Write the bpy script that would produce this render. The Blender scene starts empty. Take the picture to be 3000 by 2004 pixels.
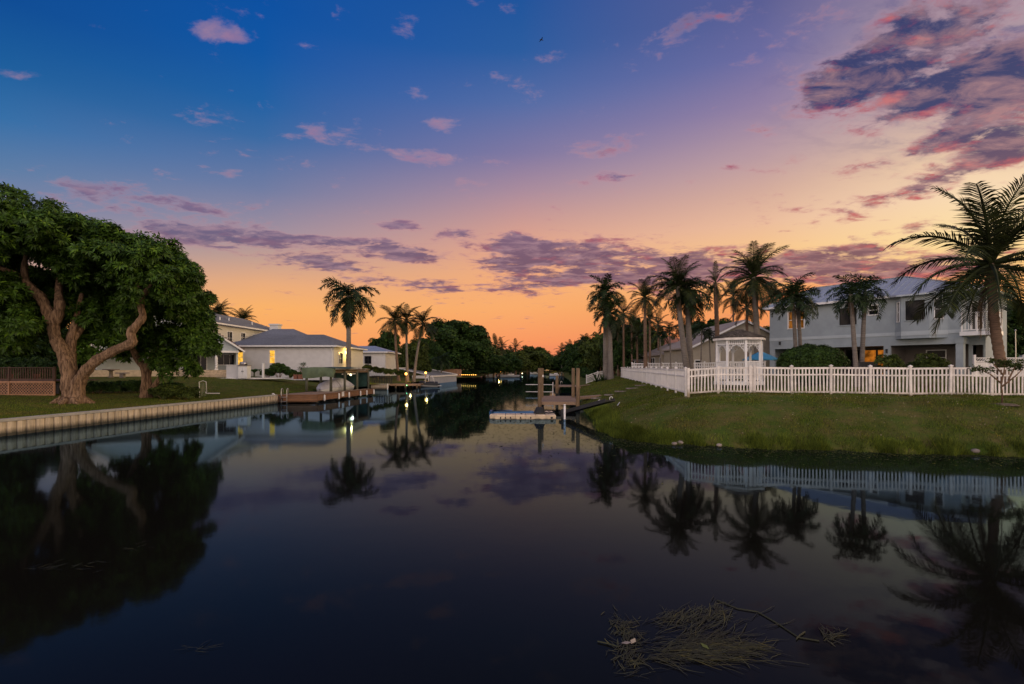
import bpy, math, random
import numpy as np
from mathutils import Vector, Matrix

# ------------------------------------------------------------------ units
K = 1.25                                   # metres per drawing unit
EYE, F, CX, HY = 2.4, 1500.0, 1500.0, 1078.0
SC = bpy.context.scene
COL = SC.collection
R = math.radians


def P(px, py, Y):
    """a point of the place at depth Y that is seen at (px, py) in the photograph"""
    return ((px - CX) / F * Y, Y, EYE - (py - HY) / F * Y)


def s2l(c):
    return tuple((v / 255 / 12.92) if v / 255 <= 0.04045 else ((v / 255 + 0.055) / 1.055) ** 2.4 for v in c)


# ------------------------------------------------------------------ camera
cam = bpy.data.cameras.new('camera')
cam.lens = 18.0
cam.sensor_width = 36.0
cam.shift_y = 76 / 3000
cam.clip_start = 0.05
cam.clip_end = 3000
cam_o = bpy.data.objects.new('camera', cam)
COL.objects.link(cam_o)
cam_o.location = (0, 0, EYE * K)
cam_o.rotation_euler = (R(90), 0, 0)
SC.camera = cam_o

# ------------------------------------------------------------------ world: a dusk sky
W = bpy.data.worlds.new('World')
SC.world = W
W.use_nodes = True
NT = W.node_tree
for n in list(NT.nodes):
    NT.nodes.remove(n)


class NB:
    """small helper for writing node expressions"""
    def __init__(self, nt):
        self.nt = nt

    def put(self, sock, v):
        if isinstance(v, bpy.types.NodeSocket):
            self.nt.links.new(v, sock)
        elif v is not None:
            sock.default_value = v

    def m(self, op, a, b=None, c=None, clamp=False):
        n = self.nt.nodes.new('ShaderNodeMath')
        n.operation = op
        n.use_clamp = clamp
        for i, v in enumerate((a, b, c)):
            if v is not None:
                self.put(n.inputs[i], v)
        return n.outputs[0]

    def vm(self, op, a, b=None):
        n = self.nt.nodes.new('ShaderNodeVectorMath')
        n.operation = op
        self.put(n.inputs[0], a)
        if b is not None:
            self.put(n.inputs[1], b)
        return n.outputs[0]

    def rng(self, v, a, b, c=0.0, d=1.0, smooth=False):
        n = self.nt.nodes.new('ShaderNodeMapRange')
        n.interpolation_type = 'SMOOTHSTEP' if smooth else 'LINEAR'
        n.clamp = True
        self.put(n.inputs[0], v)
        for i, q in enumerate((a, b, c, d)):
            self.put(n.inputs[i + 1], q)
        return n.outputs[0]

    def mix(self, f, a, b, mode='MIX'):
        n = self.nt.nodes.new('ShaderNodeMix')
        n.data_type = 'RGBA'
        n.blend_type = mode
        self.put(n.inputs[0], f)
        for i, q in ((6, a), (7, b)):
            if isinstance(q, tuple) and len(q) == 3:
                q = q + (1,)
            self.put(n.inputs[i], q)
        return n.outputs[2]

    def noise(self, vec, scale, detail=4, rough=0.55, dist=0.0):
        n = self.nt.nodes.new('ShaderNodeTexNoise')
        if vec is not None:
            self.put(n.inputs['Vector'], vec)
        n.inputs['Scale'].default_value = scale
        n.inputs['Detail'].default_value = detail
        n.inputs['Roughness'].default_value = rough
        n.inputs['Distortion'].default_value = dist
        return n.outputs[0]

    def ramp(self, v, stops):
        n = self.nt.nodes.new('ShaderNodeValToRGB')
        self.put(n.inputs[0], v)
        e = n.color_ramp.elements
        while len(e) > 1:
            e.remove(e[-1])
        e[0].position = stops[0][0]
        e[0].color = tuple(stops[0][1]) + (1,)
        for p, c in stops[1:]:
            q = e.new(p)
            q.color = tuple(c) + (1,)
        return n.outputs[0]

    def xyz(self, x, y, z):
        n = self.nt.nodes.new('ShaderNodeCombineXYZ')
        for i, v in enumerate((x, y, z)):
            self.put(n.inputs[i], v)
        return n.outputs[0]


B = NB(NT)
tc = NT.nodes.new('ShaderNodeTexCoord')
sep = NT.nodes.new('ShaderNodeSeparateXYZ')
NT.links.new(tc.outputs['Generated'], sep.inputs[0])
dx, dy, dz = sep.outputs
az = B.m('MULTIPLY', B.m('ARCTAN2', dx, dy), 180 / math.pi)
el = B.m('MULTIPLY', B.m('ARCSINE', dz), 180 / math.pi)


def azel(px, py):
    u, v = (px - CX) / F, (HY - py) / F
    return math.degrees(math.atan(u)), math.degrees(math.atan(v / math.hypot(1, u)))


def column(px, rows, top):
    st = [((azel(px, y)[1] + 4) / 94, s2l(c)) for y, c in rows]
    st = sorted(st + [(1.0, s2l(top)), (0.0, tuple(0.5 * v for v in s2l(rows[-1][1])))])
    return B.ramp(B.m('DIVIDE', B.m('ADD', el, 4.0), 94.0), st)


ZEN = (44, 62, 118)
cols = [
    (-46, column(30, [(0, (6, 74, 148)), (190, (22, 92, 156)), (350, (48, 110, 168)), (500, (90, 124, 166)),
                      (640, (132, 134, 162)), (760, (184, 156, 150)), (850, (228, 170, 126)), (950, (250, 176, 106)), (1078, (236, 146, 100))], ZEN)),
    (-26, column(750, [(0, (6, 80, 162)), (150, (12, 86, 164)), (300, (32, 97, 164)), (400, (58, 106, 164)),
                       (550, (112, 124, 163)), (680, (160, 143, 158)), (760, (198, 160, 144)), (830, (234, 172, 124)), (900, (251, 178, 104)), (1000, (251, 166, 96)), (1078, (240, 138, 96))], ZEN)),
    (1, column(1530, [(0, (30, 84, 156)), (150, (42, 92, 160)), (300, (84, 108, 166)), (450, (128, 120, 162)),
                      (560, (172, 140, 157)), (650, (206, 155, 147)), (725, (230, 166, 137)), (800, (246, 174, 122)), (900, (251, 173, 108)), (1000, (250, 152, 98)), (1060, (236, 126, 96))], ZEN)),
    (26, column(2250, [(0, (90, 94, 148)), (150, (106, 106, 160)), (300, (144, 126, 163)), (450, (186, 154, 162)),
                       (560, (214, 172, 156)), (650, (236, 188, 156)), (730, (249, 197, 140)), (800, (251, 186, 118)), (880, (246, 160, 92)), (1000, (240, 136, 88))], ZEN)),
    (42, column(2850, [(0, (150, 130, 152)), (150, (164, 142, 160)), (300, (200, 172, 163)), (430, (236, 202, 168)), (560, (250, 219, 180)),
                       (700, (254, 223, 160)), (830, (255, 196, 112)), (1000, (246, 150, 90))], ZEN)),
]


def up(k, c):
    return tuple(k * v for v in s2l(c))


# beyond the right edge of the frame lies the place where the sun went down: its glow is raised to light the left bank
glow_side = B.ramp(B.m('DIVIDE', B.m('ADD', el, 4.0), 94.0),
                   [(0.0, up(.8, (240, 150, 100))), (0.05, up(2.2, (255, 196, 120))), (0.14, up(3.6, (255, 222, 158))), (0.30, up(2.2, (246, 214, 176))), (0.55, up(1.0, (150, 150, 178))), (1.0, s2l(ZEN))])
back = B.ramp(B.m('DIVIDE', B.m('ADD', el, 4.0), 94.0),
              [(0.0, up(1.2, (160, 138, 130))), (0.06, up(3.3, (226, 202, 186))), (0.24, up(3.6, (222, 204, 194))), (0.5, up(2.0, (152, 156, 182))), (1.0, s2l(ZEN))])  # unseen sky behind the camera, brightened as added fill light
sky = cols[0][1]
for i in range(1, len(cols)):
    sky = B.mix(B.rng(az, cols[i - 1][0], cols[i][0]), sky, cols[i][1])
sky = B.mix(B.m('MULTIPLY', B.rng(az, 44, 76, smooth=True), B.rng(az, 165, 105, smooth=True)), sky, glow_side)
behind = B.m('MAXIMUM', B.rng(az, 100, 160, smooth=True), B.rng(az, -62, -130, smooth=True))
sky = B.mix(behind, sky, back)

# clouds: noise on a flat layer overhead, thicker in the places where the photograph has them
den = B.m('ADD', B.m('MAXIMUM', dz, 0.0), 0.13)


def layer(shift):
    q = B.m('ADD', B.m('MAXIMUM', B.m('ADD', dz, shift), 0.0), 0.11)
    v = B.xyz(B.m('DIVIDE', dx, q), B.m('MULTIPLY', B.m('DIVIDE', dy, q), 1.25), 0.0)
    n1 = B.noise(v, 2.6, 10, 0.62, 0.15)
    n2 = B.noise(B.vm('ADD', v, (7.3, 2.1, 4.4)), 9.0, 8, 0.62, 0.3)
    return B.m('ADD', B.m('MULTIPLY', n1, 0.55), B.m('MULTIPLY', n2, 0.45))


def blob(px, py, wx, wy, amp, tilt=0.0):
    a0, e0 = azel(px, py)
    a1 = azel(px + wx, py)[0]
    e1 = azel(px, py - wy)[1]
    sx, sy = abs(a1 - a0), abs(e1 - e0)
    X = B.m('SUBTRACT', az, a0)
    Y = B.m('SUBTRACT', el, e0)
    if tilt:
        Y = B.m('SUBTRACT', Y, B.m('MULTIPLY', X, math.tan(R(tilt))))
    q = B.m('ADD', B.m('POWER', B.m('DIVIDE', X, sx), 2.0), B.m('POWER', B.m('DIVIDE', Y, sy), 2.0))
    return B.m('MULTIPLY', B.m('EXPONENT', B.m('MULTIPLY', q, -1.0)), amp)


blobs = [
    blob(700, 712, 330, 40, .20, -8), blob(830, 694, 190, 20, .15), blob(1120, 722, 150, 24, .22), blob(1180, 756, 110, 14, .16), blob(980, 780, 120, 26, .13),
    blob(1350, 682, 120, 26, .17), blob(1520, 712, 90, 26, .22), blob(1700, 742, 220, 44, .26, -4), blob(1490, 772, 140, 28, .20), blob(1560, 845, 130, 26, .13),
    blob(1270, 838, 170, 26, .15), blob(1160, 660, 60, 14, .16), blob(1650, 815, 190, 26, .17), blob(2010, 795, 280, 66, .24, 0), blob(2360, 776, 150, 40, .22), blob(2490, 738, 120, 24, .22),
    blob(2640, 800, 330, 56, .23, 2), blob(2760, 525, 340, 44, .22, 14), blob(2560, 200, 190, 64, .24, 12), blob(2800, 236, 240, 40, .24, 14), blob(2960, 400, 160, 40, .14, 12),
    blob(2740, 80, 520, 180, .215), blob(2930, 300, 320, 100, .20, 12), blob(2560, 360, 220, 50, .08, 12), blob(2650, 455, 200, 26, .12, 8), blob(640, 95, 120, 36, .15), blob(2030, 50, 170, 56, .13, 10),
    blob(940, 385, 100, 36, .14), blob(1290, 365, 70, 26, .15), blob(1230, 455, 120, 26, .14), blob(250, 560, 170, 30, .13, -8), blob(560, 605, 170, 30, .15, -8), blob(700, 360, 190, 50, .09),
    blob(1750, 445, 90, 26, .13), blob(1830, 512, 110, 24, .15), blob(2680, 664, 240, 22, .10, 3), blob(1500, 305, 70, 24, .10), blob(1650, 165, 60, 30, .11), blob(900, 130, 90, 20, .12), blob(2350, 600, 160, 22, .08), blob(2140, 490, 40, 16, .12), blob(60, 210, 120, 30, .10),
]
bias = blobs[0]
for b in blobs[1:]:
    bias = B.m('ADD', bias, b)
bias = B.m('MINIMUM', bias, 0.228)
bias = B.m('ADD', bias, B.m('MULTIPLY', behind, 0.10))
TLO, THI = 0.56, 0.715
n_a = layer(0.0)
n_b = layer(-0.016)
d_a = B.rng(B.m('ADD', n_a, bias), TLO, THI, smooth=True)
d_b = B.rng(B.m('ADD', n_b, bias), TLO, THI, smooth=True)
under = B.m('MULTIPLY', B.m('MAXIMUM', B.m('SUBTRACT', d_a, d_b), 0.0), B.rng(az, -12, 34, 0.08, 0.62))
lowc = B.mix(B.rng(az, -30, 34), s2l((94, 82, 118)), s2l((120, 78, 94)))
highc = B.mix(B.rng(az, 0, 30), s2l((150, 124, 158)), s2l((46, 56, 104)))
thick = B.mix(B.rng(el, 11, 22, smooth=True), lowc, highc)
thin = B.mix(B.rng(el, 6, 26), s2l((205, 132, 128)), s2l((186, 146, 162)))
ccol = B.mix(B.rng(d_a, 0.15, 0.85), thin, thick)
ccol = B.mix(under, ccol, s2l((232, 96, 92)))
alpha = B.m('MULTIPLY', d_a, B.rng(el, 0.5, 4.0))
alpha = B.m('MULTIPLY', alpha, B.rng(az, -40, 5, 0.80, 0.95))
vq = B.xyz(B.m('DIVIDE', dx, den), B.m('MULTIPLY', B.m('DIVIDE', dy, den), 1.5), 3.7)
vn = B.noise(vq, 7.0, 9, 0.62, 0.4)
ccol = B.mix(B.rng(vn, 0.44, 0.66, 0.0, 0.55), ccol, B.mix(B.rng(az, 0, 30), s2l((190, 150, 160)), s2l((214, 160, 150))))
veil = B.m('MULTIPLY', B.m('ADD', blob(2760, 150, 430, 210, 1.0), blob(2900, 340, 330, 110, .7)), 1.0, clamp=True)
vcol = B.mix(B.rng(vn, 0.40, 0.60), s2l((214, 184, 172)), s2l((108, 100, 136)))
sky = B.mix(B.m('MULTIPLY', veil, B.rng(vn, 0.36, 0.60, 0.12, 0.92)), sky, vcol)
red = blob(2560, 855, 420, 34, 0.75)
sky = B.mix(red, sky, s2l((240, 104, 84)))
sky = B.mix(alpha, sky, ccol)

nish = NT.nodes.new('ShaderNodeTexSky')
nish.sky_type = 'NISHITA'
nish.sun_disc = False
nish.sun_elevation = R(2.0)
nish.sun_rotation = R(66)
bg1 = NT.nodes.new('ShaderNodeBackground')
NT.links.new(nish.outputs[0], bg1.inputs[0])
bg1.inputs[1].default_value = 0.006
bg2 = NT.nodes.new('ShaderNodeBackground')
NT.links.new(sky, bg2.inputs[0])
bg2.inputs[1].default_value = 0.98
add = NT.nodes.new('ShaderNodeAddShader')
NT.links.new(bg1.outputs[0], add.inputs[0])
NT.links.new(bg2.outputs[0], add.inputs[1])
wo = NT.nodes.new('ShaderNodeOutputWorld')
NT.links.new(add.outputs[0], wo.inputs[0])

# the sun has just gone behind the clouds on the right: a last weak warm light
sl = bpy.data.lights.new('sun', 'SUN')
sl.energy = 0.4
sl.angle = R(14)
sl.color = (1.0, 0.66, 0.40)
so = bpy.data.objects.new('sun', sl)
COL.objects.link(so)
sd = Vector((math.sin(R(66)) * math.cos(R(6)), math.cos(R(66)) * math.cos(R(6)), math.sin(R(6))))
so.rotation_euler = sd.to_track_quat('Z', 'Y').to_euler()

SC.view_settings.view_transform = 'Standard'
SC.view_settings.look = 'None'
SC.view_settings.exposure = 0.0
SC.view_settings.gamma = 1.0
SC.view_settings.use_curve_mapping = False


# ------------------------------------------------------------------ materials
def mat(name, col, rough=0.75, var=0.18, scale=3.0, bump=0.0, bscale=None, stretch=(1, 1, 1), rand=0.0, col2=None,
        metal=0.0, spec=0.4, island=0.0, trans=0.0, thr=(0.35, 0.65), coat=0.0, tide=None):
    m = bpy.data.materials.new(name)
    m.use_nodes = True
    nt = m.node_tree
    b = NB(nt)
    bs = nt.nodes['Principled BSDF']
    geo = nt.nodes.new('ShaderNodeNewGeometry')
    pos = b.vm('MULTIPLY', geo.outputs['Position'], tuple(stretch))
    nz = b.noise(pos, scale, 5, 0.6)
    f = b.rng(nz, thr[0], thr[1])
    if col2 is None:
        lo = tuple(c * (1 - var) for c in col)
        hi = tuple(c * (1 + var) for c in col)
    else:
        lo, hi = col, col2
    c = b.mix(f, lo, hi)
    big = b.noise(geo.outputs['Position'], scale * 0.13, 3)
    c = b.mix(1.0, c, b.ramp(big, [(0.3, (1 - var * .7,) * 3), (0.7, (1 + var * .5,) * 3)]), 'MULTIPLY')
    if rand:
        oi = nt.nodes.new('ShaderNodeObjectInfo')
        c = b.mix(1.0, c, b.ramp(oi.outputs['Random'], [(0.0, (1 - rand,) * 3), (1.0, (1 + rand,) * 3)]), 'MULTIPLY')
    if island:
        c = b.mix(1.0, c, b.ramp(geo.outputs['Random Per Island'], [(0.0, (1 - island, 1 - island, 1 - island * .8)), (0.85, (1 + island * .6,) * 3), (1.0, (1 + island * 2.2, 1 + island * 1.5, 1))]), 'MULTIPLY')
    if tide is not None:
        sp = nt.nodes.new('ShaderNodeSeparateXYZ')
        nt.links.new(geo.outputs['Position'], sp.inputs[0])
        zz = b.m('ADD', sp.outputs[2], b.m('MULTIPLY', b.m('SUBTRACT', nz, 0.5), 0.16))
        c = b.mix(b.rng(zz, tide[0], tide[1]), tide[2], c)
    nt.links.new(c, bs.inputs['Base Color'])
    bs.inputs['Roughness'].default_value = rough
    bs.inputs['Metallic'].default_value = metal
    bs.inputs['Specular IOR Level'].default_value = spec
    if coat:
        bs.inputs['Coat Weight'].default_value = coat
    if bump:
        bn = nt.nodes.new('ShaderNodeBump')
        bn.inputs['Strength'].default_value = bump
        bn.inputs['Distance'].default_value = 0.03
        nt.links.new(b.noise(pos, bscale or scale * 3, 5, 0.65), bn.inputs['Height'])
        nt.links.new(bn.outputs[0], bs.inputs['Normal'])
    if trans:
        tr = nt.nodes.new('ShaderNodeBsdfTranslucent')
        nt.links.new(c, tr.inputs[0])
        mx = nt.nodes.new('ShaderNodeMixShader')
        mx.inputs[0].default_value = trans
        nt.links.new(bs.outputs[0], mx.inputs[1])
        nt.links.new(tr.outputs[0], mx.inputs[2])
        nt.links.new(mx.outputs[0], nt.nodes['Material Output'].inputs[0])
    return m


def glow(name, col, strength, var=0.5, scale=2.0):
    m = bpy.data.materials.new(name)
    m.use_nodes = True
    nt = m.node_tree
    b = NB(nt)
    nt.nodes.remove(nt.nodes['Principled BSDF'])
    e = nt.nodes.new('ShaderNodeEmission')
    geo = nt.nodes.new('ShaderNodeNewGeometry')
    nz = b.noise(geo.outputs['Position'], scale, 3)
    c = b.mix(b.rng(nz, 0.35, 0.65), tuple(v * (1 - var) for v in col), col)
    nt.links.new(c, e.inputs[0])
    e.inputs[1].default_value = strength
    nt.links.new(e.outputs[0], nt.nodes['Material Output'].inputs[0])
    return m


M = {}
M['white'] = mat('white_vinyl', (.72, .69, .64), .45, .07, 2.5, rand=.05)
M['white_dirty'] = mat('weathered_white_vinyl', (.72, .66, .58), .55, .14, 3.5, rand=.10, tide=(1.58, 1.90, (.30, .24, .15)))
M['white_trim'] = mat('white_trim_paint', (.74, .73, .70), .5, .05)
M['stucco_cream'] = mat('cream_siding', (.60, .57, .49), .8, .05, 2, stretch=(1, 1, 6))
M['stucco_white'] = mat('pale_stucco', (.57, .56, .54), .85, .05, 2, bump=.1, bscale=20)
M['stucco_tan'] = mat('tan_stucco', (.33, .29, .22), .85, .06, 2, bump=.1, bscale=20)
M['stucco_yellow'] = mat('yellow_stucco', (.55, .42, .24), .85, .06, 2)
M['stucco_blue'] = mat('grey_blue_stucco', (.30, .345, .36), .85, .07, 1.1, bump=.15, bscale=18)
M['stucco_pale_blue'] = mat('pale_blue_stucco', (.42, .47, .48), .85, .05, 2)
M['recess'] = mat('shade_and_dark_paint', (.16, .14, .125), .9, .1)  # porch shade darkened into the colour; also serves plain dark parts
M['shingle'] = mat('grey_asphalt_shingle', (.155, .165, .185), .85, .18, 5, rand=.09, bump=.3, bscale=14)
M['shingle_tan'] = mat('tan_cement_tile', (.30, .25, .20), .85, .15, 5, rand=.1)
M['tile_red'] = mat('red_barrel_tile', (.30, .13, .08), .8, .2, 5, rand=.1)
M['tile_brown'] = mat('brown_barrel_tile', (.14, .085, .06), .8, .2, 5, rand=.15)
M['metal_roof'] = mat('galvalume_roof', (.36, .41, .45), .45, .07, 1.5, metal=.35, rand=.05)
M['cedar'] = mat('weathered_cedar_shingle', (.115, .10, .09), .85, .25, 6, rand=.35)
M['glass'] = mat('dark_window_glass', (.010, .011, .013), .08, .1, 1, spec=.15)
M['pane_dim'] = mat('curtained_window_glass', (.075, .07, .065), .15, .3, 3, spec=.2)
M['deck_wood'] = mat('weathered_deck_wood', (.25, .165, .10), .8, .2, 4, stretch=(3, 1, 3), rand=.16, bump=.15)
M['dock_brown'] = mat('stained_dock_wood', (.20, .098, .045), .7, .3, 4, stretch=(1, 1, 6), rand=.18, bump=.15)
M['pile'] = mat('treated_timber_pile', (.165, .108, .056), .85, .35, 5, stretch=(4, 4, .5), rand=.12, bump=.4, tide=(.15, .32, (.02, .02, .015)))
M['post_green'] = mat('greenish_timber_post', (.10, .10, .068), .85, .3, 5, stretch=(4, 4, .5), rand=.2, bump=.3)
M['rail_dark'] = mat('dark_stained_railing', (.075, .038, .024), .75, .25, 5, rand=.25)
M['lattice'] = mat('tan_lattice_wood', (.36, .19, .105), .75, .18, 5, rand=.12)
M['seawall'] = mat('weathered_seawall_board', (.52, .43, .31), .85, .16, 4, stretch=(3, 3, .6), rand=.13, bump=.2, tide=(.10, .36, (.06, .055, .042)))
M['concrete'] = mat('concrete_cap', (.36, .34, .30), .9, .15, 3, bump=.2)
M['corrugated'] = mat('white_corrugated_metal', (.46, .46, .46), .5, .06, 2, rand=.05)
M['tarp'] = mat('green_canvas_tarp', (.115, .155, .085), .8, .15, 2.5, bump=.25, bscale=3)
M['tarp_dark'] = mat('dark_green_mesh_tarp', (.03, .075, .06), .8, .2, 2)
M['boat_cover'] = mat('grey_boat_cover', (.42, .41, .45), .75, .1, 3, bump=.3, bscale=4)
M['black'] = mat('black_vinyl', (.016, .017, .019), .5, .2)
M['black_metal'] = mat('black_metal', (.02, .02, .02), .45, .1)
M['metal'] = mat('steel_tube', (.55, .52, .47), .35, .08, metal=.8)
M['hull'] = mat('white_gelcoat', (.68, .67, .64), .3, .05)
M['bark'] = mat('furrowed_bark', (.085, .048, .026), .95, .3, 4.5, stretch=(2.2, 2.2, .45), bump=1.0, bscale=9, col2=(.27, .17, .10), thr=(.40, .60))
M['palm_trunk'] = mat('grey_palm_trunk', (.17, .145, .12), .9, .3, 5, stretch=(.6, .6, 5), bump=.6, bscale=9)
M['palm_brown'] = mat('brown_palm_trunk', (.16, .10, .065), .9, .35, 5, stretch=(.6, .6, 5), bump=.6, bscale=9)
M['crownshaft'] = mat('green_crownshaft', (.07, .09, .035), .6, .2, 4)
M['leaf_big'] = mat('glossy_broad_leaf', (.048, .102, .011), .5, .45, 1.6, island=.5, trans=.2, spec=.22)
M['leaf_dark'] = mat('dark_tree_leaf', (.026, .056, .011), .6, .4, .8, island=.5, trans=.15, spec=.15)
M['leaf_mid'] = mat('olive_tree_leaf', (.055, .080, .016), .6, .4, .8, island=.5, trans=.18, spec=.15)
M['leaf_hedge'] = mat('clipped_hedge_leaf', (.040, .082, .014), .55, .3, 1.2, island=.5, trans=.15, spec=.2)
M['leaf_lime'] = mat('lime_leaf', (.12, .15, .03), .5, .3, 1.2, island=.4, trans=.25)
M['frond'] = mat('palm_frond_leaf', (.018, .033, .010), .5, .35, 1.2, island=.5, trans=.12, rand=.25, spec=.2)
M['frond_olive'] = mat('coconut_frond_leaf', (.025, .034, .010), .5, .4, 1.2, island=.5, trans=.14, rand=.3, spec=.2)
M['frond_dead'] = mat('dry_palm_frond', (.13, .085, .05), .8, .3, 2, island=.4, trans=.2)
M['lawn'] = mat('mown_lawn', (.058, .092, .013), .95, .12, 1.1, col2=(.115, .098, .030), bump=.5, bscale=26, thr=(.38, .62), spec=.08)
M['grass'] = mat('grass_blade', (.086, .130, .015), .8, .3, .75, col2=(.135, .124, .034), thr=(.40, .66), island=.8, trans=.25, spec=.08)
M['grass_dry'] = mat('long_bank_grass', (.110, .150, .022), .8, .4, .7, island=.7, trans=.25, spec=.08)
M['weed'] = mat('floating_grass', (.032, .034, .013), .7, .3, 2, island=.8)
M['algae'] = mat('floating_algae', (.050, .060, .018), .8, .4, 2, island=.8, spec=.1)
M['stone'] = mat('pale_stone', (.24, .20, .165), .9, .25, 5, bump=.4, rand=.15)
M['travertine'] = mat('travertine_paver', (.50, .40, .27), .8, .15, 4, rand=.16)
M['terracotta'] = mat('terracotta', (.25, .10, .06), .8, .15)
M['float_tan'] = mat('tan_plastic_float', (.60, .46, .29), .5, .12, 3, rand=.08, tide=(.0, .08, (.10, .085, .06)))
M['float_blue'] = mat('blue_plastic_float', (.04, .12, .28), .45, .15, 3, rand=.06)
M['canopy_blue'] = mat('blue_parasol_canvas', (.06, .28, .46), .75, .1, 2)
M['bird'] = mat('dark_feather', (.02, .02, .022), .7)
M['soil'] = mat('bare_soil', (.10, .075, .05), .95, .3, 4)
M['glow_window'] = glow('lit_amber_window', (1.0, .50, .06), 1.5, .55, 3.2)
M['glow_dim'] = glow('lit_orange_interior', (1.0, .30, .03), .55, .8, 1.6)
M['glow_faint'] = glow('dimly_lit_room', (1.0, .36, .06), .30, .85, 1.3)
M['glow_lamp'] = glow('lit_amber_lamp', (1.0, .42, .07), 7, 0)
M['glow_white'] = glow('lit_white_lamp', (1.0, .80, .42), 6, 0)
M['glow_green'] = glow('lit_green_lamp', (.3, 1.0, .35), 5, 0)

# water: dark and still, with a long soft reflection
wm = bpy.data.materials.new('dark_canal_water')
wm.use_nodes = True
nt = wm.node_tree
b = NB(nt)
nt.nodes.remove(nt.nodes['Principled BSDF'])
geo = nt.nodes.new('ShaderNodeNewGeometry')
fr = nt.nodes.new('ShaderNodeFresnel')
fr.inputs[0].default_value = 1.333
gl = nt.nodes.new('ShaderNodeBsdfGlossy')
gl.inputs['Color'].default_value = (.32, .50, .78, 1)
gl.inputs['Roughness'].default_value = .055
di = nt.nodes.new('ShaderNodeBsdfDiffuse')
di.inputs[0].default_value = (.007, .0065, .005, 1)
pos = b.vm('MULTIPLY', geo.outputs['Position'], (1.0, 1.0, 1.0))
h = b.m('ADD', b.m('MULTIPLY', b.noise(pos, .9, 2), .7), b.m('MULTIPLY', b.noise(pos, 5.5, 2), .12))
bn = nt.nodes.new('ShaderNodeBump')
bn.inputs['Strength'].default_value = .045
bn.inputs['Distance'].default_value = .05
nt.links.new(h, bn.inputs['Height'])
for q in (fr, gl):
    nt.links.new(bn.outputs[0], q.inputs['Normal'])
mx = nt.nodes.new('ShaderNodeMixShader')
tint = b.mix(b.rng(fr.outputs[0], .03, .40), (.29, .37, .36), (.35, .58, .86))
nt.links.new(tint, gl.inputs['Color'])
nt.links.new(b.rng(b.noise(b.vm('MULTIPLY', geo.outputs['Position'], (.5, .16, 1)), .22, 4, .6), .40, .62, .030, .062), gl.inputs['Roughness'])
nt.links.new(fr.outputs[0], mx.inputs[0])
nt.links.new(di.outputs[0], mx.inputs[1])
nt.links.new(gl.outputs[0], mx.inputs[2])
nt.links.new(mx.outputs[0], nt.nodes['Material Output'].inputs[0])
M['water'] = wm


# ------------------------------------------------------------------ object helpers
def tag(o, label=None, cat=None, group=None, kind=None):
    if label:
        o['label'] = label
    if cat:
        o['category'] = cat
    if group:
        o['group'] = group
    if kind:
        o['kind'] = kind
    return o


def thing(name, label, cat, loc=(0, 0, 0), rz=0.0, group=None):
    o = bpy.data.objects.new(name, None)
    COL.objects.link(o)
    o.location = Vector(loc) * K
    o.rotation_euler = (0, 0, rz)
    o.empty_display_size = .2
    return tag(o, label, cat, group)


def link(name, me, parent=None, loc=(0, 0, 0), rot=(0, 0, 0), scale=(1, 1, 1)):
    o = bpy.data.objects.new(name, me)
    COL.objects.link(o)
    o.location = Vector(loc) * K
    o.rotation_euler = rot
    o.scale = scale
    if parent is not None:
        o.parent = parent
    return o


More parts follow.
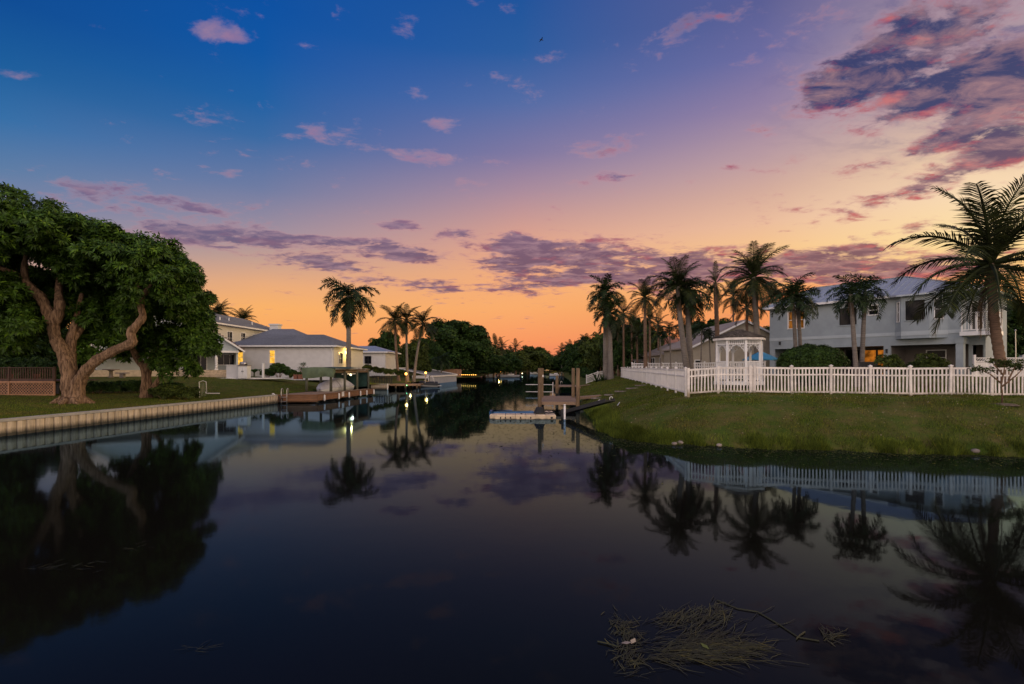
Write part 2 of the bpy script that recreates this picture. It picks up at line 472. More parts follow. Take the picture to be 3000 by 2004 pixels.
class MB:
    def __init__(self):
        self.v, self.f = [], []

    def box(self, c, s, rz=0.0):
        n = len(self.v)
        ca, sa = math.cos(rz), math.sin(rz)
        for k in range(8):
            x = (-.5 if not k & 1 else .5) * s[0]
            y = (-.5 if not k & 2 else .5) * s[1]
            z = (-.5 if not k & 4 else .5) * s[2]
            self.v.append((c[0] + x * ca - y * sa, c[1] + x * sa + y * ca, c[2] + z))
        self.f += [tuple(n + i for i in q) for q in ((0, 2, 3, 1), (4, 5, 7, 6), (0, 1, 5, 4), (2, 6, 7, 3), (0, 4, 6, 2), (1, 3, 7, 5))]
        return self

    def span(self, x0, x1, y0, y1, z0, z1):
        return self.box(((x0 + x1) / 2, (y0 + y1) / 2, (z0 + z1) / 2), (x1 - x0, y1 - y0, z1 - z0))

    def face(self, pts):
        n = len(self.v)
        self.v += [tuple(p) for p in pts]
        self.f.append(tuple(range(n, n + len(pts))))
        return self

    def tube(self, pts, rad, n=8, cap=True, wob=0.0, seed=0):
        rr = random.Random(seed)
        pts = [Vector(p) for p in pts]
        if not hasattr(rad, '__len__'):
            rad = [rad] * len(pts)
        base = len(self.v)
        up = None
        for i, p in enumerate(pts):
            t = (pts[min(i + 1, len(pts) - 1)] - pts[max(i - 1, 0)]).normalized()
            if up is None:
                up = Vector((1, 0, 0)) if abs(t.x) < .9 else Vector((0, 1, 0))
            a = (up - t * up.dot(t)).normalized()
            up = a
            c = t.cross(a)
            for k in range(n):
                an = 2 * math.pi * k / n
                r = rad[i] * (1 + wob * (rr.random() - .5))
                self.v.append(tuple(p + a * math.cos(an) * r + c * math.sin(an) * r))
        for i in range(len(pts) - 1):
            for k in range(n):
                k2 = (k + 1) % n
                self.f.append((base + i * n + k, base + i * n + k2, base + (i + 1) * n + k2, base + (i + 1) * n + k))
        if cap:
            self.f.append(tuple(base + k for k in reversed(range(n))))
            self.f.append(tuple(base + (len(pts) - 1) * n + k for k in range(n)))
        return self

    def limb(self, pts, rad, n=18, seed=0, ridge=.13, sub=5):
        """a smooth furrowed limb through the given points"""
        rr = random.Random(seed)
        P_ = [Vector(p) for p in pts]
        P_ = [P_[0] * 2 - P_[1]] + P_ + [P_[-1] * 2 - P_[-2]]
        Rr = [rad[0]] + list(rad) + [rad[-1]]
        q, r = [], []
        for i in range(1, len(P_) - 2):
            for k in range(sub):
                t = k / sub
                a, b_, c, d = P_[i - 1], P_[i], P_[i + 1], P_[i + 2]
                q.append(.5 * ((2 * b_) + (c - a) * t + (2 * a - 5 * b_ + 4 * c - d) * t * t + (3 * b_ - a - 3 * c + d) * t ** 3))
                r.append(Rr[i] + (Rr[i + 1] - Rr[i]) * t)
        q.append(P_[-2])
        r.append(Rr[-2])
        base = len(self.v)
        self.tube(q, r, n)
        off = [rr.uniform(-1, 1) for _ in range(n)]
        for i, c in enumerate(q):
            lump = 1 + .07 * math.sin(i * .9 + seed) + .05 * math.sin(i * 2.3 + 2 * seed)
            for k in range(n):
                off[k] = max(-1, min(1, off[k] + rr.uniform(-.45, .45)))
                v = Vector(self.v[base + i * n + k])
                self.v[base + i * n + k] = tuple(c + (v - c) * lump * (1 + ridge * off[k]))
        return self

    def lathe(self, prof, c=(0, 0, 0), n=12):
        return self.tube([(c[0], c[1], c[2] + z) for r, z in prof], [max(r, .001) for r, z in prof], n)

    def ball(self, c, r, n=8, sz=1.0, seed=None, wob=0.0):
        rr = random.Random(seed)
        m = max(4, n // 2)
        base = len(self.v)
        for i in range(m + 1):
            th = math.pi * i / m
            for k in range(n):
                an = 2 * math.pi * k / n
                q = r * (1 + wob * (rr.random() - .5))
                self.v.append((c[0] + q * math.sin(th) * math.cos(an), c[1] + q * math.sin(th) * math.sin(an), c[2] + q * sz * math.cos(th)))
        for i in range(m):
            for k in range(n):
                k2 = (k + 1) % n
                self.f.append((base + i * n + k, base + (i + 1) * n + k, base + (i + 1) * n + k2, base + i * n + k2))
        return self

    def grid(self, rows):
        n = len(self.v)
        w = len(rows[0])
        for r in rows:
            self.v += [tuple(p) for p in r]
        for i in range(len(rows) - 1):
            for j in range(w - 1):
                self.f.append((n + i * w + j, n + i * w + j + 1, n + (i + 1) * w + j + 1, n + (i + 1) * w + j))
        return self

    def mesh(self, name, m, smooth=False):
        me = bpy.data.meshes.new(name)
        me.from_pydata([(x * K, y * K, z * K) for x, y, z in self.v], [], self.f)
        me.materials.append(m)
        if smooth:
            me.polygons.foreach_set('use_smooth', [True] * len(me.polygons))
        me.update()
        return me

    def build(self, name, m, parent=None, smooth=False, loc=(0, 0, 0), rz=0.0):
        return link(name, self.mesh(name, m, smooth), parent, loc, (0, 0, rz))


def mesh_np(name, V, Fc, m, scale=K):
    V = np.asarray(V, dtype=np.float32).reshape(-1, 3) * scale
    Fc = np.asarray(Fc, dtype=np.int32)
    nf, k = Fc.shape
    me = bpy.data.meshes.new(name)
    me.vertices.add(len(V))
    me.vertices.foreach_set('co', V.ravel())
    me.loops.add(nf * k)
    me.loops.foreach_set('vertex_index', Fc.ravel())
    me.polygons.add(nf)
    me.polygons.foreach_set('loop_start', np.arange(nf, dtype=np.int32) * k)
    me.polygons.foreach_set('loop_total', np.full(nf, k, dtype=np.int32))
    me.materials.append(m)
    me.update(calc_edges=True)
    return me


_CUBE = {}


def cube_mesh(m):
    if m.name not in _CUBE:
        _CUBE[m.name] = MB().box((0, 0, 0), (1, 1, 1)).mesh('board_' + m.name, m)
    return _CUBE[m.name]


def piece(name, parent, c, s, m, rot=(0, 0, 0)):
    """one board, brick, picket ... : a shared box mesh"""
    return link(name, cube_mesh(m), parent, c, rot, s)


def bar(name, parent, p0, p1, w, h, m):
    """a board that runs from p0 to p1"""
    a, c = Vector(p0), Vector(p1)
    d = c - a
    q = d.to_track_quat('X', 'Z')
    o = link(name, cube_mesh(m), parent, (a + c) / 2, (0, 0, 0), (d.length, w, h))
    o.rotation_euler = q.to_euler()
    return o


def ss(a, c, x):
    t = np.clip((x - a) / (c - a), 0, 1)
    return t * t * (3 - 2 * t)


# ------------------------------------------------------------------ terrain
LEFT_SHORE = [(8, -19.1), (17.9, -17.9), (34.6, -16.0), (46, -15.9), (56.6, -15.6), (57.0, -13.9), (62, -13.1), (75, -12.6), (92.5, -9.95),
              (95, -10.8), (103, -6.9), (140, -6.2), (165, -4.0), (190, -1.0), (225, 6.0), (245, 14.0)]
LSY = np.array([a for a, q in LEFT_SHORE], float)
LSX = np.array([q for a, q in LEFT_SHORE], float)


def zl(x, y):
    """height of the left hand land"""
    d = np.maximum(np.interp(y, LSY, LSX) - x, 0)
    sl = .028 + .085 * ss(30, 42, y) * (1 - .35 * ss(55, 90, y))
    top = .95 + .75 * ss(28, 42, y)
    z = .56 + sl * d
    return np.where(z > top - .3, top - .3 * np.exp(-(z - top + .3) / .3), z)


RIGHT_SHORE = [(60, 8.5), (34, 11.2), (20, 12.9), (15, 13.5), (12.3, 14.1), (9.6, 14.85), (6.6, 15.5), (4.74, 16.3), (3.85, 17.4), (3.55, 19.5), (3.86, 22.9),
               (4.3, 29), (5.0, 38), (8.1, 63), (13, 120), (17, 190), (17.5, 225), (15, 246)]
RSP = np.array(RIGHT_SHORE, float)
RPOLY = np.array(RIGHT_SHORE + [(15, 420), (420, 420), (420, 8.5)], float)


def inside(x, y, poly):
    r = np.zeros(np.shape(x), bool)
    n = len(poly)
    for i in range(n):
        x0, y0 = poly[i]
        x1, y1 = poly[(i + 1) % n]
        if y0 == y1:
            continue
        c = ((y0 > y) != (y1 > y)) & (x < (x1 - x0) * (y - y0) / (y1 - y0) + x0)
        r ^= c
    return r


def dist_r(x, y):
    x, y = np.asarray(x, float), np.asarray(y, float)
    d = np.full(x.shape, 1e9)
    for i in range(len(RSP) - 1):
        a, c = RSP[i], RSP[i + 1]
        e = c - a
        t = np.clip(((x - a[0]) * e[0] + (y - a[1]) * e[1]) / (e @ e), 0, 1)
        d = np.minimum(d, np.hypot(x - a[0] - t * e[0], y - a[1] - t * e[1]))
    wob = .16 * np.sin(x * 2.1 + y * .7) + .10 * np.sin(x * 5.3 - y * 3.1) + .06 * np.sin(x * 11 + 1)
    return np.where(inside(x, y, RPOLY), d, -d) + wob * np.exp(-d / 1.2)


def zr(x, y):
    """height of the right hand bank"""
    d = dist_r(x, y)
    up = .15 * ss(-.05, .28, d) + 1.17 * (1 - (1 - np.clip(d / 5.3, 0, 1)) ** 1.75)
    up = up + .50 * ss(7, 20, d)
    up = up + (.022 * np.sin(x * 1.9 + y) + .018 * np.sin(x * 3.7 - y * 2.3)) * ss(.3, 1.5, d)
    return np.where(d > 0, up, np.maximum(d * .45, -.8))


rows_y = np.unique(np.concatenate([np.linspace(8, 60, 120), np.linspace(60, 120, 50), np.linspace(120, 245, 40), LSY]))
offs = np.concatenate([np.linspace(0, 8, 40), np.linspace(8.4, 30, 40), np.geomspace(31, 320, 24)])
Y, O = np.meshgrid(rows_y, offs, indexing='ij')
X = np.interp(Y, LSY, LSX) - O
Z = zl(X, Y)
n0, n1 = Y.shape
V = np.stack([X, Y, Z], -1).reshape(-1, 3)
idx = np.arange(n0 * n1).reshape(n0, n1)
Fq = np.stack([idx[:-1, :-1], idx[1:, :-1], idx[1:, 1:], idx[:-1, 1:]], -1).reshape(-1, 4)
me = mesh_np('lawn', V, Fq, M['lawn'])
me.polygons.foreach_set('use_smooth', [True] * len(me.polygons))
tag(link('lawn', me), kind='structure')

gx = np.concatenate([np.linspace(2.5, 26, 110), np.linspace(26.4, 60, 60), np.geomspace(61, 420, 24)])
gy = np.concatenate([np.linspace(7.5, 46, 150), np.linspace(46.5, 90, 60), np.geomspace(92, 420, 40)])
X, Y = np.meshgrid(gx, gy)
Z = zr(X, Y)
n0, n1 = X.shape
V = np.stack([X, Y, Z], -1).reshape(-1, 3)
idx = np.arange(n0 * n1).reshape(n0, n1)
Fq = np.stack([idx[:-1, :-1], idx[:-1, 1:], idx[1:, 1:], idx[1:, :-1]], -1).reshape(-1, 4)
me = mesh_np('river_bank', V, Fq, M['lawn'])
me.polygons.foreach_set('use_smooth', [True] * len(me.polygons))
tag(link('river_bank', me), kind='structure')

m_ = MB()
m_.grid([[(x, y, .9) for x in np.linspace(-380, 420, 9)] for y in (247, 300, 420)])
m_.grid([[(x, y, z) for x in np.linspace(-380, 420, 9)] for y, z in ((246, -.4), (247, .9))])
tag(m_.build('far_shore', M['lawn']), kind='structure')

m_ = MB()
m_.grid([[(x, y, 0) for x in np.linspace(-330, 420, 12)] for y in np.linspace(-160, 250, 8)])
tag(m_.build('water', M['water']), kind='structure')
m_ = MB()
m_.grid([[(x, y, -2.2) for x in (-420, 420)] for y in (-160, 420)])
tag(m_.build('canal_bed', M['soil']), kind='structure')


# ------------------------------------------------------------------ grass
def grass(name, x, y, z, h, w, m, seed, lean=.5, label=None):
    g = np.random.default_rng(seed)
    n = len(x)
    a = g.uniform(0, 2 * np.pi, n)
    hh = h * g.uniform(.5, 1.25, n)
    ww = w * g.uniform(.7, 1.3, n)
    la = g.uniform(0, 2 * np.pi, n)
    ll = hh * lean * g.uniform(.2, 1.2, n)
    p0 = np.stack([x - np.cos(a) * ww / 2, y - np.sin(a) * ww / 2, z - .01], -1)
    p1 = np.stack([x + np.cos(a) * ww / 2, y + np.sin(a) * ww / 2, z - .01], -1)
    p2 = np.stack([x + np.cos(la) * ll, y + np.sin(la) * ll, z + hh], -1)
    V = np.stack([p0, p1, p2], 1).reshape(-1, 3)
    Fc = np.arange(3 * n).reshape(n, 3)
    o = link(name, mesh_np(name, V, Fc, m))
    return tag(o, label, None, None, 'stuff')


G = np.random.default_rng(5)
n = 330000
x = G.uniform(2.8, 25, n)
y = 12.5 + 13 * G.random(n) ** 1.15
d = dist_r(x, y)
pat = np.sin(x * 1.3 + 2 * np.sin(y * .9)) + np.sin(y * 2.1 + x * .6) + .8 * np.sin(x * 3.1 - y * 1.7)
k = (d > .08) & (G.random(n) < np.clip(.62 + .30 * pat, .22, 1))
x, y, pat = x[k], y[k], pat[k]
grass('lawn_grass', x, y, zr(x, y), .050 + .012 * np.clip(pat, -1, 2), .014, M['grass'], 1, .9)
n = 90000
y = G.uniform(22, 62, n)
x = np.interp(y, [22.9, 29, 38, 63], [3.86, 4.3, 5, 8.1]) + 6.5 * G.random(n) ** 1.2
k = dist_r(x, y) > .1
x, y = x[k], y[k]
grass('lawn_grass', x, y, zr(x, y), .06, .018, M['grass'], 2, .8)
n = 150000
y = 16 + 30 * G.random(n) ** 1.2
x = np.interp(y, LSY, LSX) - .18 - 13 * G.random(n) ** 1.4
grass('lawn_grass', x, y, zl(x, y), .05, .016, M['grass'], 3, .9)
# long grass at the water's edge
t = G.random(120000) ** .9
px_ = np.interp(t, np.linspace(0, 1, 11), RSP[1:12, 0][::1])
py_ = np.interp(t, np.linspace(0, 1, 11), RSP[1:12, 1][::1])
ang = G.uniform(0, 2 * np.pi, len(t))
rad = np.abs(G.normal(0, .28, len(t)))
x, y = px_ + np.cos(ang) * rad, py_ + np.sin(ang) * rad
tuft = np.sin(x * 4.1 + y) + np.sin(x * 7.7 + 1.3) + np.sin(x * 1.7)
d = dist_r(x, y)
k = (d > -.16) & (d < .75) & (G.random(len(t)) < np.clip(.60 + .30 * tuft, .18, 1)) & (x < 30)
x, y, d, tuft = x[k], y[k], d[k], tuft[k]
grass('bank_grass', x, y, np.maximum(zr(x, y), -.02), (.14 + .05 * np.clip(tuft, -1, 2)) * (1 - .35 * ss(.2, .7, d)), .014, M['grass_dry'], 4, .55)
n = 3000
y = G.uniform(19, 26, n)
x = np.interp(y, [17.4, 19.5, 22.9, 29], [3.85, 3.55, 3.86, 4.3]) + G.normal(.15, .25, n)
k = dist_r(x, y) > -.3
x, y = x[k], y[k]
grass('bank_grass', x, y, np.maximum(zr(x, y), -.02), .30, .016, M['grass_dry'], 6, .5)


# ------------------------------------------------------------------ foliage
def leaves(rng, C, U, k, ll, lw, droop=.35, spread=.95):
    """whorls of k leaves round the centres C with outward directions U"""
    n = len(C)
    U = U / np.maximum(np.linalg.norm(U, axis=1, keepdims=True), 1e-6)
    ref = np.where(np.abs(U[:, 2:3]) > .9, np.array([[1., 0, 0]]), np.array([[0, 0, 1.]]))
    A = np.cross(U, ref)
    A /= np.linalg.norm(A, axis=1, keepdims=True)
    Bv = np.cross(U, A)
    an = (np.arange(k)[None, :] * 2.4 + rng.uniform(0, 6.28, (n, 1)))[..., None]
    D = (A[:, None] * np.cos(an) + Bv[:, None] * np.sin(an)) * spread + U[:, None] * rng.uniform(.15, .9, (n, k, 1))
    D[..., 2] -= droop * rng.uniform(.4, 1.3, (n, k))
    D /= np.linalg.norm(D, axis=2, keepdims=True)
    S = np.cross(D, U[:, None] + rng.normal(0, .35, (n, k, 3)))
    S /= np.maximum(np.linalg.norm(S, axis=2, keepdims=True), 1e-6)
    L = ll * rng.uniform(.65, 1.2, (n, k, 1))
    Wd = lw * rng.uniform(.75, 1.2, (n, k, 1))
    p0 = np.broadcast_to(C[:, None], D.shape) + D * L * .08
    mid = p0 + D * L * .5
    tip = p0 + D * L
    tip[..., 2] -= L[..., 0] * .12
    V = np.stack([p0, mid + S * Wd / 2, tip, mid - S * Wd / 2], 2).reshape(-1, 3)
    Fc = np.arange(len(V)).reshape(-1, 4)
    return V, Fc


def clumps(rng, ells, n, r0, r1, shell=.75, far_=1.0):
    """clump centres near the surface of a set of ellipsoids (cx, cy, cz, rx, ry, rz)"""
    E_ = np.array(ells, float)
    wgt = (E_[:, 3] * E_[:, 4] * E_[:, 5]) ** .67
    pick = rng.choice(len(E_), n, p=wgt / wgt.sum())
    u = rng.normal(0, 1, (n, 3))
    u /= np.linalg.norm(u, axis=1, keepdims=True)
    u[:, 2] = np.where(u[:, 2] < -.35, -u[:, 2], u[:, 2])
    rr = shell + (far_ - shell) * rng.random((n, 1))
    c = E_[pick, :3] + u * E_[pick, 3:] * rr
    return c, rng.uniform(r0, r1, n), u


def crown_mesh(name, seed, ells, n_clump, r0, r1, n_wh, k, ll, lw, m, shell=.75, droop=.35, flat=.7, rag=.15):
    rng = np.random.default_rng(seed)
    c, r, u0 = clumps(rng, ells, n_clump, r0, r1, shell, 1.14 if rag > .2 else 1.0)
    u = rng.normal(0, 1, (n_clump, n_wh, 3)) + u0[:, None] * .55 + np.array([0, 0, .45])
    u /= np.linalg.norm(u, axis=2, keepdims=True)
    q = c[:, None] + u * r[:, None, None] * np.array([1, 1, flat]) * rng.uniform(.75 - rag, .9 + rag, (n_clump, n_wh, 1))
    C = q.reshape(-1, 3)
    U = u.reshape(-1, 3)
    V, Fc = leaves(rng, C, U + np.array([0, 0, .35]), k, ll, lw, droop)
    return mesh_np(name, V, Fc, m)


def bush(name, label, cat, x, y, z, rx, ry, rz_, m, seed, n=26, ll=.13, lw=.05, k=6, nw=26, group=None, stems=True, core=False):
    t = thing(name, label, cat, (x, y, z), 0, group)
    rz_ = rz_ / 2
    me = crown_mesh('foliage', seed, [(0, 0, rz_ * .95, rx * .85, ry * .85, rz_ * .85)], n, min(rx, rz_) * .25, min(rx, rz_) * .42, nw, k, ll, lw, m, shell=.55 if not core else .86)
    link('foliage', me, t)
    if core:
        MB().ball((0, 0, rz_ * .95), 1, 20, 1, seed, .06).build('inner_growth', m, t, True).scale = (rx * .86, ry * .86, rz_ * .90)
        t.children[-1].location = (0, 0, 0)
    if stems:
        mb = MB()
        rr = random.Random(seed)
        for i in range(5):
            a = rr.random() * 6.28
            mb.tube([(0.1 * math.cos(a), .1 * math.sin(a), -.1), (rx * .5 * math.cos(a), ry * .5 * math.sin(a), rz_ * 1.1)], [.03, .015], 5)
        mb.build('stem', M['bark'], t)
    return t


_TREE = {}


def tree(label, x, y, z, H, Wd, m, kind=0, group=None, cat='tree', name='broadleaf_tree', fine=1.0):
    """a far tree: trunk with limbs and a lobed crown; a few crown meshes are shared and turned"""
    key = (kind, m.name, fine)
    if key not in _TREE:
        rng = np.random.default_rng(100 + kind)
        ells = [(0, 0, .60, .36, .36, .30), (0, 0, .30, .36, .36, .22)]
        for i in range(5):
            a = i * 1.26 + .3
            ells.append((.28 * math.cos(a), .28 * math.sin(a), .24 + .08 * (i % 2), .17, .17, .17))
        for i in range(7):
            a = i * 2.4 + rng.random()
            ells.append((.27 * math.cos(a), .27 * math.sin(a), .42 + .38 * rng.random(), .20, .20, .15))
        cm = crown_mesh('crown', 200 + kind, ells, int(120 * fine), .06, .12, int(34 * fine), 6, .060 / fine ** .5, .030 / fine ** .5, m, shell=.5, flat=.85, rag=.45)
        mb = MB()
        mb.tube([(0, 0, -.03), (.01, 0, .15), (0, .01, .34), (.01, 0, .6)], [.045, .03, .026, .01], 7)
        for i in range(5):
            a = i * 1.3 + .4
            mb.tube([(0, 0, .25 + .04 * i), (.13 * math.cos(a), .13 * math.sin(a), .42 + .03 * i), (.25 * math.cos(a), .25 * math.sin(a), .55 + .04 * i)], [.02, .014, .005], 5)
        _TREE[key] = (cm, mb.mesh('trunk', M['bark'], True))
    cm, tm = _TREE[key]
    t = thing(name, label, cat, (x, y, z), random.Random(int(abs(x * 37 + y * 11))).random() * 6.28, group)
    link('crown', cm, t, scale=(Wd, Wd, H))
    link('trunk', tm, t, scale=(H * .8, H * .8, H))
    return t


# ------------------------------------------------------------------ palms
_FR = {}


def frond_mesh(kind, elv, seed):
    key = (kind, elv, seed)
    if key in _FR:
        return _FR[key]
    rr = random.Random(str(key))
    spec = {'coconut': (1.0, 78, 46, .29, .0175, .36, 0), 'royal': (1.0, 100, 46, .27, .030, .30, 1), 'short': (1.0, 105, 30, .30, .034, .38, 1),
            'dead': (1.0, 60, 30, .24, .020, 1.1, 0)}[kind]
    L, bend, nl, ll, lw, hang, plume = spec
    if elv < 0:
        bend = bend * .55
    if elv > 50 and kind == 'coconut':
        bend = bend * .72
    pts, tan = [], []
    p = Vector((0, 0, 0))
    ns = 16
    for i in range(ns + 1):
        t = i / ns
        e = R(elv - bend * t ** 1.35 * (0.8 + .3 * math.cos(R(max(elv, 0)))))
        d = Vector((math.cos(e), 0, math.sin(e)))
        pts.append(p.copy())
        tan.append(d)
        p = p + d * (L / ns)
    mb = MB()
    mb.tube(pts, [.020 * (1 - .85 * i / ns) + .002 for i in range(ns + 1)], 4)
    twist = rr.uniform(-.35, .35)
    for i in range(nl):
        t = .13 + .87 * i / (nl - 1)
        q = t * ns
        a = min(int(q), ns - 1)
        c = pts[a].lerp(pts[a + 1], q - a)
        d = tan[a]
        nrm = Vector((-d.z, 0, d.x))
        prof = (.45 + .55 * min(1, (t - .05) / .25)) * (1 - .62 * max(0, (t - .55) / .45) ** 1.3)
        for sgn in (-1, 1):
            upv = (rr.uniform(-.7, .8) if plume else rr.uniform(-.05, .35)) + twist * sgn
            v = (Vector((0, sgn, 0)) + d * (.55 + .5 * t) + nrm * upv).normalized()
            l = ll * prof * rr.uniform(.85, 1.1)
            mid = c + v * l * .5 + Vector((0, 0, -hang * l * .12))
            v2 = (v + Vector((0, 0, -hang * 1.3))).normalized()
            tip = mid + v2 * l * .5
            w = d * lw * .5
            n = len(mb.v)
            mb.v += [tuple(c - w * .6), tuple(c + w * .6), tuple(mid + w), tuple(mid - w), tuple(tip)]
            mb.f += [(n, n + 1, n + 2, n + 3), (n + 3, n + 2, n + 4)]
    mm = {'coconut': M['frond_olive'], 'royal': M['frond'], 'short': M['frond'], 'dead': M['frond_dead']}[kind]
    me = mb.mesh('frond', mm)
    _FR[key] = me
    return me


def palm(label, base, top, r0, r1, fl, nf, kind='coconut', bow=0.0, group=None, seed=1, name='palm_tree', shaft=0.0, emin=-45, dead=3, brown=False, nuts=0, emax=82, squeeze=1.0):
    rr = random.Random(seed)
    t = thing(name, label, 'palm tree', base, 0, group)
    b0 = Vector((0, 0, -.08))
    tp = Vector(top) - Vector(base)
    dxy = Vector((tp.x, tp.y, 0))
    pts, rad = [], []
    N = 44
    for i in range(N + 1):
        s = i / N
        q = Vector((tp.x * s, tp.y * s, tp.z * s))
        side = Vector((tp.x, tp.y, 0)) * (bow * math.sin(math.pi * s))
        q += side
        q.z = -.08 + (tp.z + .08) * s
        pts.append(q)
        rd = r1 + (r0 - r1) * (1 - s) ** 1.2 + r0 * .35 * math.exp(-s * 16)
        rad.append(rd * ((1.07 if i % 2 else .95) if brown else (1.03 if i % 2 else .98)))
    MB().tube(pts, rad, 10, wob=.06, seed=seed).build('trunk', M['palm_brown'] if brown else M['palm_trunk'], t, True)
    hub = tp
    if shaft:
        MB().tube([hub + Vector((0, 0, z)) for z in (-shaft, -shaft * .8, -shaft * .3, .05)], [r1 * 1.05, r1 * 1.25, r1 * 1.05, r1 * .6], 9).build('crownshaft', M['crownshaft'], t, True)
    bins = [-62, -38, -16, 6, 26, 46, 64, 82]
    nf = max(14, int(nf * 1.02))
    for i in range(nf):
        s = (i + .5) / nf
        e = emin + (emax - emin) * s + rr.uniform(-7, 7)
        e = min(bins, key=lambda v: abs(v - e))
        me = frond_mesh(kind, e, rr.randint(0, 2))
        o = link('frond', me, t, hub + Vector((0, 0, -.10 + .16 * s)), (rr.uniform(-.25, .25), 0, 0), (1, 1, 1))
        o.rotation_euler = (0, 0, i * 2.399963 + rr.uniform(-.22, .22))
        k = fl * rr.uniform(.86, 1.06)
        o.scale = (k * squeeze, k * squeeze, k)
    for i in range(dead):
        me = frond_mesh('dead', -62, rr.randint(0, 2))
        o = link('frond', me, t, hub + Vector((0, 0, -.16)), (0, 0, rr.uniform(0, 6.28)))
        k = fl * rr.uniform(.55, .8)
        o.scale = (k * .6 * squeeze, k * .6 * squeeze, k)
    if nuts:
        mb = MB()
        for i in range(nuts):
            a = rr.uniform(0, 6.28)
            mb.ball(hub + Vector((math.cos(a) * r1 * 1.5, math.sin(a) * r1 * 1.5, -.18 - .14 * rr.random())), .085, 6, 1.2)
        mb.build('coconut_cluster', M['palm_brown'], t, True)
    return t


# ------------------------------------------------------------------ building helpers
def wall_mb(mb, x0, x1, z0, z1, y0, y1, holes=()):
    xs = sorted({x0, x1, *[h[0] for h in holes], *[h[1] for h in holes]})
    for a, c in zip(xs[:-1], xs[1:]):
        m_x = (a + c) / 2
        cut = sorted((h[2], h[3]) for h in holes if h[0] <= m_x <= h[1])
        z = z0
        for p, q in cut:
            if p > z + 1e-4:
                mb.span(a, c, y0, y1, z, p)
            z = q
        if z1 > z + 1e-4:
            mb.span(a, c, y0, y1, z, z1)
    return mb


def window(parent, loc, w, h, m_pane, m_frame, rz=0.0, nx=1, nz=2, fw=.07, deep=.08, label=None, name='window'):
    """loc = lower middle of the opening on the wall face; the window looks along local -y"""
    mb = MB()
    y0, y1 = -.03, deep + .03
    mb.span(-w / 2 - fw, -w / 2, y0, y1, -fw, h + fw)
    mb.span(w / 2, w / 2 + fw, y0, y1, -fw, h + fw)
    mb.span(-w / 2, w / 2, y0, y1, h, h + fw)
    mb.span(-w / 2, w / 2, y0 - .03, y1, -fw, 0)
    for i in range(1, nx):
        x = -w / 2 + w * i / nx
        mb.span(x - .016, x + .016, deep - .04, deep - .002, 0, h)
    for i in range(1, nz):
        z = h * i / nz
        mb.span(-w / 2, w / 2, deep - .045, deep - .003, z - .02, z + .02)
    fr = mb.build(name, m_frame, parent, loc=loc, rz=rz)
    if label:
        fr['label'] = label
    MB().span(-w / 2, w / 2, deep, deep + .02, 0, h).build('pane', m_pane, fr)
    return fr


def hip_roof(mb, x0, x1, y0, y1, z, zr_, inset, axis='x', over=.25, thick=.10):
    """a hipped roof over a rectangle; inset = run of the hips (two values)"""
    a0, a1, c0, c1 = x0 - over, x1 + over, y0 - over, y1 + over
    if axis == 'x':
        r0, r1 = (a0 + inset[0], (c0 + c1) / 2, zr_), (a1 - inset[1], (c0 + c1) / 2, zr_)
        mb.face([(a0, c0, z), (a1, c0, z), r1, r0])
        mb.face([(a1, c1, z), (a0, c1, z), r0, r1])
        mb.face([(a0, c1, z), (a0, c0, z), r0])
        mb.face([(a1, c0, z), (a1, c1, z), r1])
    else:
        r0, r1 = ((a0 + a1) / 2, c0 + inset[0], zr_), ((a0 + a1) / 2, c1 - inset[1], zr_)
        mb.face([(a0, c1, z), (a0, c0, z), r0, r1])
        mb.face([(a1, c0, z), (a1, c1, z), r1, r0])
        mb.face([(a0, c0, z), (a1, c0, z), r0])
        mb.face([(a1, c1, z), (a0, c1, z), r1])
    for p, q in (((a0, c0), (a1, c0)), ((a1, c0), (a1, c1)), ((a1, c1), (a0, c1)), ((a0, c1), (a0, c0))):
        mb.face([(p[0], p[1], z - thick), (q[0], q[1], z - thick), (q[0], q[1], z), (p[0], p[1], z)])
    mb.face([(a0, c0, z - thick), (a0, c1, z - thick), (a1, c1, z - thick), (a1, c0, z - thick)])
    return mb


def fascia(parent, x0, x1, y0, y1, z, m, over=.25, h=.13):
    mb = MB()
    o = over + .012
    mb.span(x0 - o - .03, x1 + o + .03, y0 - o - .03, y0 - o, z - h, z + .01)
    mb.span(x0 - o - .03, x1 + o + .03, y1 + o, y1 + o + .03, z - h, z + .01)
    mb.span(x0 - o - .03, x0 - o, y0 - o, y1 + o, z - h, z + .01)
    mb.span(x1 + o, x1 + o + .03, y0 - o, y1 + o, z - h, z + .01)
    return mb.build('gutter', m, parent)


def lamp_light(name, loc, energy, col=(1, .55, .15), r=.08):
    d = bpy.data.lights.new(name, 'POINT')
    d.energy = energy
    d.color = col
    d.shadow_soft_size = r
    o = bpy.data.objects.new(name, d)
    COL.objects.link(o)
    o.location = Vector(loc) * K
    return o


# ================================================================== RIGHT BANK
def zrp(x, y):
    return float(zr(np.array([x]), np.array([y]))[0])


def zlp(x, y):
    return float(zl(np.array([x]), np.array([y]))[0])


def at_px(A, C, px):
    """point of the ground line A-C that is seen in column px"""
    k = (px - CX) / F
    dx_, dy_ = C[0] - A[0], C[1] - A[1]
    s = (k * A[1] - A[0]) / (dx_ - k * dy_)
    return (A[0] + dx_ * s, A[1] + dy_ * s)


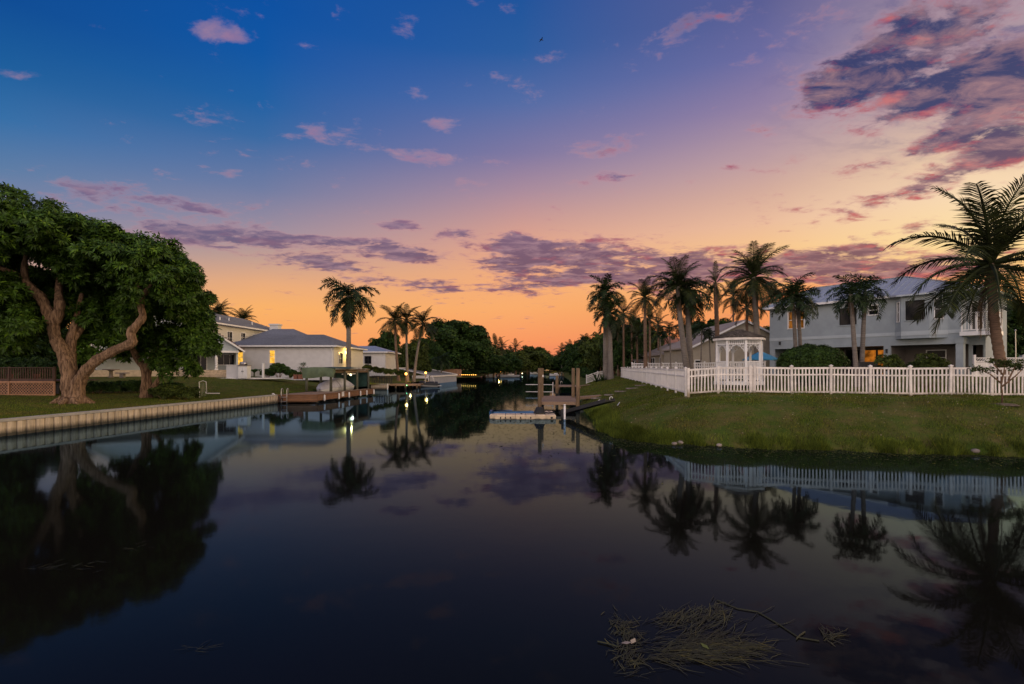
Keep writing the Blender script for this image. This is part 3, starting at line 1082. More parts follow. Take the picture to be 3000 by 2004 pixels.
def post_mesh(m, h, w, capped):
    mb = MB()
    mb.span(-w / 2, w / 2, -w / 2, w / 2, -.12, h)
    if capped:
        mb.span(-w * .72, w * .72, -w * .72, w * .72, h, h + .035)
        n = len(mb.v)
        q = w * .62
        mb.v += [(-q, -q, h + .035), (q, -q, h + .035), (q, q, h + .035), (-q, q, h + .035), (0, 0, h + .075)]
        mb.f += [(n, n + 1, n + 4), (n + 1, n + 2, n + 4), (n + 2, n + 3, n + 4), (n + 3, n, n + 4)]
    return mb.mesh('fence_post', m)


def picket_fence(t, org, pts, h, pitch, zf, m, seed, uncapped=(), pw=.045, lean=.020, dz_=0.0):
    rr = random.Random(seed)
    pm = post_mesh(m, h + .03, .085, True)
    pu = post_mesh(m, h + .05, .10, False)
    ox, oy, oz = org
    P3 = [(x, y, zf(x, y) + dz_) for x, y in pts]
    for i, (x, y, z) in enumerate(P3):
        nx_ = P3[min(i + 1, len(P3) - 1)]
        pv = P3[max(i - 1, 0)]
        rz = math.atan2(nx_[1] - pv[1], nx_[0] - pv[0])
        link('post', pu if i in uncapped else pm, t, (x - ox, y - oy, z - oz), (rr.uniform(-lean, lean), rr.uniform(-lean, lean), rz))
    for a, c in zip(P3[:-1], P3[1:]):
        L = math.hypot(c[0] - a[0], c[1] - a[1])
        ux, uy = (c[0] - a[0]) / L, (c[1] - a[1]) / L
        rz = math.atan2(uy, ux)
        lo = lambda p, zz: (p[0] - ox, p[1] - oy, p[2] - oz + zz)
        e = .045
        A_ = (a[0] + ux * e, a[1] + uy * e, a[2])
        C_ = (c[0] - ux * e, c[1] - uy * e, c[2])
        for zz, hh in ((h - .04, .075), (h * .72, .06), (.10, .07)):
            bar('rail', t, lo(A_, zz + rr.uniform(-.008, .008)), lo(C_, zz + rr.uniform(-.008, .008)), .042, hh, m)
        n = max(1, int(round(L / pitch)) - 1)
        for i in range(n):
            s = (i + 1) / (n + 1)
            x, y = a[0] + (c[0] - a[0]) * s, a[1] + (c[1] - a[1]) * s
            z = a[2] + (c[2] - a[2]) * s
            piece('picket', t, (x - ox, y - oy, z - oz + (.07 + h - .05) / 2), (pw, .022, h - .12), m, (0, rr.uniform(-lean, lean), rz))


FA, FB = (7.45, 21.7), (19.4, 19.2)
front = [at_px(FA, FB, p) for p in (2017, 2104, 2199, 2210, 2320, 2434, 2549, 2668, 2784, 2905, 3030, 3160, 3300)]
zfence = lambda x, y: .5 * zrp(x, y) + .5 * 1.32
t = thing('picket_fence', 'white vinyl picket fence running along the top of the grass bank facing the water', 'fence', (front[0][0], front[0][1], 1.3))
picket_fence(t, (front[0][0], front[0][1], 1.3), front, 1.11, .128, zfence, M['white_dirty'], 3, uncapped=(0, 1, 2, 3), pw=.052)
SA, SB = (7.45, 21.7), (12.1, 56)
side = [at_px(SA, SB, p) for p in (2009, 1980, 1956, 1938, 1922, 1907, 1894, 1882, 1871, 1862, 1853, 1845, 1838, 1831, 1825, 1820)]
t = thing('picket_fence', 'white picket fence with closely set slats turning away from the bank corner along the canal', 'fence', (side[0][0], side[0][1], 1.3))
picket_fence(t, (side[0][0], side[0][1], 1.3), side, 1.10, .122, zfence, M['white'], 4, pw=.052)
b0_, b1_ = (13.6, 40.0), (18.6, 34.0)
back_ = [at_px((12.4, 46), (19.6, 37), p) for p in (1852, 1897, 1938, 1980, 2023, 2065, 2100, 2140, 2185, 2240)]
t = thing('picket_fence', 'low white picket fence behind the gazebo in front of the tan house', 'fence', (back_[0][0], back_[0][1], 1.7))
picket_fence(t, (back_[0][0], back_[0][1], 1.7), back_, 1.08, .17, lambda x, y: 1.76, M['white'], 5, pw=.055)

# ------------------------------------------------------------------ gazebo
gx_, gy_, gz_ = 12.42, 28.0, 1.50
t = thing('gazebo', 'white octagonal gazebo with scrollwork brackets and weathered shingle roof behind the picket fence', 'gazebo', (gx_, gy_, gz_))
RG = 1.17
ang = [R(-(8 + 45 * i)) for i in range(8)]
cor = [(RG * math.cos(a), RG * math.sin(a)) for a in ang]
zt, zfl, zrl, zfr = 2.46, .18, 1.24, 2.17       # plate, floor, rail top, frieze rail (local)
mb = MB()
mb.lathe([(RG + .16, .0), (RG + .16, zfl)], n=8)
mb.build('floor', M['white_trim'], t, rz=R(-8))
for x, y in cor:
    link('post', MB().span(-.05, .05, -.05, .05, zfl, zt).mesh('post', M['white_trim']) if 'gp' not in globals() else gp, t, (x, y, 0), (0, 0, math.atan2(y, x)))
    gp = t.children[-1].data
for i in range(8):
    a, c = cor[i], cor[(i + 1) % 8]
    vx, vy = c[0] - a[0], c[1] - a[1]
    L = math.hypot(vx, vy)
    vx, vy = vx / L, vy / L
    rz = math.atan2(vy, vx)
    e = .055
    p0, p1 = (a[0] + vx * e, a[1] + vy * e), (c[0] - vx * e, c[1] - vy * e)
    bar('top_plate', t, (*p0, zt - .05), (*p1, zt - .05), .06, .10, M['white_trim'])
    bar('frieze_rail', t, (*p0, zfr), (*p1, zfr), .05, .045, M['white_trim'])
    ns = 8
    for k in range(ns):
        s = (k + .5) / ns
        piece('spindle', t, (p0[0] + (p1[0] - p0[0]) * s, p0[1] + (p1[1] - p0[1]) * s, (zfr + zt - .1) / 2 + .01), (.035, .03, zt - .12 - zfr), M['white_trim'], (0, 0, rz))
    if i != 2:
        bar('handrail', t, (*p0, zrl), (*p1, zrl), .07, .05, M['white_trim'])
        bar('handrail', t, (*p0, zfl + .12), (*p1, zfl + .12), .05, .05, M['white_trim'])
        for k in range(9):
            s = (k + .5) / 9
            piece('baluster', t, (p0[0] + (p1[0] - p0[0]) * s, p0[1] + (p1[1] - p0[1]) * s, (zfl + zrl) / 2 + .04), (.042, .03, zrl - zfl - .17), M['white_trim'], (0, 0, rz))
    for sgn in (0, 1):
        mb = MB()
        o, dr = (p0, 1) if sgn == 0 else (p1, -1)

        def q(u, w):
            return (o[0] + vx * dr * u, o[1] + vy * dr * u, zfr - .025 - w)
        arc = [q(.02 + .30 * math.sin(s) * .95, .36 * math.cos(s)) for s in np.linspace(0, math.pi / 2, 7)]
        mb.tube([q(*p_) for p_ in ((.01, .38), (.05, .345), (.055, .285), (.085, .245), (.135, .225), (.16, .175), (.175, .125), (.22, .095), (.275, .08), (.32, .045), (.36, .005))], .017, 5)
        mb.tube([q(.085 + .04 * math.cos(s), .105 + .045 * math.sin(s)) for s in np.linspace(0, 5.6, 9)], .016, 5)
        mb.tube([q(.035 + .02 * math.cos(s), .235 + .035 * math.sin(s)) for s in np.linspace(0, 5.6, 8)], .014, 5)
        mb.tube([q(.215 + .04 * math.cos(s), .038 + .02 * math.sin(s)) for s in np.linspace(0, 5.6, 8)], .014, 5)
        mb.tube([q(.012, .0), q(.012, .38)], .014, 5)
        mb.build('bracket', M['white_trim'], t)
RE, zr0, zr1 = 1.38, zt + .03, zt + .50
mb = MB()
ring = [(RE * math.cos(a), RE * math.sin(a)) for a in ang]
for i in range(8):
    a, c = ring[i], ring[(i + 1) % 8]
    mb.face([(a[0], a[1], zr0 - .10), (a[0], a[1], zr0), (c[0], c[1], zr0), (c[0], c[1], zr0 - .10)])
    mb.face([(a[0], a[1], zr0 - .10), (c[0], c[1], zr0 - .10), (c[0] * .8, c[1] * .8, zr0 - .08), (a[0] * .8, a[1] * .8, zr0 - .08)])
    mb.face([(a[0], a[1], zr0), (0, 0, zr1 - .02), (c[0], c[1], zr0)])
mb.build('fascia', M['white_dirty'], t)
rr = random.Random(9)
rf = link('roof', MB().lathe([(.10, zr1 - .05), (.05, zr1 + .03)], n=8).mesh('roof_cap', M['cedar']), t)
nc = 7
for i in range(8):
    a, c = Vector((*ring[i], zr0)), Vector((*ring[(i + 1) % 8], zr0))
    ap = Vector((0, 0, zr1))
    for k in range(nc):
        s0, s1 = k / nc - .03, (k + 1) / nc
        lo0, lo1 = a.lerp(ap, max(s0, -.02)), c.lerp(ap, max(s0, -.02))
        w = (lo1 - lo0).length
        n = max(1, int(round(w / .20)))
        mid0 = (lo0 + lo1) / 2
        mid1 = (a.lerp(ap, s1) + c.lerp(ap, s1)) / 2
        up = (mid1 - mid0)
        ux = (lo1 - lo0).normalized()
        nrm = ux.cross(up.normalized())
        if nrm.z < 0:
            nrm = -nrm
        rot = Matrix((ux, up.normalized(), nrm)).transposed().to_euler()
        for j in range(n):
            p = lo0.lerp(lo1, (j + .5) / n) + up * .5 + nrm * (.018 + .006 * rr.random())
            o = piece('shingle', rf, p, (w / n * .94, up.length * 1.12, .018), M['cedar'], (rot.x, rot.y, rot.z))

# ------------------------------------------------------------------ blue parasol
t = thing('parasol', 'blue canvas patio parasol open beside the gazebo', 'parasol', (15.05, 31.0, 1.62))
mb = MB()
n8 = 8
rim = []
for i in range(n8 * 2):
    a = 2 * math.pi * i / (n8 * 2) + .2
    r_ = 1.02 if i % 2 == 0 else .94
    rim.append((r_ * math.cos(a), r_ * math.sin(a), 1.30 if i % 2 == 0 else 1.34))
for i in range(n8 * 2):
    p, q_ = rim[i], rim[(i + 1) % (n8 * 2)]
    m1, m2 = (p[0] * .5, p[1] * .5, 1.56), (q_[0] * .5, q_[1] * .5, 1.57)
    mb.face([p, q_, m2, m1])
    mb.face([m1, m2, (0, 0, 1.80)])
    mb.face([(p[0], p[1], p[2] - .07), (q_[0], q_[1], q_[2] - .07), q_, p])
mb.build('canopy', M['canopy_blue'], t)
MB().tube([(0, 0, 0), (0, 0, 1.86)], .025, 8).build('pole', M['metal'], t)
for i in range(n8):
    p = rim[i * 2]
    bar('rib', t, (0, 0, 1.74), (p[0] * .98, p[1] * .98, p[2] - .01), .012, .012, M['metal'])
MB().lathe([(.25, 0), (.25, .06), (.05, .10)]).build('base', M['black_metal'], t)

# ------------------------------------------------------------------ grey-blue two-storey house
HX, HY_, HZ = 23.1, 45.9, 1.80
hrz = math.atan2(-.82, .57)
t = thing('house', 'two-storey grey-blue house with pale metal roof and corner balcony behind the picket fence', 'house', (HX, HY_, HZ), hrz)
ZB, ZE = 3.24, 5.86          # belt top, eaves (local)
OT = 2.27                    # top of the ground floor openings
holes = [(1.62, 2.98, 4.02, 5.50), (5.66, 6.98, 4.02, 5.42), (7.75, 8.40, 4.70, 5.42),
         (.45, 3.4, 0, OT), (4.9, 8.75, 0, OT), (9.2, 13.0, 0, OT), (9.5, 12.6, 2.75, 5.6)]
mb = MB()
wall_mb(mb, 0, 13.3, -.4, ZE, 0, .18, [h for h in holes])
mb.span(-.0, .18, .18, 7, -.4, ZE)
mb.span(.18, 14.0, 6.82, 7, -.4, ZE)
mb.span(13.12, 13.3, .18, 1.6, OT, ZE)
wall_mb(mb, 13.3, 14.2, -.4, ZE, 1.6, 1.78, [(13.45, 14.05, 3.3, 5.2), (13.5, 14.1, 0, 2.2)])
mb.span(14.02, 14.2, 1.78, 7, -.4, ZE)
# bay window body
for z0, z1, k in ((2.72, 4.05, 0), (5.5, ZE, 1)):
    pass
bay = [(9.5, 0), (10.05, -.62), (11.72, -.62), (12.6, 0)]
def bay_wall(p, q, z0, z1, hole=None):
    L = math.hypot(q[0] - p[0], q[1] - p[1])
    ux, uy = (q[0] - p[0]) / L, (q[1] - p[1]) / L
    sub = MB()
    wall_mb(sub, 0, L, z0, z1, 0, .12, [hole] if hole else [])
    for v in sub.v:
        pass
    n = len(mb.v)
    mb.v += [(p[0] + v[0] * ux - v[1] * uy, p[1] + v[0] * uy + v[1] * ux, v[2]) for v in sub.v]
    mb.f += [tuple(i + n for i in f_) for f_ in sub.f]
bay_wall(bay[0], bay[1], 2.72, ZE, (.28, .62, 3.98, 5.45))
bay_wall(bay[1], bay[2], 2.72, ZE, (.25, 1.42, 4.02, 5.50))
bay_wall(bay[2], bay[3], 2.72, ZE, (.28, .80, 4.05, 5.45))
mb.face([(*bay[0], 2.72), (*bay[1], 2.72), (*bay[2], 2.72), (*bay[3], 2.72)])
mb.build('wall', M['stucco_blue'], t)
mb = MB()
mb.span(0, 9.48, -.035, -.002, ZB - .24, ZB)
mb.span(12.62, 13.3, -.035, -.002, ZB - .24, ZB)
for p, q_ in zip(bay[:-1], bay[1:]):
    L = math.hypot(q_[0] - p[0], q_[1] - p[1])
    nx_, ny_ = (q_[1] - p[1]) / L, -(q_[0] - p[0]) / L
    mb.face([(p[0] + nx_ * .02, p[1] + ny_ * .02, ZB - .30), (q_[0] + nx_ * .02, q_[1] + ny_ * .02, ZB - .30), (q_[0] + nx_ * .02, q_[1] + ny_ * .02, ZB), (p[0] + nx_ * .02, p[1] + ny_ * .02, ZB)])
mb.build('belt_course', M['stucco_pale_blue'], t)
mb = MB()
mb.span(.2, 13.1, 3.0, 3.1, -.4, OT + .2)
mb.span(.2, 13.1, .2, 3.0, OT + .03, OT + .12)
mb.span(3.45, 4.85, .2, 3.0, -.4, OT)
mb.span(8.8, 9.15, .2, 3.0, -.4, OT)
mb.span(13.35, 14.0, 3.2, 3.3, -.4, 5.3)
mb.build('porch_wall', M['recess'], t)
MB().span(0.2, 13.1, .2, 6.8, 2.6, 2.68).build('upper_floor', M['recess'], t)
window(t, (2.3, 0, 4.02), 1.30, 1.42, M['glow_faint'], M['white_trim'], nx=2, nz=2, label='lit amber window', deep=.1)
window(t, (6.32, 0, 4.02), 1.26, 1.36, M['glass'], M['stucco_blue'], nz=1)
window(t, (8.07, 0, 4.70), .60, .68, M['glass'], M['white_trim'], nz=2)
a01 = math.atan2(bay[1][1] - bay[0][1], bay[1][0] - bay[0][0])
a23 = math.atan2(bay[3][1] - bay[2][1], bay[3][0] - bay[2][0])
window(t, (9.5 + .45 * math.cos(a01), .45 * math.sin(a01), 3.98), .34, 1.42, M['glass'], M['white_trim'], rz=a01, nz=2, fw=.04)
window(t, (10.05 + .835, -.62, 4.02), 1.14, 1.42, M['glass'], M['stucco_blue'], nz=1, fw=.05)
window(t, (11.72 + .54 * math.cos(a23), -.62 + .54 * math.sin(a23), 4.05), .46, 1.36, M['glass'], M['white_trim'], rz=a23, nz=2, fw=.05)
# lit sliding doors and dark window in the porches
for i, x in enumerate((6.75, 7.75)):
    window(t, (x, 2.98, 0), .86, 2.05, M['glow_dim'], M['black_metal'], nx=1, nz=1, label='lit orange glass door', name='glass_door', deep=.02)
MB().span(8.12, 8.34, 2.78, 2.86, .75, 1.95).build('lit_curtain', M['glow_window'], t)
window(t, (5.55, 2.98, 0), 1.0, 2.05, M['glass'], M['black_metal'], nx=2, nz=1, name='glass_door', deep=.02)
window(t, (11.1, 2.98, .85), 1.1, 1.05, M['glass'], M['white_trim'], nz=2, deep=.02)
window(t, (1.9, 2.98, 0), 2.2, 2.05, M['glass'], M['black_metal'], nx=3, nz=1, name='glass_door', deep=.02)
window(t, (13.75, 1.6, 3.3), .58, 1.86, M['pane_dim'], M['white_trim'], nz=1, name='balcony_door', deep=.1)
# gooseneck lanterns
for x, y, z in ((8.98, -.01, 1.72), (13.4, 1.0, 4.6), (.95, -.01, 2.62)):
    mb = MB()
    mb.span(x - .05, x + .05, y - .16, y - .03, z, z + .26)
    mb.span(x - .07, x + .07, y - .18, y - .02, z + .26, z + .29)
    mb.span(x - .02, x + .02, y - .03, y, z + .12, z + .18)
    mb.build('wall_lantern', M['black_metal'], t)
# pier under the balcony, balcony slab and railing
mb = MB()
mb.span(13.02, 13.42, -.04, .42, -.4, 2.75)
mb.span(12.98, 13.46, -.08, .46, 2.30, 2.70)
mb.build('pier', M['stucco_blue'], t)
mb = MB()
mb.span(13.32, 15.1, -.45, 1.58, 2.78, 3.05)
bl = mb.build('balcony', M['white_trim'], t)
for x, y in ((13.42, -.38), (14.2, -.38), (15.02, -.38), (15.02, 1.5)):
    piece('railing_post', bl, (x, y, 3.05 + .65), (.07, .07, 1.3), M['white_trim'])
for a, c in (((13.42, -.38), (15.02, -.38)), ((15.02, -.38), (15.02, 1.5))):
    for zz in (4.30, 3.16):
        bar('rail', bl, (*a, zz), (*c, zz), .05, .05, M['white_trim'])
    n = int(math.hypot(c[0] - a[0], c[1] - a[1]) / .16)
    for k in range(1, n):
        s = k / n
        piece('baluster', bl, (a[0] + (c[0] - a[0]) * s, a[1] + (c[1] - a[1]) * s, 3.73), (.025, .025, 1.12), M['white_trim'])
# hipped metal roof with raised seams
mb = MB()
hip_roof(mb, 0, 14.2, 0, 7, ZE + .12, ZE + 1.95, (2.6, 5.6), 'x', .45, .12)
rf = mb.build('roof', M['metal_roof'], t)
fascia(t, 0, 14.2, 0, 7, ZE + .10, M['white_trim'], .45, .16)
za, zb = ZE + .12, ZE + 1.95
for k in range(36):
    x = -.3 + k * .44
    x0_, x1_ = -.45, 14.65
    run = 3.95
    f_ = 1.0
    if x < x0_ + 2.6:
        f_ = (x - x0_) / 2.6
    if x > x1_ - 5.6:
        f_ = (x1_ - x) / 5.6
    if f_ <= .06 or x > x1_:
        continue
    bar('roof_seam', rf, (x, -.45, za + .012), (x, -.45 + run * f_, za + (zb - za) * f_ + .012), .03, .035, M['metal_roof'])
for p, q_ in (((-.45, -.45, za), (2.15, 3.5, zb)), ((14.65, -.45, za), (9.05, 3.5, zb)), ((2.15, 3.5, zb), (9.05, 3.5, zb))):
    bar('ridge_cap', rf, Vector(p) + Vector((0, 0, .03)), Vector(q_) + Vector((0, 0, .03)), .16, .03, M['metal_roof'])
mb = MB()
mb.face([(9.1, -.42, ZE + .13), (9.9, -1.0, ZE + .02), (11.1, .6, ZE + .62), (10.9, .6, ZE + .62)])
mb.face([(9.9, -1.0, ZE + .02), (11.9, -1.0, ZE + .02), (11.1, .6, ZE + .62)])
mb.face([(11.9, -1.0, ZE + .02), (13.0, -.42, ZE + .13), (11.2, .6, ZE + .62), (11.1, .6, ZE + .62)])
mb.face([(9.1, -.42, ZE - .03), (9.9, -1.0, ZE - .10), (9.9, -1.0, ZE + .02), (9.1, -.42, ZE + .13)])
mb.face([(9.9, -1.0, ZE - .10), (11.9, -1.0, ZE - .10), (11.9, -1.0, ZE + .02), (9.9, -1.0, ZE + .02)])
mb.face([(11.9, -1.0, ZE - .10), (13.0, -.42, ZE - .03), (13.0, -.42, ZE + .13), (11.9, -1.0, ZE + .02)])
mb.face([(9.1, -.42, ZE - .03), (13.0, -.42, ZE - .03), (11.9, -1.0, ZE - .10), (9.9, -1.0, ZE - .10)])
mb.build('bay_roof', M['metal_roof'], t)

# ------------------------------------------------------------------ tan gabled house, low wing, yellow house
def gable_house(t, x0, x1, y0, y1, ze, zp, m_wall, m_roof, over=.35, th=.14):
    xm = (x0 + x1) / 2
    mb = MB()
    mb.span(x0, x1, y0, y1, -.5, ze)
    for y in (y0, y1):
        mb.face([(x0, y, ze), (x1, y, ze), (xm, y, zp)] if y == y0 else [(x1, y, ze), (x0, y, ze), (xm, y, zp)])
    mb.build('wall', m_wall, t)
    mb = MB()
    sl = (zp - ze) / (xm - x0)
    for sg in (-1, 1):
        xe = xm + sg * ((xm - x0) + over)
        ze_ = ze - over * sl
        a = [(xe, y0 - over, ze_ + .05), (xm, y0 - over, zp + .05), (xm, y1 + over, zp + .05), (xe, y1 + over, ze_ + .05)]
        c = [(p[0], p[1], p[2] + th) for p in a]
        mb.face(a)
        mb.face(c)
        for i in range(4):
            j = (i + 1) % 4
            mb.face([a[i], a[j], c[j], c[i]])
    rf = mb.build('roof', m_roof, t)
    for sg in (-1, 1):
        xe = xm + sg * ((xm - x0) + over)
        bar('bargeboard', t, (xe, y0 - over - .03, ze - over * sl + .05), (xm, y0 - over - .03, zp + .05), .04, .16, M['white_trim'])
    return rf


t = thing('house', 'tan stucco house with a steep gable and tiled roof behind the gazebo', 'house', (16.9, 48, 1.8))
gable_house(t, 0, 9.8, 0, 9, 2.55, 4.95, M['stucco_tan'], M['shingle_tan'])
mb = MB()
mb.span(.9, 2.6, -.06, -.01, .3, 2.0)
mb.build('garage_panel', M['stucco_tan'], t)
window(t, (.55, -.0, .4), .55, .9, M['glass'], M['white_trim'], deep=-.02)
window(t, (3.9, -.0, .2), 1.1, .9, M['glass'], M['white_trim'], deep=-.02)
mb = MB()
wall_mb(mb, 0, 6, -.5, 2.2, 10, 10.1)
mb.span(.5, 6.5, 9.4, 21, -.5, 2.1)
w_ = mb.build('wing_wall', M['stucco_tan'], t)
mb = MB()
hip_roof(mb, .5, 6.5, 9.4, 21, 2.15, 3.8, (.4, 2.6), 'y', .4)
rf = mb.build('wing_roof', M['shingle_tan'], t)
for k in range(7):
    s = (k + .5) / 7
    bar('tile_course', rf, (.1 + 3.4 * s, 9.0 + 0 * s, 2.17 + 1.65 * s), (.1 + 3.4 * s, 21.4 - 2.6 * s, 2.17 + 1.65 * s), .10, .05, M['shingle_tan'])
for y in (11.5, 15.2):
    window(t, (.5, y, .2), 1.6, 1.6, M['glass'], M['white_trim'], rz=R(-90), nx=2, nz=1, deep=-.02)
t = thing('house', 'yellow two-storey house with a red tiled roof seen between palm trunks', 'house', (20.6, 76, 1.8))
mb = MB()
mb.span(0, 7.5, 0, 10, -.5, 3.75)
mb.build('wall', M['stucco_yellow'], t)
mb = MB()
hip_roof(mb, 0, 7.5, 0, 10, 3.8, 5.5, (3, 3), 'y', .5)
mb.build('roof', M['tile_red'], t)
fascia(t, 0, 7.5, 0, 10, 3.78, M['white_trim'], .5)
window(t, (0, 1.7, 1.7), .9, 1.5, M['glass'], M['white_trim'], rz=R(-90), nx=2, deep=-.02)
window(t, (2.4, 0, 1.8), .9, 1.3, M['glass'], M['white_trim'], nx=2, deep=-.02)
# pool cage
t = thing('screen_enclosure', 'white framed pool screen enclosure between the far palm trunks', 'pool cage', (17.0, 66, 1.75))
for x in (-1.2, .2, 1.5, 2.8, 3.9):
    piece('post', t, (x, 0, .75), (.07, .07, 1.5), M['white_trim'])
for z in (.9, 1.5):
    bar('beam', t, (-1.2, 0, z), (3.9, 0, z), .08, .1, M['white_trim'])
mb = MB()
mb.face([(-1.5, -.3, 1.56), (4.2, -.3, 1.56), (4.0, 4, 2.6), (-1.2, 4, 2.6)])
mb.build('roof', M['recess'], t)

# metal shed, privacy fence, flagpole, lounger
t = thing('shed', 'low shed with a ribbed metal roof beyond the balcony house', 'shed', (36.5, 41, 1.7))
mb = MB()
mb.span(.3, 9, .4, 5, -.5, 1.55)
mb.build('wall', M['stucco_pale_blue'], t)
mb = MB()
mb.face([(0, 0, 1.5), (9.5, 0, 1.5), (9.5, 3, 3.1), (0, 3, 3.1)])
mb.face([(0, 3, 3.1), (9.5, 3, 3.1), (9.5, 6, 1.5), (0, 6, 1.5)])
mb.face([(0, 0, 1.4), (9.5, 0, 1.4), (9.5, 0, 1.5), (0, 0, 1.5)])
rf = mb.build('roof', M['metal_roof'], t)
for k in range(26):
    x = .1 + k * .37
    bar('roof_seam', rf, (x, 0, 1.53), (x, 3, 3.13), .06, .06, M['metal_roof'])
t = thing('privacy_fence', 'white panel privacy fence with lattice top at the edge of the far yard', 'fence', (29.8, 33.0, 1.7))
for k in range(4):
    piece('post', t, (k * 1.5, -.1 * k, .75), (.12, .12, 1.6), M['white'])
    if k < 3:
        for j in range(9):
            piece('board', t, (k * 1.5 + .14 + j * .152, -.1 * k - .01 * j, .5), (.145, .03, 1.1), M['white'])
        bar('rail', t, (k * 1.5 + .07, -.1 * k, 1.1), (k * 1.5 + 1.43, -.1 * k - .1, 1.1), .05, .07, M['white'])
        bar('rail', t, (k * 1.5 + .07, -.1 * k, 1.34), (k * 1.5 + 1.43, -.1 * k - .1, 1.34), .05, .06, M['white'])
        for j in range(8):
            bar('lattice_slat', t, (k * 1.5 + .1 + j * .16, -.1 * k, 1.13), (k * 1.5 + .3 + j * .16, -.1 * k - .01 * j, 1.32), .012, .03, M['white'])
t = thing('flagpole', 'thin bare grey pole standing in front of the white privacy fence', 'pole', (29.4, 29.9, 1.6))
MB().tube([(0, 0, 0), (.02, 0, 1.6), (0, 0, 2.95)], [.03, .025, .02], 7).build('pole', M['metal'], t)
MB().lathe([(.035, 2.95), (.05, 3.0), (.02, 3.05)], n=7).build('cap', M['metal'], t)
t = thing('lounge_chair', 'dark sling lounge chair tilted up behind the fence in front of the lit doors', 'lounge chair', (17.3, 24.6, 1.60), R(10))
mb = MB()
mb.grid([[(x - .35, y, z) for x in (0, .35, .7, 1.05)] for y, z in ((-.75, .36), (0, .36), (.1, .42), (.45, 1.1))])
mb.build('seat', M['black'], t)
for x in (-.33, .68):
    MB().tube([(x, -.75, .33), (x, .05, .33), (x, .46, 1.1)], .025, 6).build('frame', M['black_metal'], t)
    for y in (-.6, .0):
        piece('leg', t, (x, y, .16), (.04, .04, .33), M['black_metal'])

# ------------------------------------------------------------------ palms of the right bank
pg = 'palms on the right bank'
def rp(px, Y):
    return (px - CX) / F * Y
def pal(label, pb, pt, py, Y, fl, nf, kind, seed, **k):
    xb, (xt, _, zt_) = rp(pb, Y), P(pt, py, Y)
    zb_ = zrp(xb, Y)
    return palm(label, (xb, Y, zb_), (xt, Y, zt_), k.pop('r0', .19), k.pop('r1', .11), fl, nf, kind, seed=seed, **k)


pal('tall foxtail palm with pale straight trunk, first palm beside the canal mouth', 1776, 1773, 862, 57, 2.75, 26, 'royal', 11, shaft=.9, r0=.36, r1=.22)
pal('shorter foxtail palm crowding the trunk of the first canal-side palm', 1789, 1786, 918, 56, 2.5, 22, 'royal', 12, shaft=.7, r0=.32, r1=.2, emin=-60)
pal('slim dark palm between the canal-side foxtail palms and the crooked pair', 1892, 1889, 872, 45, 2.0, 24, 'coconut', 13, r0=.2, r1=.12, brown=True)
pal('tall palm with a pale leaning trunk and upright fronds, behind the fence corner', 2021, 1985, 840, 34, 2.35, 24, 'coconut', 14, r0=.24, r1=.14, bow=.12, emin=-30)
pal('foxtail palm with heavy drooping plumes crossing the pale leaning palm', 2025, 2012, 850, 34.6, 2.3, 26, 'royal', 15, shaft=.6, r0=.25, r1=.15, emin=-62, emax=60)
pal('thin palm with a narrow ragged crown of hanging dry fronds', 2106, 2096, 830, 38, 1.75, 16, 'coconut', 16, r0=.2, r1=.14, emin=-62, emax=82, dead=12, brown=True, squeeze=.62)
pal('big coconut palm rising behind the gazebo roof', 2226, 2208, 812, 34, 2.65, 30, 'coconut', 17, r0=.26, r1=.15, emin=-60, dead=6, nuts=5)
pal('christmas palm with forked slim trunk before the lit upstairs window', 2337, 2322, 868, 30, 1.75, 20, 'short', 18, r0=.12, r1=.09, shaft=.4, emin=-30)
pal('second stem of the palm clump before the lit upstairs window', 2350, 2338, 882, 30.3, 1.6, 16, 'short', 19, r0=.12, r1=.09, shaft=.4, emin=-30)
pal('slim christmas palm leaning out from the dark lounge chair', 2512, 2492, 862, 25, 1.4, 18, 'short', 20, r0=.12, r1=.085, shaft=.4, emin=-40)
pal('straight christmas palm close beside the leaning one in front of the blue house', 2522, 2534, 858, 25.3, 1.4, 18, 'short', 21, r0=.12, r1=.085, shaft=.4, emin=-40)
pal('largest coconut palm with thick ringed trunk and wide crown over the balcony', 2950, 2904, 772, 23.5, 4.25, 25, 'coconut', 25, r0=.225, r1=.165, bow=.25, brown=True, emin=-42, emax=88, dead=5, nuts=6)
for i, (pb, pt, py, Y, fl) in enumerate([(1938, 1934, 985, 43, 1.05), (1967, 1962, 972, 43.5, 1.15), (2012, 2004, 962, 44, 1.2), (2052, 2056, 968, 43, 1.15), (2084, 2078, 985, 44, 1.0)]):
    pal(['small feathery palm nearest the yellow house', 'small feathery palm in front of the red tiled roof', 'small feathery palm behind the crossed trunks', 'small feathery palm before the gable edge', 'small feathery palm half hidden by the gable wall'][i],
        pb, pt, py, Y, fl, 16, 'short', 30 + i, r0=.07, r1=.05, shaft=.25, emin=-20, dead=0, group='small palms along the back fence')
for i, (pb, py, Y, fl) in enumerate([(1828, 918, 62, 2.1), (1852, 950, 66, 2.0), (1812, 975, 70, 2.0), (1905, 935, 58, 1.8), (1930, 950, 64, 2.0), (1868, 985, 62, 1.8), (2150, 870, 60, 2.4), (2190, 900, 44, 2.0), (2262, 880, 58, 2.2)]):
    pal('dark palm in the crowded grove behind the canal-side palms', pb, pb - 2, py, Y, fl, 16, 'coconut', 40 + i, r0=.15, r1=.10, brown=True, group='dark palms crowded behind the white side fence')

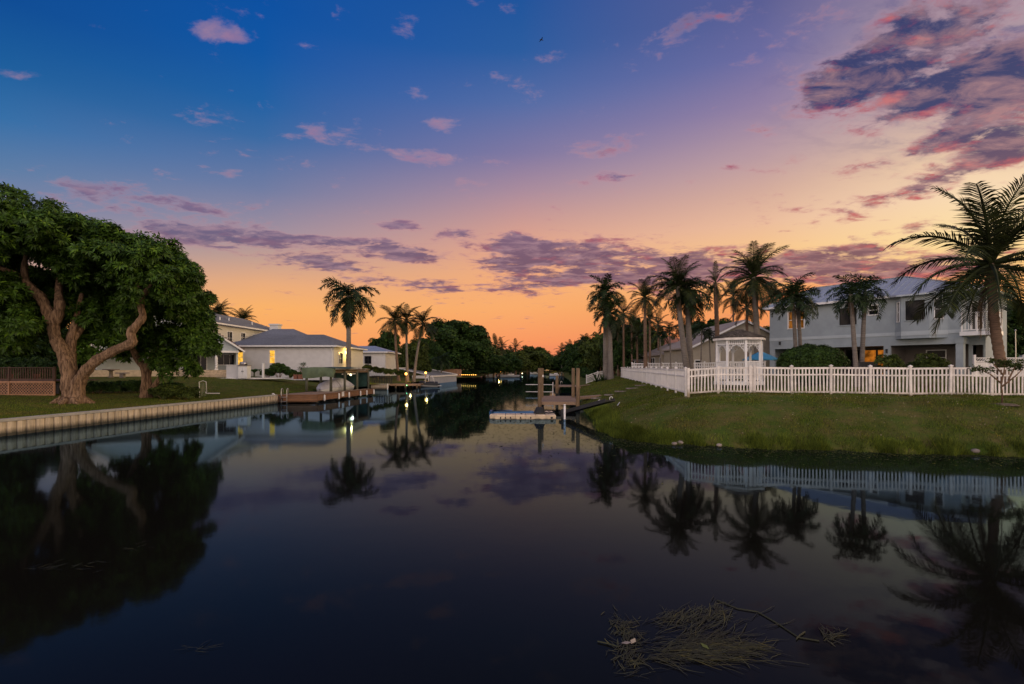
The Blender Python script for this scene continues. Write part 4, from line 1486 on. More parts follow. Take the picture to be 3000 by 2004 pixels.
# ------------------------------------------------------------------ shrubs of the right bank
bush('hedge_bush', 'large clipped dome hedge in front of the blue house', 'hedge', 15.95, 27.2, 1.5, 1.72, 1.3, 2.15, M['leaf_hedge'], 51, n=260, ll=.09, lw=.05, k=6, nw=46, core=True)
bush('rose_bush', 'loose flowering bush below the wall lantern', 'bush', 17.9, 24.3, 1.45, .62, .5, 1.75, M['leaf_mid'], 52, n=26)
bush('bush', 'olive bush below the dark porch opening', 'bush', 20.0, 24.6, 1.5, 1.15, .6, 1.6, M['leaf_mid'], 53, n=40)
for i, (x, y, s) in enumerate([(20.6, 22.8, .8), (22.0, 22.9, .65), (23.7, 22.6, .6)]):
    t = thing('fern_plant', ['yellow-green arching fern behind the fence below the porch window', 'small upright yellow-green fern beside the porch pier', 'low green fern at the foot of the largest coconut palm'][i], 'plant', (x, y, 1.4))
    rr = random.Random(60 + i)
    for k in range(14):
        me = frond_mesh('short', [26, 46, 64][k % 3], k % 3)
        if 'lime_frond' not in globals():
            lime_frond = {}
        if me.name not in lime_frond:
            c_ = me.copy()
            c_.materials.clear()
            c_.materials.append(M['leaf_lime'])
            lime_frond[me.name] = c_
        o = link('frond', lime_frond[me.name], t, (0, 0, 0), (0, 0, k * 2.4))
        o.scale = (s, s, s)
    piece('stem', t, (0, 0, .02), (.08, .08, .2), M['bark'])
# small tree on the bank
sx, sy = 16.42, 17.15
t = thing('young_tree', 'small sparse young tree on the open bank in front of the fence', 'tree', (sx, sy, zrp(sx, sy)))
br = [[(0, 0, -.1), (.0, 0, .45), (-.03, 0, .75)], [(-.03, 0, .7), (-.3, .1, 1.0), (-.72, .1, 1.2)], [(-.03, 0, .7), (.05, 0, 1.05), (.1, 0, 1.42)], [(0, 0, .6), (.35, -.1, .95), (.75, 0, 1.25)],
      [(.02, 0, 1.0), (-.25, 0, 1.3), (-.35, 0, 1.42)], [(.2, 0, .8), (.4, 0, 1.2), (.5, 0, 1.4)]]
for i, p in enumerate(br):
    MB().tube(p, [.03, .02, .01], 6).build('trunk' if i == 0 else 'branch', M['bark'], t, True)
rng = np.random.default_rng(7)
tips = np.array([p[-1] for p in br[1:]] + [(.0, 0, 1.3), (.3, 0, 1.3), (-.5, .1, 1.15), (.6, 0, 1.3)])
C_ = np.repeat(tips, 16, 0) + rng.normal(0, [.13, .12, .06], (len(tips) * 16, 3))
V, Fc = leaves(rng, C_, rng.normal(0, .5, C_.shape) + [0, 0, 1], 7, .10, .045, .2)
link('crown', mesh_np('crown', V, Fc, M['leaf_mid']), t)
MB().lathe([(.45, -.03), (.34, .025), (.01, .05)], n=14).build('soil_ring', M['soil'], t)

# ------------------------------------------------------------------ right dock
PZ = EYE - .01
t = thing('dock', 'timber dock with tall square-topped piles at the near end of the canal bank', 'dock', (2.6, 28.7, 0), -.075)
for x, y in ((-1.05, -.02), (1.08, -.02), (-1.0, 4.6), (1.02, 4.6), (-1.0, 6.2), (1.02, 6.2)):
    tall = y < 5
    MB().tube([(x, y, -1.2), (x, y, .5), (x + .01, y, PZ if tall else .4)], [.115, .108, .104], 10).build('pile', M['pile'], t, True)
for k in range(56):
    y = .18 + k * .111
    w = 2.24 if not (k < 1 or 39 < k < 43) else 1.84
    piece('plank', t, (.02, y, .475), (w, .103, .03), M['deck_wood'])
for x in (-.9, 0, .92):
    piece('joist', t, (x, 3.2, .40), (.07, 6.1, .11), M['deck_wood'])
piece('front_beam', t, (.02, .09, .41), (2.3, .06, .17), M['deck_wood'])
bar('gangplank', t, (1.18, 5.2, .47), (2.9, 5.4, .60), .7, .04, M['deck_wood'])
bar('gangplank', t, (1.18, 4.75, .40), (2.9, 4.95, .53), .06, .14, M['deck_wood'])
piece('cleat', t, (-.86, .1, 1.95), (.07, .14, .12), M['metal'])

# ------------------------------------------------------------------ floating drive-on dock
t = thing('floating_dock', 'tan and blue plastic floating watercraft dock with pointed end', 'floating dock', (.65, 25.0, 0))
def pont(x0, x1, y0, y1, h, m, name, nose=0):
    mb = MB()
    a = [(x0, y0), (x1, y0), (x1, y1), (x0, y1)]
    if nose:
        a = [(x0 - nose, y0 + .30), (x0, y0), (x1, y0), (x1, y1), (x0, y1), (x0 - nose, y1 - .30)]
    n = len(a)
    cx_, cy_ = sum(p[0] for p in a) / n, sum(p[1] for p in a) / n
    prev = None
    for z, s in ((-.12, .97), (0, 1), (h - .04, 1), (h, .94)):
        ringp = [(cx_ + (p[0] - cx_) * s, cy_ + (p[1] - cy_) * s, z) for p in a]
        if prev:
            for i in range(n):
                j = (i + 1) % n
                mb.face([prev[i], prev[j], ringp[j], ringp[i]])
        prev = ringp
    mb.face(prev)
    return mb.build(name, m, t)
xs_ = [-1.42, -.95, -.48, 0, .47, .94, 1.41]
for i, (a, c) in enumerate(zip(xs_[:-1], xs_[1:])):
    pont(a, c - .012, -1.15, -.30, .21, M['float_tan'], 'float_block', .28 if i == 0 else 0)
for i, (a, c) in enumerate(zip(xs_[:-1], xs_[1:])):
    if i < 4:
        pont(a, c - .012, .42, 1.05, .21, M['float_tan'], 'float_block', 0)
        pont(a, c - .012, -.28, .40, .13, M['float_tan'], 'float_block', .22 if i == 0 else 0)
    else:
        pont(a, c - .012, -.28, 1.05, .22, M['float_tan'], 'float_block')
pont(-1.55, .45, .30, .46, .27, M['float_blue'], 'bumper_rail', .22)
pont(-1.50, -.62, .88, 1.08, .26, M['float_blue'], 'bumper_rail', .28)
for x in (-1.18, -.96, -.72, -.25, .22, 1.2):
    piece('connector', t, (x, -1.165, .08), (.045 if x < 1 else .10, .03, .09), M['black'])
for x, y in ((-.2, -.6), (.5, .3), (1.2, .5), (.9, -.7)):
    MB().lathe([(.05, .21), (.05, .24), (.02, .245)], (x, y, 0), 8).build('cleat', M['black'], t)
t = thing('rope_coil', 'black coiled hose heaped on the tan floating dock', 'rope coil', (1.32, 24.55, .22))
mb = MB()
for k in range(5):
    r_ = .25 - .03 * k
    mb.tube([(r_ * math.cos(s), r_ * math.sin(s) * .9, .045 + .055 * k + .012 * math.sin(3 * s)) for s in np.linspace(0, 6.28, 15)], .042, 6)
mb.build('coil', M['black'], t, True)
MB().tube([(.22, 0, .05), (.42, -.1, .03), (.55, .1, .03), (.75, .05, .03)], .03, 6).build('loose_end', M['black'], t, True)
t = thing('mooring_post', 'black mooring post with a collar at the shore end of the floating dock', 'post', (2.36, 23.95, 0))
MB().tube([(0, 0, -1.0), (0, 0, .42), (0, 0, .48)], [.06, .06, .05], 9).build('post', M['black'], t, True)
MB().tube([(0, 0, .08), (0, 0, .2)], .085, 9).build('collar', M['black_metal'], t)
t = thing('marker_pipe', 'white plastic pipe standing beside the black mooring post', 'pipe', (2.46, 23.9, 0))
MB().tube([(0, 0, -1.0), (0, 0, .66)], .05, 10).build('pipe', M['white'], t, True)
MB().tube([(0, 0, .64), (0, 0, .70)], .06, 10).build('cap', M['white'], t, True)
t = thing('boat_ramp', 'black ribbed boat ramp from the floating dock up to the grass', 'ramp', (2.5, 25.2, .0))
p0, p1 = Vector((0.05, -.1, .18)), Vector((1.95, -2.05, .92))
d_ = (p1 - p0)
rz = math.atan2(d_.y, d_.x)
tilt = -math.atan2(d_.z, math.hypot(d_.x, d_.y))
L = d_.length
piece('deck', t, (p0 + p1) / 2, (L, .62, .06), M['black'], (0, tilt, rz))
nv = Vector((-math.sin(rz), math.cos(rz), 0))
upv = Vector((math.cos(rz) * math.sin(-tilt) * -1, math.sin(rz) * math.sin(-tilt) * -1, math.cos(tilt)))
for s in (-1, 1):
    piece('side_rail', t, (p0 + p1) / 2 + nv * (.35 * s) + upv * .03, (L, .06, .16), M['black'], (0, tilt, rz))
for k in range(12):
    piece('tread', t, p0.lerp(p1, (k + .5) / 12) + upv * .042, (.05, .6, .03), M['black_metal'], (0, tilt, rz))
for s in (.68, .92):
    c_ = p0.lerp(p1, s) + nv * .36
    MB().tube([c_ + Vector((-.06, 0, .05)), c_ + Vector((-.06, 0, .18)), c_ + Vector((0, 0, .22)), c_ + Vector((.06, 0, .2)), c_ + Vector((.06, 0, .08))], .016, 6).build('handle', M['white'], t, True)

# second dock further on, lone pile, far pile
t = thing('dock', 'low weathered timber dock beyond the tall square-topped piles', 'dock', (5.6, 52.5, 0))
for k in range(30):
    piece('plank', t, (.3, .15 + k * .19, .47), (2.3, .175, .04), M['deck_wood'])
for x in (-.8, 1.4):
    piece('joist', t, (x, 2.9, .39), (.08, 5.7, .12), M['deck_wood'])
    for y in (.2, 2.8, 5.4):
        MB().tube([(x, y, -1), (x, y, .46)], .10, 8).build('pile', M['pile'], t)
bar('gangplank', t, (1.5, 2.4, .48), (3.6, 2.7, .68), .7, .05, M['deck_wood'])
MB().tube([(-.6, .3, .49), (-.6, .3, .95), (-.52, .3, 1.03), (-.42, .3, .98), (-.42, .3, .8)], .025, 6).build('ladder_rail', M['metal'], t, True)
t = thing('mooring_pile', 'lone grey mooring pile seen between the two tall dock piles', 'pile', (3.95, 45, 0))
MB().tube([(0, 0, -1), (0, 0, 1.0), (0, 0, 1.72)], [.15, .14, .13], 9).build('pile', M['pile'], t, True)
t = thing('mooring_pipe', 'thin white pipe frame standing in the water beside the lone pile', 'pipe frame', (3.62, 45.3, 0))
MB().tube([(0, 0, -1), (0, 0, 1.15)], .035, 7).build('upright', M['white'], t)
MB().tube([(-2.4, .2, .92), (0, 0, .92)], .028, 7).build('crossbar', M['white'], t)
MB().tube([(-2.4, .3, .28), (0, 0, .28)], .028, 7).build('crossbar', M['white'], t)

# steps, stick, stones
for i, (px, py) in enumerate([(1751, 1167), (1789, 1157), (1821, 1147), (1852, 1138), (1878, 1129)]):
    best = min(np.linspace(22, 40, 181), key=lambda Y: abs(P(px, py, Y)[2] - zrp(P(px, py, Y)[0], Y) - .04))
    x, y, z = P(px, py, best)
    t = thing('garden_step', ['lowest pale slab step near the dock gangplank', 'second lowest pale slab step up the bank', 'middle pale slab step on the bank', 'fourth pale slab step below the side fence', 'topmost pale slab step at the foot of the side fence'][i], 'step', (x, y, z), R(20), 'slab steps up the bank')
    rr = random.Random(i)
    for k in range(3):
        piece('slab', t, ((k - 1) * .26, rr.uniform(-.03, .03), rr.uniform(-.01, .01)), (.25, .34, .07), M['stone'], (0, 0, rr.uniform(-.06, .06)))
y_ = 25.0
t = thing('garden_stake', 'thin white stake lying on the grass above the boat ramp', 'stake', (5.2, y_, zrp(5.2, y_)))
bar('stake', t, (-.16, -.5, .03), (.16, .5, .12), .03, .03, M['white'])
for i, (px, py, s, lab) in enumerate([(1976, 1292, .085, 'round pale stone at the waterline, smaller of the touching pair'), (1992, 1290, .115, 'larger pale stone of the touching pair at the waterline'),
                                       (2107, 1297, .09, 'single pale stone half in the grass by the water'), (2858, 1319, .11, 'flat pale stone on the bank edge below the young tree')]):
    Y = 3600 / (py - HY + 12)
    x = rp(px, Y)
    t = thing('stone', lab, 'stone', (x, Y, max(zrp(x, Y), .02)), i, 'stones at the waterline')
    MB().ball((0, 0, s * .3), s, 9, .62, i, .22).build('stone', M['stone'], t, True)


# ================================================================== LEFT BANK
def board_wall(t, A, C, ztop, n, m, seed, z0=-.5, ox=(0, 0)):
    """upright boards, alternately proud and set back, along A-C"""
    rr = random.Random(seed)
    L = math.hypot(C[0] - A[0], C[1] - A[1])
    ux, uy = (C[0] - A[0]) / L, (C[1] - A[1]) / L
    rz = math.atan2(uy, ux)
    w = L / n
    for i in range(n):
        s = (i + .5) * w
        off = .065 if i % 2 else 0.0
        x, y = A[0] + ux * s + uy * off, A[1] + uy * s - ux * off
        piece('board', t, (x - ox[0], y - ox[1], (z0 + ztop) / 2), (w * (.97 if i % 2 else .99), .06, ztop - z0), m, (0, rr.uniform(-.004, .004), rz))


t = thing('sea_wall', 'long weathered board sea wall with pale cap below the big tree lawn', 'sea wall', (-17.9, 17.9, 0))
A_, C_ = (-18.83, 10.0), (-15.98, 34.75)
board_wall(t, A_, C_, .50, 150, M['seawall'], 1, ox=(-17.9, 17.9))
d_ = Vector((C_[0] - A_[0], C_[1] - A_[1], 0)).normalized()
nn_ = Vector((d_.y, -d_.x, 0))
org = Vector((-17.9, 17.9, 0))
for k in range(10):
    p0 = Vector((*A_, .555)).lerp(Vector((*C_, .555)), k / 10) - org - nn_ * .08
    p1 = Vector((*A_, .555)).lerp(Vector((*C_, .555)), (k + .995) / 10) - org - nn_ * .08
    bar('cap', t, p0, p1, .34, .09, M['concrete'])
t = thing('sea_wall', 'short pale corrugated sea wall between the brown dock and the lamp dock', 'sea wall', (-15.6, 56.8, 0))
board_wall(t, (-15.7, 56.9), (-13.75, 57.1), .56, 26, M['seawall'], 2, ox=(-15.6, 56.8))
piece('cap', t, (.95, .2, .6), (2.1, .3, .08), M['concrete'])
MB().tube([(1.82, -.1, -.6), (1.82, -.1, .66)], .06, 8).build('corner_post', M['white'], t)

# ------------------------------------------------------------------ the big tree
TY = 25.0
def lb(px, py, Y, base):
    p = P(px, py, Y)
    return (p[0] - base[0], p[1] - base[1], p[2] - base[2])
bx, by = rp(213, TY), TY
tb = (bx, by, zlp(bx, by))
t = thing('spreading_tree', 'huge spreading tree with forked furrowed trunk and dense glossy crown over the lawn', 'tree', tb)
q = lambda px, py, Y=TY: lb(px, py, Y, tb)
mb = MB()
mb.limb([(0, .05, -.15), (0, 0, .06), q(206, 1150), q(204, 1105), q(196, 1062), q(180, 1022), q(160, 985), q(156, 949)], [.66, .45, .36, .325, .295, .265, .235, .20], 26, seed=3)
mb.limb([(.25, -.05, -.12), (.28, -.05, .12), q(228, 1128), q(243, 1098), q(262, 1075), q(284, 1055), q(308, 1041), q(345, 1022), q(386, 1004), q(384, 975), q(402, 950), q(418, 928), q(412, 896), q(420, 862)],
        [.48, .34, .285, .26, .245, .235, .225, .215, .21, .195, .18, .16, .14, .12], 22, seed=4)
for a in np.linspace(0, 6.28, 9)[:-1]:
    mb.limb([(.40 * math.cos(a), .36 * math.sin(a), .20), (.72 * math.cos(a + .1), .7 * math.sin(a + .1), .02), (1.0 * math.cos(a + .2), 1.0 * math.sin(a + .2), -.10)], [.20, .12, .05], 10, seed=int(a * 9))
mb.build('trunk', M['bark'], t, True)
for pts, rad in (([q(156, 949), q(136, 905), q(117, 868), q(92, 842), q(76, 822), q(72, 780), q(76, 745)], [.25, .23, .21, .18, .16, .12, .07]),
                 ([q(156, 952), q(170, 915), q(175, 888), q(172, 850, 25.4), q(180, 800, 25.8), q(200, 760, 26)], [.24, .22, .19, .15, .12, .07]),
                 ([q(204, 1105), q(209, 1070, 25.3), q(208, 1000, 25.5), q(214, 965, 25.6), q(222, 940, 25.7), q(240, 860, 26)], [.24, .21, .19, .17, .14, .08]),
                 ([q(420, 864), q(440, 840), q(470, 800), q(490, 760)], [.14, .10, .08, .05]), ([q(418, 866), q(400, 830), q(380, 780)], [.13, .09, .05]),
                 ([q(76, 822), q(40, 800), q(-20, 780), q(-90, 760)], [.15, .13, .10, .06]), ([q(210, 1000, 25.5), q(260, 930, 26.5), q(320, 860, 27.2), q(360, 800, 27.5)], [.16, .14, .10, .06]),
                 ([q(180, 800, 25.8), q(260, 740, 25), q(330, 710, 24)], [.11, .08, .05])):
    MB().limb(pts, rad, 14, seed=5).build('branch', M['bark'], t, True)
def el_(px, py, Y, rx, ry, rz_):
    p = q(px - (18 if 400 < px < 520 and Y < 26 else 0), py + (46 if py < 820 and Y < 27 else 0), Y)
    return (*p, rx, ry, rz_)
ells = [el_(-60, 690, 24.2, 3.0, 3.0, 2.0), el_(80, 670, 24.5, 2.7, 3.2, 1.9), el_(230, 720, 25.0, 2.6, 3.2, 1.7), el_(370, 765, 25.4, 2.2, 2.8, 1.55), el_(480, 775, 25.6, 1.75, 2.3, 1.6), el_(500, 850, 25.8, 1.65, 2.0, 1.6),
        el_(-10, 925, 23.8, 1.35, 1.4, 1.25), el_(-140, 880, 24, 2.3, 2.4, 2.0), el_(300, 800, 27.3, 2.8, 1.8, 1.7), el_(120, 800, 27.8, 3.0, 1.6, 1.8), el_(-60, 1000, 24.5, 1.9, 1.7, .9)]
me = crown_mesh('crown', 71, ells, 370, .30, .76, 46, 8, .27, .082, M['leaf_big'], shell=.70, droop=.5, rag=.32)
link('crown', me, t)
ells2 = [el_(275, 1000, 26.9, .9, .8, .75), el_(265, 925, 26.9, 1.2, 1.0, 1.0), el_(330, 930, 26.8, 1.5, 1.2, 1.2), el_(440, 900, 27.0, 1.3, 1.2, 1.3), el_(240, 1040, 26.3, .5, .4, .35), el_(60, 960, 27.5, 2.4, 1.0, .9), el_(350, 985, 27.2, .9, .8, .7), el_(260, 850, 28.2, 2.0, .9, 1.5), el_(370, 860, 28.0, 1.7, .9, 1.4), el_(150, 880, 28.4, 2.2, .9, 1.5), el_(20, 860, 28.0, 2.2, .9, 1.4), el_(300, 960, 28.4, 1.6, .8, 1.0), el_(470, 900, 27.6, 1.3, .9, 1.2)]
me = crown_mesh('crown', 72, ells2, 300, .35, .6, 26, 8, .30, .10, M['leaf_big'], shell=.6, droop=.5)
link('inner_leaves', me, t)

# second tree behind
bx, by = rp(428, 29.5), 29.5
tb = (bx, by, zlp(bx, by))
t = thing('broadleaf_tree', 'smaller many-stemmed tree behind the long bent limb of the huge tree', 'tree', tb)
q = lambda px, py, Y=29.5: lb(px, py, Y, tb)
mb = MB()
mb.limb([(0, 0, -.1), (0, 0, .15), q(428, 1110), q(425, 1080), q(405, 1055), q(386, 1020), q(370, 985)], [.5, .33, .26, .24, .18, .15, .08], 18, seed=8)
mb.tube([q(427, 1088), q(436, 1060), q(450, 1045), q(470, 1020), q(500, 985)], [.2, .17, .15, .12, .06], 10, wob=.1, seed=9)
mb.tube([q(440, 1150), q(460, 1118), q(480, 1092), q(500, 1070)], [.16, .13, .11, .06], 9)
mb.build('trunk', M['bark'], t, True)
ells = [el_(510, 930, 29.6, 1.9, 1.8, 1.5), el_(560, 1010, 29.4, 1.2, 1.3, 1.4), el_(590, 1020, 29.3, .75, .9, .8), el_(480, 900, 30, 2.0, 1.6, 1.7), el_(540, 1090, 29.2, 1.0, .9, .6), el_(400, 1000, 30.2, 1.0, .9, .8), el_(470, 1010, 30, 1.2, 1.1, .9), el_(470, 1062, 29.6, .8, .7, .45), el_(520, 1060, 29.4, .9, .8, .5), el_(380, 1040, 30.4, .8, .7, .5)]
link('crown', crown_mesh('crown', 73, ells, 230, .30, .52, 30, 7, .26, .10, M['leaf_big'], shell=.6, droop=.45), t)

# shrubs along the left lawn
for i, (px, py, Y, rx, h, m, lab) in enumerate([
        (285, 1150, 31.5, 1.2, .95, 'leaf_dark', 'dark low shrub just right of the forked trunk'), (350, 1150, 32, 1.3, .95, 'leaf_dark', 'dark low shrub midway between the two tree trunks'), (400, 1150, 32.5, .9, .9, 'leaf_dark', 'dark low shrub touching the second tree trunk'),
        (480, 1150, 29.2, .95, .95, 'leaf_mid', 'olive shrub just beyond the second tree trunk'), (535, 1158, 29.0, 1.05, .95, 'leaf_mid', 'leafy olive shrub by the white goal frame'), (500, 1140, 30.5, .9, 1.1, 'leaf_hedge', 'green shrub behind the olive shrubs near the goal frame')]):
    x = rp(px, Y)
    bush('shrub', lab.replace('just right of', 'beside'), 'shrub', x, Y, zlp(x, Y), rx, .8, h * .8, M[m], 80 + i, n=30, ll=.17, lw=.06, k=7, nw=24, group='shrubs under the lawn trees')
x, Y = rp(590, 30.5), 30.5
t = thing('goal_frame', 'small bent white pipe goal frame leaning beside the shrubs', 'goal', (x, Y, zlp(x, Y)))
MB().tube([(-.10, .0, 0), (-.14, 0, .95), (.04, .1, 1.02), (.16, .2, .95), (.14, .3, .35)], .022, 6).build('frame', M['white'], t, True)
mb = MB()
for k in range(5):
    mb.tube([(-.12 + .06 * k, .04 * k, .95 - .02 * k), (-.08 + .05 * k, .05 * k, .1)], .004, 4)
mb.build('net', M['metal'], t)
x, Y = rp(622, 33.2), 33.2
t = thing('plastic_pipe', 'short white plastic pipe lying on the lawn edge by the sea wall', 'pipe', (x, Y, zlp(x, Y)))
MB().tube([(-.42, 0, .14), (-.36, -.04, .05), (.42, .0, .05), (.47, 0, .05)], .035, 7).build('pipe', M['white'], t, True)

# ------------------------------------------------------------------ raised wooden deck far left
Yd = 29.5
xr = rp(162, Yd)
zg = zlp(xr, Yd)
t = thing('wooden_deck', 'raised wooden deck with dark baluster railing and tan lattice skirt', 'deck', (xr, Yd, zg))
zf_, zrt = .82, 1.62
W_ = 5.2
piece('floor', t, (-W_ / 2, 1.6, zf_ + .03), (W_, 3.2, .06), M['rail_dark'])
piece('skirt_beam', t, (-W_ / 2, -.02, zf_ - .03), (W_, .05, .14), M['lattice'])
piece('skirt_beam', t, (-W_ / 2, -.02, .05), (W_, .05, .08), M['lattice'])
for x in (-.04, -2.65, -4.9):
    piece('skirt_post', t, (x, -.03, .42), (.10, .06, .84), M['lattice'])
    piece('railing_post', t, (x, 0, zf_ + .42), (.10, .10, .86), M['rail_dark'])
piece('handrail', t, (-W_ / 2, 0, zrt), (W_, .14, .05), M['rail_dark'])
piece('lower_rail', t, (-W_ / 2, 0, zf_ + .13), (W_, .05, .07), M['rail_dark'])
for k in range(36):
    piece('baluster', t, (-.16 - k * .14, -.0, zf_ + .46), (.05, .04, .68), M['rail_dark'])
hgt = zf_ - .16
for k in range(int(W_ / .17) + 5):
    for s in (-1, 1):
        x0 = -k * .17 + .0 if s < 0 else -k * .17 + .0
        xa, xb, z0, z1 = (x0, x0 - hgt, .09, .09 + hgt) if s < 0 else (x0 - hgt, x0, .09, .09 + hgt)
        ya = .0 if s < 0 else .012
        # clip to the deck front
        pa, pb = Vector((xa, ya, z0)), Vector((xb, ya, z1))
        if min(xa, xb) < -W_:
            continue
        bar('lattice_slat', t, pa, pb, .010, .036, M['lattice'])
for k in range(4):
    for s in (-1, 1):
        c_ = hgt - (k + 1) * .17
        if c_ > .08:
            if s > 0:
                bar('lattice_slat', t, (-c_, .012, .09), (0, .012, .09 + c_), .010, .036, M['lattice'])
            else:
                bar('lattice_slat', t, (0, .0, .09 + hgt - c_), (-c_, .0, .09 + hgt), .010, .036, M['lattice'])
MB().span(-W_, -.1, .35, .40, .1, zf_ - .1).build('crawl_space_shade', M['black'], t)  # black sheet behind the lattice stands in for under-deck shade
x, Y = rp(30, 30.2), 30.2
for i, (px, Y, lab) in enumerate([(28, 30.4, 'terracotta flower pot behind the deck balusters'), (106, 30.6, 'small clay pot behind the deck railing nearest the tree')]):
    x = rp(px, Y)
    tp_ = thing('flower_pot', lab, 'pot', (x, Y, zg + zf_ + .06))
    MB().lathe([(.10, 0), (.16, .28), (.18, .30), (.18, .36), (.14, .36), (.10, .2)]).build('pot', M['terracotta'], tp_, True)
    V, Fc = leaves(np.random.default_rng(i), np.tile([[0, 0, .42]], (14, 1)) + np.random.default_rng(i).normal(0, .07, (14, 3)), np.random.default_rng(3).normal(0, .5, (14, 3)) + [0, 0, 1], 7, .18, .05, .3)
    link('foliage', mesh_np('foliage', V, Fc, M['leaf_hedge']), tp_)

for i, (px, h) in enumerate([(-20, 2.1), (45, 1.95), (110, 2.0), (165, 1.7)]):
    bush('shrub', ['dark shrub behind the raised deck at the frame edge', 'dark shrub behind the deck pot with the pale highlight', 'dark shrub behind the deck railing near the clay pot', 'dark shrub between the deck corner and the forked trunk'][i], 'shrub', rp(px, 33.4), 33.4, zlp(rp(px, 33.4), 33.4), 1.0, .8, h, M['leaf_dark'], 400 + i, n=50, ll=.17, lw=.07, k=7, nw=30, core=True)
# white house and garden trees behind the deck
t = thing('house', 'long low white house mostly hidden behind the big tree', 'house', (-46, 56, 1.55))
mb = MB()
wall_mb(mb, -10, 17, -.5, 1.9, 0, .2, [(2, 3.4, .5, 1.5), (8, 9.6, .5, 1.5), (12.5, 14.2, 0, 1.6)])
mb.span(16.8, 17, .2, 9, -.5, 1.9)
mb.span(-10, 16.8, 8.8, 9, -.5, 1.9)
mb.build('wall', M['stucco_white'], t)
mb = MB()
hip_roof(mb, -10, 17, 0, 9, 1.95, 3.6, (4, 4), 'x', .4)
mb.build('roof', M['shingle'], t)
fascia(t, -10, 17, 0, 9, 1.95, M['white_trim'], .4)
window(t, (2.7, 0, .5), 1.4, 1.0, M['glass'], M['white_trim'], nx=2, deep=.1)
window(t, (8.8, 0, .5), 1.6, 1.0, M['glass'], M['white_trim'], nx=2, deep=.1)
window(t, (13.35, 0, 0), 1.7, 1.6, M['glass'], M['white_trim'], nx=2, nz=1, deep=.1, name='glass_door')
for i, (px, Y, H, Wd) in enumerate([(-40, 40, 7.5, 7), (60, 44, 6, 6.5), (150, 47, 5.5, 5), (-120, 36, 8, 8), (255, 50, 4.5, 5)]):
    x = rp(px, Y)
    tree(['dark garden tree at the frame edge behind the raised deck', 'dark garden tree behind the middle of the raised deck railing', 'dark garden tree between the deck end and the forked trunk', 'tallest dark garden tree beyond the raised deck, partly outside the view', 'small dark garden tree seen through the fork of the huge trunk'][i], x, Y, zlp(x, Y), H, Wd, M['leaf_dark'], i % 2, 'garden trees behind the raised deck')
x, Y = rp(325, 40), 40
t = thing('garden_bench', 'pale stone garden table and seat seen past the forked trunk', 'garden table', (x, Y, zlp(x, Y)))
MB().lathe([(.22, 0), (.12, .15), (.12, .5), (.30, .6)]).build('pedestal', M['stone'], t, True)
MB().lathe([(.55, .6), (.55, .68), (.01, .69)]).build('top', M['stone'], t)
piece('seat', t, (.9, 0, .36), (.9, .35, .08), M['stone'])
piece('support', t, (.9, 0, .16), (.3, .25, .33), M['stone'])

# ------------------------------------------------------------------ gabled pavilion with steps
GY = 46.0
gz = 1.6
PRZ = R(33)
PX0 = rp(634, GY)
t = thing('pavilion', 'pale blue gabled patio pavilion with white column and stone steps', 'pavilion', (PX0, GY, gz), PRZ)
cu, su = math.cos(PRZ), math.sin(PRZ)


def pl(px, dep=0.0):
    """local x of column px on the plane that lies dep behind the gable, and the depth there"""
    k = (px - CX) / F
    ox, oy = PX0 - dep * su, GY + dep * cu
    s = (k * oy - ox) / (cu - k * su)
    return s, oy + s * su


def pz(px, py, dep=0.0):
    return EYE + (HY - py) / F * pl(px, dep)[1] - gz


xe, xa = pl(716)[0], pl(498)[0]
ze_l, za_l = pz(716, 1030), pz(498, 893)
xl = xa - (xe - xa)
zbm = pz(634, 1028)
zfl_ = pz(634, 1084)
mb = MB()
mb.face([(xl + .5, 0, zbm + .02), (xe - .5, 0, zbm + .02), (xe - .5, 0, ze_l + .28), (xa, 0, za_l - .02), (xl + .5, 0, ze_l + .28)])
mb.face([(xl + .5, .15, zbm + .02), (xl + .5, .15, ze_l + .28), (xa, .15, za_l - .02), (xe - .5, .15, ze_l + .28), (xe - .5, .15, zbm + .02)])
mb.build('gable_wall', M['stucco_pale_blue'], t)
piece('beam', t, ((xl + xe) / 2, .05, zbm - .06), (xe - xl - .9, .26, .17), M['white_trim'])
mb = MB()
th = .12
for sg, x1 in ((1, xe), (-1, xl)):
    a = [(x1, -.35, ze_l), (xa, -.35, za_l), (xa, 6.5, za_l), (x1, 6.5, ze_l)]
    c_ = [(p[0], p[1], p[2] + th) for p in a]
    mb.face(a); mb.face(c_)
    for i in range(4):
        mb.face([a[i], a[(i + 1) % 4], c_[(i + 1) % 4], c_[i]])
rf = mb.build('roof', M['tile_brown'], t)
for sg, x1 in ((1, xe), (-1, xl)):
    bar('bargeboard', t, (x1, -.39, ze_l - .02), (xa, -.39, za_l - .02), .05, .15, M['white_trim'])
n = 24
for k in range(n):
    p = Vector((xe, -.3, ze_l + th)).lerp(Vector((xa, -.3, za_l + th)), (k + .5) / n)
    bar('edge_tile', rf, p + Vector((0, -.1, .03)), p + Vector((0, .5, .03)), .20, .06, M['tile_brown'])
mb = MB()
mb.tube([(.02 * math.cos(s * 2), .05 + .02 * math.sin(s * 2), zfl_ + .12 + (zbm - .3 - zfl_) * s / 20) for s in np.linspace(0, 20, 30)], [.115 if i % 2 else .095 for i in range(30)], 10)
mb.span(-.15, .15, -.10, .20, zfl_, zfl_ + .12)
mb.span(-.15, .15, -.10, .20, zbm - .22, zbm - .14)
mb.build('column', M['white_trim'], t)
mb = MB()
mb.span(xl + .5, xe - .5, 2.6, 2.75, zfl_, zbm + .05)
mb.span(xe - .65, xe - .5, .15, 2.6, zfl_, zbm + .05)
mb.span(xl + .5, xe - .5, 2.75, 6.4, -.4, zbm - .01)
mb.build('back_wall', M['stucco_pale_blue'], t)
